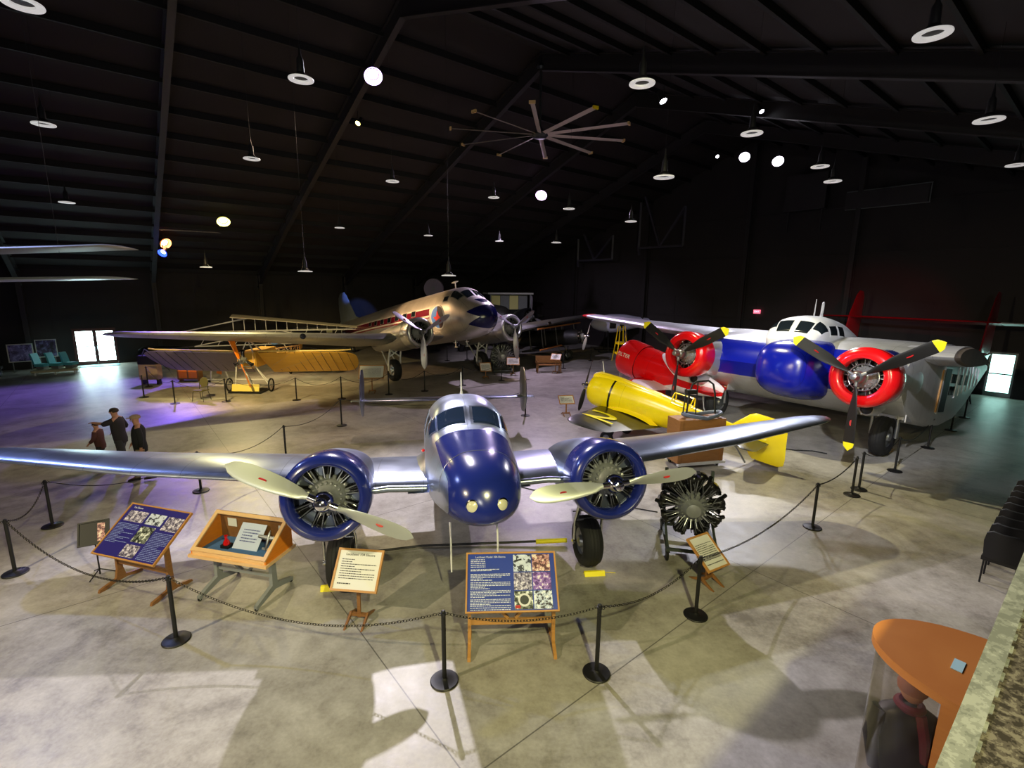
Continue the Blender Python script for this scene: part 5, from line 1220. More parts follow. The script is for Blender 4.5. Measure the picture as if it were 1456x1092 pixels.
# ------------------------------------------------------------------ oak display case with a model aeroplane, on grey trestle
t = thing('display_case', 'slanted oak display case with glass front on a grey metal trestle', 'display case', Vector((-4.28, 7.22, 0)), R_(-13))
w_, d_ = 1.36, .62; zb = .74; hb, hf_ = .46, .06
mb = MB(); mb.box((0, 0, zb-.02), (w_+.06, d_+.08, .045)); mb.build('base_board', M['pine'], t, smooth=False)
for sx in (-1, 1):
    mb = MB(); x = sx*(w_/2-.012)-.012; mb.prism([(x, -d_/2, zb), (x, d_/2, zb), (x, d_/2, zb+hb), (x, d_/2-.06, zb+hb), (x, -d_/2, zb+hf_)], (.024, 0, 0)); mb.build('side_panel', M['orangewood'], t, smooth=False)
mb = MB(); mb.box((0, d_/2-.01, zb+hb/2), (w_-.05, .02, hb)); mb.build('back_panel', M['dkwood'], t, smooth=False)
mb = MB(); mb.box((0, -d_/2+.01, zb+hf_/2), (w_-.05, .02, hf_)); mb.build('front_panel', M['pine'], t, smooth=False)
mb = MB(); mb.box((0, 0, zb+.008), (w_-.06, d_-.05, .01)); mb.build('blue_lining', mat('blue_felt', (.32, .48, .70), .9), t, smooth=False)
sl = math.atan2(hb-hf_, d_-.06); L_ = math.hypot(hb-hf_, d_-.06); T = Matrix.Translation((0, -.03, zb+(hb+hf_)/2+.012)) @ Matrix.Rotation(sl, 4, 'X')
mb = MB()
for sx in (-1, 1): mb.box((sx*(w_/2-.03), 0, 0), (.06, L_+.03, .025))
for sy in (-1, 1): mb.box((0, sy*(L_/2-.02), 0), (w_-.12, .06, .025))
fr = mb.build('lid_frame', M['pine'], t, smooth=False); fr.matrix_local = T
mb = MB(); mb.box((0, 0, 0), (w_-.12, L_-.08, .005)); mb.build('glass', M['glass'], fr, smooth=False)
for sx in (-1, 1):
    mb = MB(); x = sx*.52
    mb.prism([(x-.03, -.42, 0.03), (x-.03, -.42, .09), (x-.03, -.06, .22), (x-.03, -.04, zb-.05), (x-.03, .04, zb-.05), (x-.03, .06, .22), (x-.03, .42, .09), (x-.03, .42, .03), (x-.03, 0, .13)], (.06, 0, 0)); mb.build('leg', M['grey'], t, smooth=False)
    for y in (-.40, .40):
        mb = MB(); mb.lathe([(.03, -.012), (.03, .012)], (x, y, .03), (1, 0, 0), 16); mb.build('caster', M['black'], t)
mb = MB(); mb.box((0, 0, .36), (1.0, .05, .05)); mb.build('rail', M['grey'], t, smooth=False)
for sx in (-1, 1):
    mb = MB(); mb.beam((sx*.45, 0, zb-.06), (sx*.05, 0, .37), .045, .04); mb.build('brace', M['grey'], t, smooth=False)
def in_case(x, y, z): return Matrix.Translation((-4.28, 7.22, 0)) @ Matrix.Rotation(R_(-13), 4, 'Z') @ Vector((x, y, z))
o = thing('drawing', 'white sheet with small aircraft drawings propped up inside the oak display case', 'drawing', in_case(.05, -.02, zb+.02), (R_(48), 0, R_(-13)))
mb = MB(); mb.box((0, .2, 0), (.46, .42, .006)); sh = mb.build('sheet', mat('pale_blue_paper', (.82, .86, .96), .6), o, smooth=False)
text_lines(sh, -.15, .15, .12, .30, 5, .02, mat('blue_ink', (.35, .38, .62), .6), 'sketch', 77, .005)
o = thing('model_aeroplane', 'silver model aeroplane standing on its tail inside the oak display case', 'model', in_case(.43, -.02, zb+.02), (R_(62), 0, R_(-13)))
mb = MB(); mb.lathe([(.005, 0), (.022, .05), (.026, .15), (.02, .26), (.004, .31)], (0, .02, 0), (0, 1, 0), 12); mb.build('fuselage', M['steel'], o)
mb = MB(); wing(mb, [(-.19, .20, 0, .05, .008), (0, .17, 0, .08, .012), (.19, .20, 0, .05, .008)], 1); mb.build('wing', M['steel'], o)
mb = MB(); mb.box((0, .05, 0), (.14, .035, .006)); mb.build('tailplane', M['steel'], o)
o = thing('notice_card', 'small cream card on the left of the back wall inside the oak display case', 'card', in_case(-.42, d_/2-.03, zb+.28)); o.rotation_euler = (0, 0, R_(-13))
mb = MB(); mb.box((0, 0, 0), (.17, .006, .14)); mb.build('card', M['paper'], o, smooth=False)
o = thing('notice_card', 'small pale card on the right of the back wall inside the oak display case', 'card', in_case(.53, d_/2-.03, zb+.26)); o.rotation_euler = (0, 0, R_(-13))
mb = MB(); mb.box((0, 0, 0), (.13, .006, .14)); mb.build('card', M['paper'], o, smooth=False)
o = thing('instrument', 'small black and red instrument on the left inside the oak display case', 'instrument', in_case(-.28, -.02, zb+.013), R_(-13))
mb = MB(); mb.box((0, 0, .025), (.14, .12, .05)); mb.build('base', M['black'], o, smooth=False); mb = MB(); mb.lathe([(.05, .05), (.05, .09), (.02, .14), (.02, .19), (.03, .2)], n=16); mb.build('dial_column', M['red'], o)
# picture frame hanging below the desk edge is not part of the set

# ------------------------------------------------------------------ chocks, tow bar, cable
def wedge(name, pos, yaw, L, W_, Hh, label, mt):
    mb = MB(); mb.prism([(-L/2, -W_/2, 0), (-L/2, W_/2, 0), (-L/2, W_*.15, Hh), (-L/2, -W_*.15, Hh)], (L, 0, 0)); mb.tube([(L/2, 0, Hh*.5), (L/2+.12, .01, .02), (L/2+.2, 0, .012)], .006, 6)
    o = mb.build(name, mt, None, smooth=False); o.location = pos; o.rotation_euler = (0, 0, yaw); tag(o, label, 'wheel chock', 'yellow wheel chocks'); return o
wedge('wheel_chock', G(845, 817), R_(6), .36, .12, .07, 'yellow wheel chock in front of the right landing wheel', M['chock'])
wedge('wheel_chock', G(470, 838), R_(10), .30, .12, .08, 'yellow wheel chock peeping out left of the left landing wheel', M['chock'])
mb = MB(); mb.tube([G(480, 790, .03), G(600, 776, .03), G(700, 772, .04), G(806, 768, .08)], .022, 8); mb.cur = 1; mb.tube([G(762, 770, .07), G(806, 768, .085)], .045, 8)
tag(mb.build('tow_bar', [M['black'], M['chock']]), 'thin black bar with a yellow sleeve lying between the two landing wheels', 'bar')
mb = MB(); pts = [(732, 690), (760, 697), (790, 701), (835, 712), (900, 722), (935, 728)]; mb.tube([G(x, y, .012) for x, y in pts], .012, 6)
tag(mb.build('floor_cable', M['cable']), 'black cable running across the floor behind the right engine', 'cable')
mb = MB(); pts = [(1085, 630), (1100, 636), (1130, 640), (1155, 641), (1176, 645)]; mb.tube([G(x, y, .02) for x, y in pts], .02, 6)
tag(mb.build('floor_cable', M['cable']), 'black strap lying on the floor behind the right wing tip', 'cable')
t = thing('dolly', 'small black tail dolly under the rudder of the yellow racer', 'dolly', G(1086, 633), R_(30))
mb = MB(); mb.box((0, 0, .12), (.5, .12, .06)); mb.beam((.2, 0, .12), (-.1, .3, .4), .05); mb.beam((0, 0, .12), (0, .1, .45), .08); mb.build('frame', M['black'], t, smooth=False)
for sx in (-1, 1): wheel(t, (sx*.25, 0, .08), .08, .05)

# ------------------------------------------------------------------ brown crate with grey engine mount on it
cp = (G(960, 652)+G(1030, 642))/2
cpos = Vector((5.22, 13.45, 0)); cya = R_(14)
t = thing('wooden_crate', 'brown plywood crate on a low white trolley behind the right wing', 'crate', cpos, cya)
mb = MB(); mb.box((0, 0, .77), (1.45, .60, 1.22)); bx_ = mb.build('box', M['dkwood'], t, smooth=False)
for sx in (-1, 1):
    mb = MB(); mb.box((sx*.67, -.31, .77), (.10, .03, 1.22)); mb.build('batten', M['dkwood'], bx_, smooth=False)
mb = MB(); mb.box((.05, -.30, .12), (1.5, .10, .07)); mb.box((.05, .30, .12), (1.5, .10, .07)); mb.box((0, 0, .12), (.1, .6, .06)); mb.build('trolley_rail', M['white'], t, smooth=False)
for sx in (-1, 1):
    for y in (-.25, .25):
        mb = MB(); mb.lathe([(.05, -.02), (.05, .02)], (sx*.6, y, .05), (1, 0, 0), 16); mb.build('caster', M['black'], t)
t = thing('engine_mount', 'grey tubular hoop frame standing on the brown plywood crate', 'frame', cpos+Vector((0.05, 0, 1.38)), cya)
t.scale = (.95, .8, .92)
mb = MB()
rim = [(.62*math.cos(a_)*1.0+.05, -.1+.30*math.sin(a_), .04+.10*abs(math.cos(a_))) for a_ in [2*PI*k/20 for k in range(21)]]
mb.tube(rim, .06, 8); mb.build('base_ring', mat('grey_blue_metal', (.36, .40, .48), .5, .3), t)
mb = MB(); mb.tube([(-.42, 0, .1), (-.36, .02, .75), (-.28, .03, 1.02), (-.15, .03, 1.10), (.25, .03, 1.12), (.42, .03, 1.0), (.50, .02, .7), (.55, 0, .1)], .03, 8); mb.build('hoop', M['dsteel'], t)
mb = MB(); mb.tube([(-.1, .02, .1), (-.1, .03, 1.1)], .02, 6); mb.build('bar', M['dsteel'], t); mb = MB(); mb.tube([(-.6, -.1, .1), (-.48, 0, .9)], .02, 6); mb.build('bar', M['dsteel'], t)
mb = MB(); mb.box((-.36, -.05, .82), (.3, .2, .12)); mb.build('box', M['black'], t, smooth=False)
# bench
t = thing('bench', 'slatted brown wooden bench at the far end', 'bench', G(778, 530)+Vector((.1, .3, 0)), R_(5))
for y in (-.2, 0, .2):
    mb = MB(); mb.box((0, y, .44), (1.5, .14, .03)); mb.build('seat_slat', M['dkwood'], t, smooth=False)
mb = MB(); 
mb.box((0, .3, .72), (1.5, .03, .42)); mb.build('backrest', M['dkwood'], t, smooth=False)
for sx in (-1, 1):
    for y in (-.25, .28):
        mb = MB(); mb.box((sx*.68, y, .215 if y < 0 else .45), (.07, .07, .43 if y < 0 else .9)); mb.build('leg', M['dkwood'], t, smooth=False)
    mb = MB(); mb.box((sx*.68, 0, .64), (.07, .55, .05)); mb.box((sx*.68, -.25, .53), (.06, .06, .18)); mb.build('armrest', M['dkwood'], t, smooth=False)
# chair on the left
t = thing('stacking_chair', 'empty dark stacking chair with olive round back near the ochre monoplane', 'chair', G(283, 571)+Vector((0, .2, 0)), R_(-8))
mb = MB(); mb.box((0, 0, .45), (.44, .42, .05)); mb.build('seat', mat('olive_fabric', (.36, .34, .20), .8), t)
mb = MB(); mb.lathe([(.2, -.02), (.22, 0), (.2, .02)], (0, .22, .76), (0, 1, -.15), 24, sx=.95); mb.build('backrest', mat('olive_fabric', (.36, .34, .20), .8), t)
for sx in (-1, 1):
    mb = MB(); mb.tube([(sx*.26, -.22, 0), (sx*.22, -.19, .38), (sx*.2, -.15, .44)], .013, 6); mb.build('leg', M['black'], t)
    mb = MB(); mb.tube([(sx*.24, .25, 0), (sx*.2, .16, .42), (sx*.2, .22, .8)], .013, 6); mb.build('leg', M['black'], t)
# ------------------------------------------------------------------ mezzanine edge at the lower right
M['ledge'] = photo_mat('pale_block_capping', (.36, .37, .36), (.42, .43, .42), (.48, .49, .48), 14)
M['carpet'] = photo_mat('brown_carpet', (.16, .145, .13), (.26, .24, .22), (.36, .34, .31), 26)
M['under'] = mat('dark_floor_edge', (.10, .09, .10), .7)
def hbox(mb, a0, a1, b0, b1, z0, z1): return mb.prism([W(a0, b0, z0), W(a1, b0, z0), W(a1, b1, z0), W(a0, b1, z0)], (0, 0, z1-z0))
MA0, MA1 = -15., 33.
mb = MB(); hbox(mb, MA0, MA1, 39.07, B1, 2.98, 3.26); struct(mb.build('trim_12', M['under'], smooth=False))
mb = MB(); hbox(mb, MA0, MA1, 39.05, 39.125, 3.22, 3.31)
for k in range(70): hbox(mb, .2+.13*k*1.0, .2+.13*k+.065, 39.12, 39.135, 3.255, 3.305)
struct(mb.build('trim_13', M['ledge'], smooth=False))
mb = MB(); hbox(mb, MA0, MA1, 39.122, B1, 3.20, 3.30); struct(mb.build('floor_upper', M['carpet'], smooth=False))
# ------------------------------------------------------------------ tall rounded showcase with a dressed mannequin
ab0 = (5.80, 39.05)
case = thing('showcase', 'tall showcase with rounded orange wooden top and curved glass front, bottom right', 'display case', W(*ab0), HALL_YAW)
# local x = along a, local y = -b (towards the wall +y? hall yaw keeps y = left-hand normal of U)
def dpts(rx, ry, n=20): return [(rx*math.cos(PI*k/n), ry*math.sin(PI*k/n)) for k in range(n+1)]
RX, RY = .56, .80
def dshape(mb, z0, z1, rx, ry): return mb.prism([(x, y, z0) for x, y in dpts(rx, ry, 28)], (0, 0, z1-z0))
M['casewood'] = wood('orange_plywood', (.82, .54, .26), (.72, .43, .18), .4, 1.2)
mb = MB(); dshape(mb, 1.93, 2.0, RX, RY); top = mb.build('top', M['casewood'], case, ang=30)
mb = MB(); dshape(mb, 0, .35, RX-.03, RY-.03); mb.build('plinth', M['dkwood'], case, ang=30)
mb = MB(); pts = dpts(RX-.04, RY-.04, 28)
q = [(x, y) for x, y in pts if y > .22]
vs = [(x, y, z) for z in (.35, 1.93) for x, y in q]; n = len(q)
mb.add(vs, [(i, i+1, n+i+1, n+i) for i in range(n-1)]); mb.build('curved_glass', glassmat('tinted_glass', (.80, .76, .70)), case, ang=60)
for sx in (-1, 1):
    mb = MB(); mb.prism([(sx*(RX-.035), 0, .35), (sx*(RX-.055), .24, .35), (sx*(RX-.085), .24, .35), (sx*(RX-.065), 0, .35)], (0, 0, 1.58)); mb.build('side_post', M['casewood'], case, smooth=False)
mb = MB(); mb.box((0, .02, 1.14), (RX*2-.12, .03, 1.58)); mb.build('back_panel', M['dkwood'], case, smooth=False)
mb = MB(); mb.box((-.05, .23, 2.004), (.16, .07, .006)); o = mb.build('label_card', mat('pale_cyan_card', (.70, .86, .86), .5), None, smooth=False)
o.location = W(*ab0); o.rotation_euler = (0, 0, HALL_YAW); tag(o, 'small pale cyan card lying on top of the rounded showcase', 'card')
mn = thing('mannequin', 'dressed mannequin with pinkish-brown cap, dark coat and dark red scarf inside the rounded showcase', 'mannequin', W(5.78, 38.58, .35), HALL_YAW+R_(-60))
mb = MB(); mb.loft([[Vector((w_*math.cos(2*PI*k/20), d_*math.sin(2*PI*k/20)*.9, z)) for k in range(20)] for z, w_, d_ in ((.02, .16, .14), (.4, .19, .15), (.7, .20, .15), (.9, .22, .14), (1.02, .21, .13), (1.08, .12, .09), (1.10, .07, .07))]); mb.build('coat', mat('dark_leather', (.12, .10, .11), .45), mn)
for sx in (-1, 1):
    mb = MB(); mb.tube([(sx*.19, 0, 1.0), (sx*.25, -.04, .75), (sx*.22, -.12, .5)], [.07, .06, .045], 10); mb.build('sleeve', mat('dark_leather_sleeve', (.12, .10, .11), .45), mn)
mb = MB(); mb.torus((0, 0, 1.09), (0, 0, 1), .08, .035, 20, 8); mb.tube([(.05, -.09, 1.08), (.08, -.15, .9), (.1, -.16, .7)], [.04, .04, .03], 8); mb.build('scarf', mat('dark_red_cloth', (.40, .10, .16), .7), mn)
mb = MB(); mb.sphere((0, 0, 1.24), .10, 16, (.85, 1, 1.15)); mb.build('head', M['skin'], mn)
mb = MB(); mb.lathe([(.105, -.02), (.112, .03), (.09, .09), (.04, .12)], (0, 0, 1.26), n=20); mb.build('cap', mat('pinkish_brown_leather', (.62, .42, .36), .5), mn)

# ------------------------------------------------------------------ stacked black folding chairs by the right edge
for k in range(9):
    p = W(12.2+.46*k, 38.55, 0)
    lbs = ['nearest', 'second', 'third', 'fourth', 'fifth', 'sixth', 'seventh', 'eighth', 'farthest']
    t = thing('stacked_chair', 'black padded chair at the right edge, %s one in the row' % lbs[k], 'chair', p, HALL_YAW+R_(90), 'black padded chairs in a row at the right edge')
    if k == 0:
        ms = MB(); ms.loft([[Vector((sx*w_, y, z)) for sx, z in ((-1, .42), (1, .42), (1, .50), (-1, .50))] for y, w_ in ((-.22, .22), (.22, .24))]); me_s = ms.mesh('seat', M['black'])
        ms = MB(); ms.loft([[Vector((x*w_, y+.0*x*x, z)) for x, y in ((-1, .18+dy), (-.5, .22+dy), (0, .235+dy), (.5, .22+dy), (1, .18+dy), (1, .24+dy), (.5, .28+dy), (0, .295+dy), (-.5, .28+dy), (-1, .24+dy))] for z, w_, dy in ((.5, .22, 0), (.8, .24, .05), (.95, .22, .08), (1.0, .15, .09))]); me_b = ms.mesh('backrest', M['black'])
        ms = MB(); ms.tube([(-.2, -.2, 0), (-.2, -.2, .44)], .014, 6); me_l = ms.mesh('leg', M['black'])
    for nm, me in (('seat', me_s), ('backrest', me_b)):
        o = bpy.data.objects.new(nm, me); C.objects.link(o); o.parent = t
    for dx, dy in ((0, 0), (.4, 0), (0, .4), (.4, .4)):
        o = bpy.data.objects.new('leg', me_l); C.objects.link(o); o.parent = t; o.location = (dx, dy, 0)

# ------------------------------------------------------------------ big ceiling fan
fp = W(15.35, 23, 11.05)
fan = thing('ceiling_fan', 'huge ten-blade ceiling fan hanging from the roof ridge', 'ceiling fan', fp, R_(4))
mb = MB(); mb.cyl((0, 0, .12), (0, 0, RZ-11.05), .05, n=10); mb.lathe([(.16, 0), (.2, .1), (.05, .3)], (0, 0, RZ-.6-11.05), (0, 0, 1), 12); mb.build('down_rod', M['dsteel'], fan)
mb = MB(); mb.lathe([(.12, -.14), (.26, -.12), (.34, -.03), (.34, .03), (.22, .10), (.15, .2), (.06, .3)], n=28); mb.build('motor_hub', M['dsteel'], fan)
M['fanblade'] = mat('aluminium_fan_blade', (.74, .68, .66), .4, .25)
mb = MB(); mb.loft([[Vector((x, y, z-y*.35)) for y, z in ((-.085, 0), (-.04, .022), (.04, .022), (.085, 0), (.04, -.012), (-.04, -.012))] for x in (.3, 3.6)]); me_f = mb.mesh('blade', M['fanblade'])
mb = MB(); mb.box((3.64, 0, .0), (.07, .22, .10)); me_t = mb.mesh('blade_tip', mat('winglet_tan', (.80, .66, .45), .5)); me_t2 = me_t.copy(); me_t2.materials[0] = M['yellow']
for k in range(10):
    o = bpy.data.objects.new('blade', me_f); C.objects.link(o); o.parent = fan; o.rotation_euler = (0, 0, 2*PI*k/10+.12)
    q = bpy.data.objects.new('blade_tip', me_t2 if k == 8 else me_t); C.objects.link(q); q.parent = o
    if k == 8: q['label'] = 'yellow blade tip'

# ------------------------------------------------------------------ unlit pendant lamps, faint glow put into their rings
M['lampring'] = mat('white_reflector_glow', (.93, .92, .92), .4, emit=(1, .97, .95), es=.28)
M['lamphousing'] = mat('grey_lamp_housing', (.10, .10, .12), .5, .2)
mb = MB(); mb.lathe([(.13, .0), (.225, -.012), (.23, .0), (.225, .014), (.13, .03), (.13, .0)], n=36, c0=False, c1=False); me_r = mb.mesh('glow_ring', M['lampring'])
mb = MB(); mb.lathe([(.02, .03), (.125, .03), (.125, .06), (.07, .12), (.06, .34), (.03, .40), (.01, .60)], n=24); me_h = mb.mesh('housing', M['lamphousing'])
LAMPS = [(1326, 49, 8.4, 'largest round unlit lamp, near the top right corner'), (1406, 171, 8.0, 'round unlit lamp at the right edge below the largest one'), (1445, 235, 8.3, 'round unlit lamp cut by the right edge'),
 (428, 113, 8.7, 'round unlit lamp left of the upper violet spotlight'), (62, 177, 8.5, 'round unlit lamp high on the far left'), (358, 226, 8.5, 'round unlit lamp above the yellow spotlight'),
 (913, 119, 8.5, 'round unlit lamp right of the ceiling fan'), (558, 258, 8.5, 'round unlit lamp between the third and fourth roof beams'), (95, 288, 7.6, 'flat-looking unlit lamp left of the lit column'), (483, 324, 7.6, 'small unlit lamp above the big airliner tail'),
 (1069, 190, 8.3, 'bell-shaped unlit lamp above the pair of white spotlights'), (1166, 237, 8.3, 'round unlit lamp right of the pair of white spotlights'), (1184, 258, 8.0, 'dim unlit lamp just below the one right of the white spotlights'),
 (809, 297, 8.0, 'white bell lamp right of the violet spotlight'), (702, 281, 8.5, 'unlit lamp left of the violet spotlight'), (944, 252, 7.4, 'unlit lamp beside the steel brace on the gable wall'), (609, 335, 7.5, 'small unlit lamp over the big airliner cabin'),
 (710, 343, 7.5, 'small bell lamp over the big airliner nose'), (897, 315, 7.5, 'bell lamp between the two steel braces'), (32, 6, 8.5, 'unlit lamp in the top left corner'), (791, 345, 7.0, 'dark bell lamp under the first steel brace'),
 (434, 386, 5.35, 'low bell lamp left of the big airliner tail'), (293, 380, 5.6, 'low bell lamp right of the lit column'), (638, 392, 5.25, 'low bell lamp right of the big airliner antenna')]
for x, y, z, lb in LAMPS:
    p = G(x, y, z); b_ = (p-D0).dot(V); a_ = (p-D0).dot(U)
    if b_ < 1 or a_ > 32.5 or p.length > 60:
        d = G(x, y, z) ; s_ = 1
        # bring the lamp inside the hall along its sight line, keeping the height it then has
        dirv = (p-Vector((0, 0, CAMH))); 
        k = 1.0
        while True:
            k -= .02; q = Vector((0, 0, CAMH))+dirv*k
            if (q-D0).dot(V) > 1.2 and (q-D0).dot(U) < 31.5: break
        p = q; b_ = (p-D0).dot(V)
    t = thing('pendant_lamp', lb, 'lamp', p, 0, 'unlit pendant lamps')
    for nm, me in (('glow_ring', me_r), ('housing', me_h)):
        o = bpy.data.objects.new(nm, me); C.objects.link(o); o.parent = t
    zc = roofz(b_)
    mb = MB(); mb.cyl((0, 0, .58), (0, 0, max(.8, zc-p.z)), .003, n=5); mb.build('cord', M['black'], t)

# ------------------------------------------------------------------ lit spotlights (lamp bodies with their lenses) -- see also the light section
def fixture(p, target, col, es, label, r=.13, group=None, power=None, angle=60, blend=.5, lcol=None, soft=.12, halo=None):
    p = Vector(p); d = (Vector(target)-p).normalized()
    t = thing('spotlight', label, 'lamp', p, 0, group)
    q = d.to_track_quat('Z', 'Y').to_matrix().to_4x4()
    mb = MB(); mb.T = q; mb.lathe([(r*.35, -.38), (r*.6, -.36), (r*.7, -.15), (r*1.05, -.02), (r*1.1, .03), (r*1.0, .03), (r*.98, -.01)], n=24, c1=False); mb.build('housing', M['black'], t)
    mb = MB(); mb.T = q; mb.lathe([(r*.97, -.005), (r*.75, .03), (r*.4, .05), (.005, .055)], n=24, c0=True); mb.build('lens', mat('lit_lens', (1, 1, 1), .3, emit=col, es=es), t)
    mb = MB(); mb.tube([(0, 0, .05), (0, 0, .45)], .015, 6); mb.build('yoke', M['black'], t)
    if halo:
        mb = MB(); mb.T = q; mb.lathe([(r*1.05, .0), (r*1.5, .07), (r*1.72, .14), (r*1.75, .13), (r*1.5, .05), (r*1.05, -.02)], n=28, c0=False, c1=False); mb.build('glow_ring', mat('glare_halo', col, .3, emit=tuple(c_**2.2 for c_ in col), es=halo*1.5, srgb=False), t)  # ring added to imitate the glare halo round the lens
    if power:
        spot('spot_light', p+d*.12, target, power, lcol or col, angle, blend, soft)
    return t
def spot(name, loc, target, energy, col, angle, blend=.5, size=.12):
    l = bpy.data.lights.new(name, 'SPOT'); l.energy = energy; l.color = col; l.spot_size = math.radians(angle); l.spot_blend = blend; l.shadow_soft_size = size
    o = bpy.data.objects.new(name, l); C.objects.link(o); o.location = loc
    d = Vector(target)-Vector(loc); o.rotation_euler = d.to_track_quat('-Z', 'Y').to_euler(); return o

# ------------------------------------------------------------------ pipe, braces, heater, exit sign
t = thing('hanging_pipe', 'thin pale pipe hanging from wires beside the yellow spotlight', 'pipe', W(3.3, 6, 7.7), HALL_YAW)
P0 = W(3.3, 6.6, 7.70)-W(3.3, 6, 7.7); P1 = W(9.2, 5.0, 7.93)-W(3.3, 6, 7.7); R_i = Matrix.Rotation(-HALL_YAW, 3, 'Z'); P0 = R_i @ P0; P1 = R_i @ P1
mb = MB(); mb.cyl(P0, P1, .035, n=8); mb.build('pipe', M['steel'], t)
for u in (.2, .75):
    q = P0.lerp(P1, u); mb = MB(); mb.tube([q, q+Vector((.5, 0, 2.0 if u < .5 else 2.4))], .005, 5); mb.tube([q, q+Vector((-.15, 0, .25))], .005, 5); mb.build('wire', M['cable'], t)
def brace(name, a, b0, b1, z0, z1, label):
    t = thing(name, label, 'steel brace', W(a, b0, z0), 0); o = W(a, b0, z0)
    mb = MB()
    def B(p, q): mb.beam(W(a, *p)-o, W(a, *q)-o, .14)
    B((b0, z0), (b0, z1)); B((b0, z0), (b1, z0)); B((b1, z0), (b1, z0+(z1-z0)*.6)); B((b0+.1, z1), ((b0+b1)/2, z0)); B(((b0+b1)/2, z0), (b1, z0+(z1-z0)*.6)); B((b0, z0+.1), (b0+.1, z0-.5))
    mb.build('frame', mat('grey_brace_steel', (.24, .23, .28), .5), t, smooth=False)
brace('wall_brace', 32.2, 15.5, 19.2, 7.9, 12.2, 'grey U-shaped steel brace with diagonals, the taller one on the gable wall')
brace('wall_brace', 32.2, 9.3, 13.0, 7.2, 10.2, 'grey U-shaped steel brace with diagonals, the left one on the gable wall')
t = thing('hanging_heater', 'pale wire-framed rectangular unit hanging near the right roof slope', 'heater', W(33.0, 30.4, 9.75), HALL_YAW-PI/2)
mb = MB(); mb.box((0, 0, 0), (3.6, .25, .85)); bd = mb.build('body', M['frame'], t, smooth=False)
mb = MB(); mb.box((0, .16, -.43), (3.7, .05, .04))
for x in (-1.82, -.6, .6, 1.82): mb.box((x, .16, .05), (.04, .05, .95))
mb.box((0, .16, .5), (3.7, .05, .04)); mb.build('cage', M['grey'], t, smooth=False)
t = thing('ventilation_box', 'dark square ventilation box high on the gable wall, left of the wire-framed unit', 'vent', W(33.1, 26.5, 10.5), HALL_YAW-PI/2)
mb = MB(); mb.box((0, 0, 0), (2.2, .5, 2.0)); mb.build('box', M['frame'], t, smooth=False)
for x in (-.9, .9):
    mb = MB(); mb.beam((x, 0, -1), (x, 0, -2.2), .08); mb.build('leg', M['frame'], t, smooth=False)
t = thing('exit_sign', 'small glowing red sign on the gable wall left of the white cockpit', 'sign', W(33.5, 24.16, 3.55), HALL_YAW-PI/2)
mb = MB(); mb.box((0, 0, 0), (.42, .08, .24)); mb.build('box', mat('red_lit_sign', (.9, .3, .35), .4, emit=(1, .16, .25), es=1.3), t)
tx = text('EXIT', .15, mat('pale_letters', (1, .8, .85), .4, emit=(1, .6, .7), es=1.5), t, 'lettering', Matrix.Translation((0, -.045, 0)) @ Matrix.Rotation(PI/2, 4, 'X'), .003)

# ------------------------------------------------------------------ things along the left wall
def poster(name, p, yaw, w_, h_, z, label, m1, legs=True):
    t = thing(name, label, 'poster', p, yaw)
    mb = MB(); mb.box((0, 0, z), (w_, .04, h_)); b = mb.build('board', M['paper'], t, smooth=False)
    mb = MB(); mb.box((0, -.022, z), (w_*.9, .006, h_*.9)); mb.build('picture', m1, b, smooth=False)
    if legs:
        for sx in (-1, 1):
            mb = MB(); mb.beam((sx*w_*.35, 0, 0), (sx*w_*.35, 0, z-h_/2), .04); mb.build('leg', M['grey'], t, smooth=False)
    return t
pm1 = photo_mat('lilac_photo', (.25, .22, .45), (.45, .42, .72), (.62, .60, .88), 2.5); pm2 = photo_mat('crowd_poster', (.12, .10, .20), (.30, .26, .45), (.50, .50, .75), 3)
poster('poster_stand', Vector((-27.2, 27.0, 0)), R_(42), 1.05, 1.0, 1.05, 'lilac poster stand with an engine picture, leftmost on the left wall', pm1)
poster('poster_stand', Vector((-26.3, 27.6, 0)), R_(42), .9, 1.0, 1.25, 'poster stand with a dark lower half behind the turquoise seats', pm2)
poster('wall_notice', W(12.85, .12, .0), HALL_YAW, 1.1, .32, 1.12, 'blank yellowish board low on the left wall, left of the big airliner tail', mat('yellowish_board', (.80, .80, .50), .5), False)
poster('wall_notice', W(14.1, .12, 0), HALL_YAW, .42, .5, 1.5, 'small square notice on the left wall between the yellowish board and the blue framed picture', mat('pale_notice', (.72, .72, .58), .5), False)
poster('framed_picture', W(15.5, .14, 0), HALL_YAW, .95, 1.0, 1.55, 'blue-edged framed picture on the left wall at the big airliner tail', photo_mat('portrait_photo', (.12, .10, .18), (.60, .60, .72), (.80, .82, .95), 2.), False)
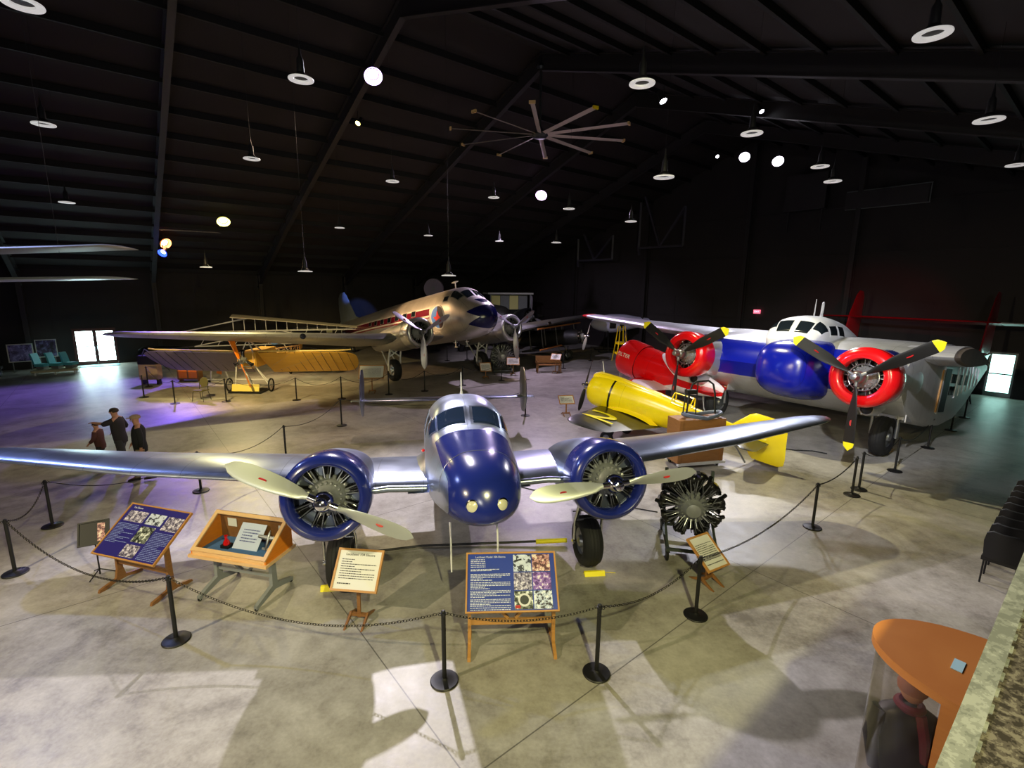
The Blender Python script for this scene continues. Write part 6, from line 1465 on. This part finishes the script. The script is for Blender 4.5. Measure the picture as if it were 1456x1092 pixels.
# turquoise seats on a low platform
sp = Vector((-25.0, 26.6, 0))
t = thing('seat_platform', 'low cream platform with a white rim left of the bright door', 'platform', sp, R_(35))
mb = MB(); mb.box((0, 0, .22), (1.9, 1.1, .12)); mb.build('deck', mat('cream_platform', (.72, .70, .56), .5), t, smooth=False)
for x in (-.8, 0, .8):
    for y in (-.45, .45):
        mb = MB(); mb.box((x, y, .08), (.06, .06, .16)); mb.build('leg', M['white'], t, smooth=False)
M['turq'] = mat('turquoise_vinyl', (.35, .75, .80), .4)
for k, (dx, lb) in enumerate(((-.55, 'left'), (.05, 'middle'), (.62, 'right'))):
    t = thing('aircraft_seat', 'turquoise seat on the cream platform, %s one' % lb, 'seat', sp+Matrix.Rotation(R_(35), 3, 'Z') @ Vector((dx, .1, .28)), R_(35+60), 'turquoise seats')
    mb = MB(); mb.box((0, 0, .22), (.46, .46, .14)); mb.build('seat', M['turq'], t)
    mb = MB(); mb.loft([[Vector((x, y+dy, z)) for x, y in ((-.22, .2), (.22, .2), (.2, .3), (-.2, .3))] for z, dy in ((.26, 0), (.6, .06), (.85, .14))]); mb.build('backrest', M['turq'], t)
    mb = MB(); mb.box((0, 0, .08), (.36, .36, .15)); mb.build('base', M['grey'], t)
# dark machinery piece at the far left edge
t = thing('machine_display', 'dark machine on a small cart at the left edge, with pale fittings', 'machine', Vector((-27.4, 25.3, 0)), R_(40))
mb = MB(); mb.box((0, 0, .45), (1.1, .7, .12)); mb.build('cart', M['dsteel'], t, smooth=False)
mb = MB(); mb.lathe([(.2, -.5), (.32, -.4), (.34, .1), (.22, .3), (.25, .5)], (0, 0, .9), (1, 0, 0), 18); mb.build('drum', M['dsteel'], t)
mb = MB(); mb.tube([(-.3, -.3, .9), (0, -.4, 1.25), (.35, -.25, 1.0)], .05, 8); mb.build('pipe', M['white'], t)
mb = MB(); mb.box((.1, .1, 1.35), (.5, .3, .3)); mb.build('top_box', M['grey'], t)
for x in (-.45, .45):
    for y in (-.25, .25): wheel(t, (x, y, .15), .15, .08)
# door mat
mb = MB(); mb.box((0, 0, .012), (2.0, .8, .024)); o = mb.build('door_mat', mat('pale_blue_mat', (.45, .68, .75), .6)); o.location = W(0, .75, 0); o.rotation_euler = (0, 0, HALL_YAW); tag(o, 'pale blue mat on the floor before the left door', 'mat')
# orange two-door cabinet
t = thing('cabinet', 'low cabinet with two orange panels standing under the grey left wing of the ochre monoplane', 'cabinet', G(266, 543)+Vector((0, .3, 0)), R_(4))
mb = MB(); mb.box((0, 0, .42), (1.05, .4, .64)); mb.build('body', M['dkwood'], t, smooth=False)
for sx in (-1, 1):
    mb = MB(); mb.box((sx*.24, -.21, .44), (.40, .03, .52)); mb.build('door', M['orange'], t, smooth=False)
for x in (-.45, .45):
    mb = MB(); mb.box((x, 0, .05), (.05, .3, .1)); mb.build('leg', M['dkwood'], t, smooth=False)
# wooden lectern with dark top left of the monoplane
t = thing('information_stand', 'tan box-shaped information stand with dark machine on top, right of the left door', 'stand', G(208, 548)+Vector((0, .4, 0)), R_(5))
mb = MB(); mb.box((0, 0, .62), (.85, .4, .75)); mb.build('box', mat('tan_board', (.66, .56, .46), .6), t, smooth=False)
mb = MB(); mb.box((0, 0, 1.22), (.8, .5, .42)); mb.build('machine', M['black'], t, smooth=False)
for x in (-.35, .35):
    mb = MB(); mb.box((x, 0, .125), (.06, .3, .25)); mb.build('leg', M['black'], t, smooth=False)
mb = MB(); mb.tube([(-.3, 0, 1.42), (-.1, -.1, 1.75), (.2, 0, 1.5)], .03, 6); mb.build('lever', M['steel'], t)
# orange propeller and stand under the wing
t = thing('engine_trolley', 'small white trolley with an orange-brown board behind the chair', 'trolley', G(306, 546)+Vector((0, .4, 0)), R_(-10))
mb = MB(); mb.beam((-.7, 0, .12), (.6, 0, .12), .05); mb.beam((-.5, 0, .12), (-.35, 0, 1.2), .05); mb.beam((.55, 0, .12), (.2, 0, 1.2), .05); mb.beam((-.6, -.3, .12), (-.6, .3, .12), .05); mb.build('frame', M['white'], t, smooth=False)
mb = MB(); mb.box((.1, -.04, .75), (.28, .03, .6), (0, .2, 0)); mb.build('board', M['orangewood'], t, smooth=False)
mb = MB(); mb.sphere((-.15, 0, .78), .14, 12); mb.beam((-.4, 0, .72), (.3, 0, .72), .05); mb.build('motor', M['black'], t)
for x in (-.6, .6):
    mb = MB(); mb.lathe([(.06, -.03), (.06, .03)], (x, 0, .06), (0, 1, 0), 12); mb.build('caster', M['black'], t)
# round grey fan drum behind the big airliner
t = thing('drum_fan', 'big round grey drum fan seen above the big airliner roof', 'fan', Vector((-6.0, 38.0, 3.85)), R_(-8))
mb = MB(); mb.lathe([(.74, -.15), (.78, 0), (.74, .15)], (0, 0, .9), (0, 1, 0), 32); dr = mb.build('drum', mat('grey_violet_paint', (.55, .50, .62), .5), t)
mb = MB()
for k in range(10): a_ = PI*k/10; mb.tube([(.72*math.cos(a_), -.17, .9+.72*math.sin(a_)), (-.72*math.cos(a_), -.17, .9-.72*math.sin(a_))], .01, 4)
mb.build('grille', M['grey'], dr)
mb = MB(); mb.cyl((0, 0, -3.85), (0, 0, .1), .06, n=10); mb.lathe([(.4, 0), (.38, .06), (.08, .1)], (0, 0, -3.85), (0, 0, 1), 20); mb.build('pedestal', M['dsteel'], t)
# traffic cone-like post near the right door
t = thing('traffic_cone', 'pale plastic cone on the floor under the transport tail', 'cone', G(1347, 592), 0)
mb = MB(); mb.box((0, 0, .02), (.4, .4, .04)); mb.build('base', M['paper'], t, smooth=False)
mb = MB(); mb.lathe([(.16, .04), (.12, .3), (.05, .68), (.03, .7)], n=20); mb.build('body', mat('cream_plastic', (.80, .76, .58), .5), t)
t = thing('engine_part_stand', 'spindly grey stand with metal fittings beside the farthest right stanchion', 'stand', G(1372, 572)+Vector((0, 0, 0)), R_(20))
for k in range(3):
    mb = MB(); a_ = 2*PI*k/3; mb.tube([(0, 0, 1.0), (.35*math.cos(a_), .35*math.sin(a_), 0)], .025, 6); mb.build('leg', M['dsteel'], t)
mb = MB(); mb.box((0, 0, 1.08), (.5, .15, .14), (0, -.6, 0)); mb.sphere((.2, 0, 1.3), .1, 10); mb.build('fitting', M['dsteel'], t)
# dark objects under the big airliner: boxes of equipment
t = thing('jet_engine_display', 'dark cylindrical engine on a trolley behind the monoplane, low beside the left wing', 'engine', G(235, 520), R_(30))
mb = MB(); mb.lathe([(.25, -1.2), (.38, -1.0), (.42, 0), (.36, .8), (.2, 1.3)], (0, 0, .8), (1, 0, 0), 20); mb.build('casing', M['dsteel'], t)
for x in (-.8, .7):
    mb = MB(); mb.beam((x, -.3, .08), (x, .3, .08), .06); mb.beam((x, -.3, .08), (x, 0, .55), .05); mb.beam((x, .3, .08), (x, 0, .55), .05); mb.build('cradle', M['grey'], t, smooth=False)

# ------------------------------------------------------------------ people: one skinned body each, clothes as children
def skinned(name, joints, edges, mt, parent, lvl=2, root=0):
    me = bpy.data.meshes.new(name); me.from_pydata([j[:3] for j in joints], edges, []); me.materials.append(mt)
    o = bpy.data.objects.new(name, me); C.objects.link(o)
    if parent is not None: o.parent = parent
    sk = o.modifiers.new('skin', 'SKIN'); sk.use_smooth_shade = True
    me.skin_vertices.new() if not me.skin_vertices else None
    for i, j in enumerate(joints):
        sv = me.skin_vertices[0].data[i]; rx, ry = (j[3], j[4]) if len(j) > 4 else (j[3], j[3]); sv.radius = (rx, ry); sv.use_root = (i == root)
    ss = o.modifiers.new('subsurf', 'SUBSURF'); ss.levels = lvl; ss.render_levels = lvl
    return o
def person(label, pos, yaw, H_, pose, skinc, jacket, trousers, hairm, cap=None, shoes=None):
    """local frame: faces -y; pose gives hand and foot positions for unit height"""
    t = thing('person', label, 'person', pos, yaw)
    s = H_
    def P(x, y, z): return (x*s, y*s, z*s)
    J = []; E = []
    def add(p, r, par=None):
        J.append((*P(*p), r*s)) ; i = len(J)-1
        if par is not None: E.append((par, i))
        return i
    ln = pose.get('lean', 0.)
    pel = add((0, 0, .53), .072); wst = add((0, -.01-ln*.3, .62), .065, pel); ch = add((0, -.005-ln*.7, .73), .078, wst); nk0 = add((0, -.0-ln, .815), .045, ch)
    nk = add((0, -.01-ln, .85), .032, nk0); hd = add((0, -.022-ln*1.1, .90), .050, nk); tp = add((0, -.018-ln*1.1, .955), .046, hd)
    hands = []
    for sx, key in ((-1, 'lh'), (1, 'rh')):
        sh = add((sx*.10, -ln, .80), .036, nk0); el = add(pose[key][0], .026, sh); wr = add(pose[key][1], .018, el); d = Vector(pose[key][1])-Vector(pose[key][0]); d.normalize()
        pm = add(tuple(Vector(pose[key][1])+d*.035), .020, wr)
        side = d.cross(Vector((0, 0, 1))); side = side.normalized() if side.length > .2 else Vector((0, 1, 0)); hands.append((pm, d, side))
        for k in range(4):
            f0 = Vector(pose[key][1])+d*.055+side*(.012*(k-1.5)); f1 = f0+d*(.022+.004*(k in (1, 2)))+Vector((0, 0, -.006)); f2 = f1+d*.012+Vector((0, 0, -.010))
            a0 = add(tuple(f0), .006, pm); a1 = add(tuple(f1), .0055, a0); add(tuple(f2), .0045, a1)
        t0 = add(tuple(Vector(pose[key][1])+d*.022+side*.026), .007, pm); add(tuple(Vector(pose[key][1])+d*.045+side*.034), .0055, t0)
    feet = []
    for sx, key in ((-1, 'lf'), (1, 'rf')):
        hp = add((sx*.045, 0, .50), .052, pel); kn = add(pose[key][0], .036, hp); an = add(pose[key][1], .022, kn); fx = Vector(pose[key][1]); add((fx.x, fx.y-.06, max(.018, fx.z-.025)), .018, an); feet.append((pose[key]))
    skinned('body', J, E, skinc, t, 2)
    # clothes
    def curve(pts, n=6):
        out = []
        P_ = [Vector(p) for p in pts]; P_ = [P_[0]*2-P_[1]]+P_+[P_[-1]*2-P_[-2]]
        for i in range(1, len(P_)-2):
            for k in range(n):
                u = k/n; out.append(.5*((2*P_[i])+(-P_[i-1]+P_[i+1])*u+(2*P_[i-1]-5*P_[i]+4*P_[i+1]-P_[i+2])*u*u+(-P_[i-1]+3*P_[i]-3*P_[i+1]+P_[i+2])*u**3))
        return out+[P_[-2]]
    def rad(rs, n):
        return [rs[min(int(i*(len(rs)-1)/(n-1)), len(rs)-2)]*(1-((i*(len(rs)-1)/(n-1))-min(int(i*(len(rs)-1)/(n-1)), len(rs)-2)))+rs[min(int(i*(len(rs)-1)/(n-1)), len(rs)-2)+1]*((i*(len(rs)-1)/(n-1))-min(int(i*(len(rs)-1)/(n-1)), len(rs)-2)) for i in range(n)]
    mb = MB(); mb.loft([[Vector((w_*s*math.cos(2*PI*k/24), dy*s+d_*s*math.sin(2*PI*k/24), z*s)) for k in range(24)] for z, w_, d_, dy in ((.44, .098, .080, 0), (.50, .104, .086, 0), (.60, .100, .084, -.01-ln*.3), (.70, .110, .088, -.005-ln*.6), (.77, .118, .080, -ln*.9), (.81, .105, .062, -ln), (.835, .060, .045, -ln-.004), (.845, .040, .038, -ln-.008))])
    for sx, key in ((-1, 'lh'), (1, 'rh')):
        q = curve([P(sx*.085, -ln, .795), P(*pose[key][0]), P(*Vector(pose[key][0]).lerp(Vector(pose[key][1]), .08 if pose.get('short') else .9))]); mb.tube(q, rad([.046*s, .042*s, .036*s, .029*s], len(q)), 14)
    mb.build('jacket', jacket, t, ang=70)
    mb = MB(); mb.loft([[Vector((w_*s*math.cos(2*PI*k/20), d_*s*math.sin(2*PI*k/20), z*s)) for k in range(20)] for z, w_, d_ in ((.43, .080, .066), (.47, .094, .076), (.56, .09, .074))])
    for sx, key in ((-1, 'lf'), (1, 'rf')):
        an = Vector(pose[key][1]); q = curve([P(sx*.046, 0, .49), P(*pose[key][0]), P(an.x, an.y+.004, max(.035, an.z-.01))]); mb.tube(q, rad([.064*s, .054*s, .044*s, .038*s], len(q)), 16)
    mb.build('trousers', trousers, t, ang=70)
    for key in ('lf', 'rf'):
        an = Vector(pose[key][1])*s; mb = MB(); zf = max(0, an.z-.05*s)
        mb.loft([[Vector((an.x+w_*.026*s*math.cos(2*PI*k/12), an.y+y_*s, zf+(h_*(.5+.5*math.sin(2*PI*k/12)))*s)) for k in range(12)] for y_, w_, h_ in ((.035, .7, .035), (.02, 1.1, .05), (-.03, 1.3, .045), (-.08, 1.4, .03), (-.115, .8, .018))]); mb.build('shoe', shoes or M['black'], t)
    hx = Vector(P(0, -.022-ln*1.1, .925))
    mb = MB(); 
    mb.loft([[hx+Vector((.053*s*k2*math.cos(2*PI*k/18), .008*s+.060*s*k2*math.sin(2*PI*k/18), z_*s)) for k in range(18)] for z_, k2 in ((-.012, .8), (.0, 1.0), (.02, 1.0), (.04, .82), (.052, .45), (.055, .1))]) if cap is None else mb.loft([[hx+Vector((.056*s*k2*math.cos(2*PI*k/18), .004*s+.064*s*k2*math.sin(2*PI*k/18), z_*s)) for k in range(18)] for z_, k2 in ((.008, 1.0), (.02, 1.03), (.045, .9), (.058, .5), (.06, .1))])
    mb.build('hair' if cap is None else 'cap', hairm if cap is None else cap, t)
    if cap is not None:
        mb = MB(); mb.prism([hx+Vector((x*s, y*s, .012*s)) for x, y in ((-.045, -.045), (.045, -.045), (.03, -.10), (-.03, -.10))], (0, 0, .006*s)); mb.build('cap_peak', cap, t)
    mb = MB(); mb.loft([[hx+Vector((w_*math.cos(2*PI*k/8)*s, -.048*s-d_*s*max(0, math.sin(2*PI*k/8)), z_*s)) for k in range(8)] for z_, w_, d_ in ((-.022, .010, .018), (-.012, .009, .014), (.0, .005, .004))]); mb.build('nose', skinc, t)
    for sx in (-1, 1):
        mb = MB(); mb.sphere(hx+Vector((sx*.018*s, -.049*s, .002*s)), .006*s, 8); mb.build('eye', M['black'], t)
        mb = MB(); mb.sphere(hx+Vector((sx*.052*s, .0, -.008*s)), .014*s, 8, (.4, .8, 1.2)); mb.build('ear', skinc, t)
    mb = MB(); mb.box(hx+Vector((0, -.048*s, -.034*s)), (.026*s, .006*s, .005*s)); mb.build('mouth', mat('lips', (.50, .28, .26), .6), t)
    return t
dk = mat('dark_grey_cloth', (.17, .15, .17), .85); bk = mat('near_black_jacket', (.10, .10, .11), .85); kh = mat('khaki_cloth', (.55, .50, .38), .85); rd = mat('brown_red_cloth', (.34, .20, .20), .85)
walk = dict(lh=((-.13, -.02, .66), (-.12, -.10, .55)), rh=((.13, .03, .66), (.12, .02, .52)), lf=((-.045, -.06, .28), (-.045, -.09, .05)), rf=((.045, .0, .28), (.045, .11, .07)))
reach = dict(lean=.02, short=True, lh=((-.13, .02, .67), (-.10, -.10, .60)), rh=((.12, -.12, .76), (.07, -.27, .77)), lf=((-.045, -.05, .28), (-.045, -.06, .05)), rf=((.045, .02, .28), (.05, .10, .06)))
child = dict(lean=.02, lh=((-.12, -.05, .66), (-.10, -.15, .60)), rh=((.12, -.04, .66), (.11, -.12, .58)), lf=((-.045, -.07, .28), (-.045, -.10, .05)), rf=((.045, .0, .28), (.045, .08, .07)))
person('person in a dark shirt with one bare arm stretched forward over a child', Vector((-10.35, 12.5, 0)), R_(-78), 1.74, reach, M['skin'], dk, mat('dark_trousers', (.22, .22, .25), .85), M['hair'], shoes=mat('pale_shoes', (.80, .76, .74), .6))
person('person in a black jacket and pale cap walking behind the left wing', Vector((-9.3, 11.8, 0)), R_(-60), 1.74, walk, M['skin'], bk, kh, M['hair'], cap=mat('beige_cap', (.62, .52, .42), .8), shoes=mat('brown_shoes', (.22, .14, .12), .6))
person('small person in brown-red clothes walking ahead of the one with the outstretched arm', Vector((-10.95, 12.55, 0)), R_(-80), 1.32, child, M['skin'], rd, mat('dark_child_trousers', (.14, .13, .14), .85), M['hair'], shoes=mat('pale_shoes', (.80, .76, .74), .6))
# ------------------------------------------------------------------ light
w = bpy.data.worlds.new('world'); bpy.context.scene.world = w; w.use_nodes = True
w.node_tree.nodes['Background'].inputs[0].default_value = (.55, .5, .6, 1); w.node_tree.nodes['Background'].inputs[1].default_value = .04
SP = 'lit spotlights'
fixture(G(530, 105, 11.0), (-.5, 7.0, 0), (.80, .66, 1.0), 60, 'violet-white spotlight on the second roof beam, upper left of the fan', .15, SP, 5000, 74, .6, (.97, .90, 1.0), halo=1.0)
fixture(W(9.3, 19.0, 11.2), (-9, 10, 0), (1.0, .85, .25), 8, 'small yellow spotlight just below the upper violet-white one', .10, SP, 900, 70, .6, (1, .74, .52))
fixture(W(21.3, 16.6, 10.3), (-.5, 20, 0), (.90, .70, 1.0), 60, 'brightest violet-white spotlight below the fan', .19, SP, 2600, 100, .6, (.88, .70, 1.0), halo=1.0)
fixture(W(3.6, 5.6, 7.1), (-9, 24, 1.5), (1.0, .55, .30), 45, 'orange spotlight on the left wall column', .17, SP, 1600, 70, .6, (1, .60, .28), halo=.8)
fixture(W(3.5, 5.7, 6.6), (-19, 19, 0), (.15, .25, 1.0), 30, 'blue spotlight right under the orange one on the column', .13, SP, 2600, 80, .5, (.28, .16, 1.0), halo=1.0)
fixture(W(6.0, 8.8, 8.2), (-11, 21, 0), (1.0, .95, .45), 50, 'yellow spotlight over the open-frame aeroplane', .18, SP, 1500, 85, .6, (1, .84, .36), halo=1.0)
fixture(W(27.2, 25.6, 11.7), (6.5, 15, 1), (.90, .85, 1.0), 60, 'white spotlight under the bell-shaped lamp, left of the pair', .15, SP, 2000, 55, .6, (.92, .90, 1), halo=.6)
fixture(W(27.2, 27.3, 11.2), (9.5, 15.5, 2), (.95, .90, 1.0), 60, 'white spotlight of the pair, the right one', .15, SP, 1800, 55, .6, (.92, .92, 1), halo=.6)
fixture(W(15.3, 28.9, 10.8), (9, 12, 0), (.9, .9, 1.0), 25, 'white spotlight right of the round lamp beside the fan', .12, SP, 2800, 66, .7, (1, .90, .52))
fixture(W(26.5, 1.8, 8.9), (-2, 25, 2), (.9, .9, 1.0), 25, 'small white spotlight above the big airliner nose', .10, SP)
fixture(W(21, 29.3, 11.6), (12, 12, 0), (.9, .9, 1), 15, 'tiny white spotlight left of the top centre-right', .09, SP)
fixture(W(27, 24.2, 11.9), (12, 12, 0), (.9, .9, 1), 15, 'tiny white spotlight left of the bell-shaped lamp', .09, SP)
# unseen spots without lamp bodies aimed at the aircraft, positions made up
spot('spot_light', W(5, 14.0, 8.5), (-4.5, 27.5, 3.0), 6500, (1, .62, .28), 32, .6, .12)          # warm, big airliner side
spot('spot_light', W(10, 10.0, 9.0), (-12.0, 36.9, 4.6), 5000, (.15, .28, 1), 10, .5, .1)           # blue, tail fin
spot('spot_light', W(20, 37.0, 7.0), (17, 21.5, 4.4), 700, (1, .06, .10), 34, .6, .1)              # red, transport tail
spot('spot_light', W(8, 37.0, 7.4), (9.5, 15.0, 2.6), 3000, (.88, .90, 1), 44, .6, .12)            # cool, transport
spot('spot_light', W(4, 33.0, 8.2), (4.2, 15.5, 1.2), 1500, (1, .95, .80), 36, .6, .12)            # racers
spot('spot_light', W(-3, 23, 9.5), (-2.5, 8.5, 1.5), 1800, (.34, .44, 1), 60, .6, .12)              # blue, left side of the navy-nosed airliner
spot('spot_light', W(1, 22, 7.5), (-12, 22.5, 1.5), 4200, (1, .74, .30), 55, .6, .12)               # warm fill added for the ochre monoplane front
spot('spot_light', W(-4.5, 43.5, 6.4), (.0, 8.5, 1.5), 950, (1, .97, .86), 100, .6, .2)  # frontal fill added to brighten signs, propellers and engine stand
spot('spot_light', W(14, 18, 8.8), (1.5, 33, 2), 1800, (.85, .75, 1), 70, .6, .12)                  # cool, far corner
# lamps behind and above the camera, over the mezzanine
spot('spot_light', W(1.5, 41.3, 7.3), (.5, 9.3, 0), 1900, (1.0, .94, .44), 98, .45, .12)
spot('spot_light', W(-6, 33, 7.6), (-2, 6, 0), 2200, (1.0, .84, .52), 90, .5, .12)
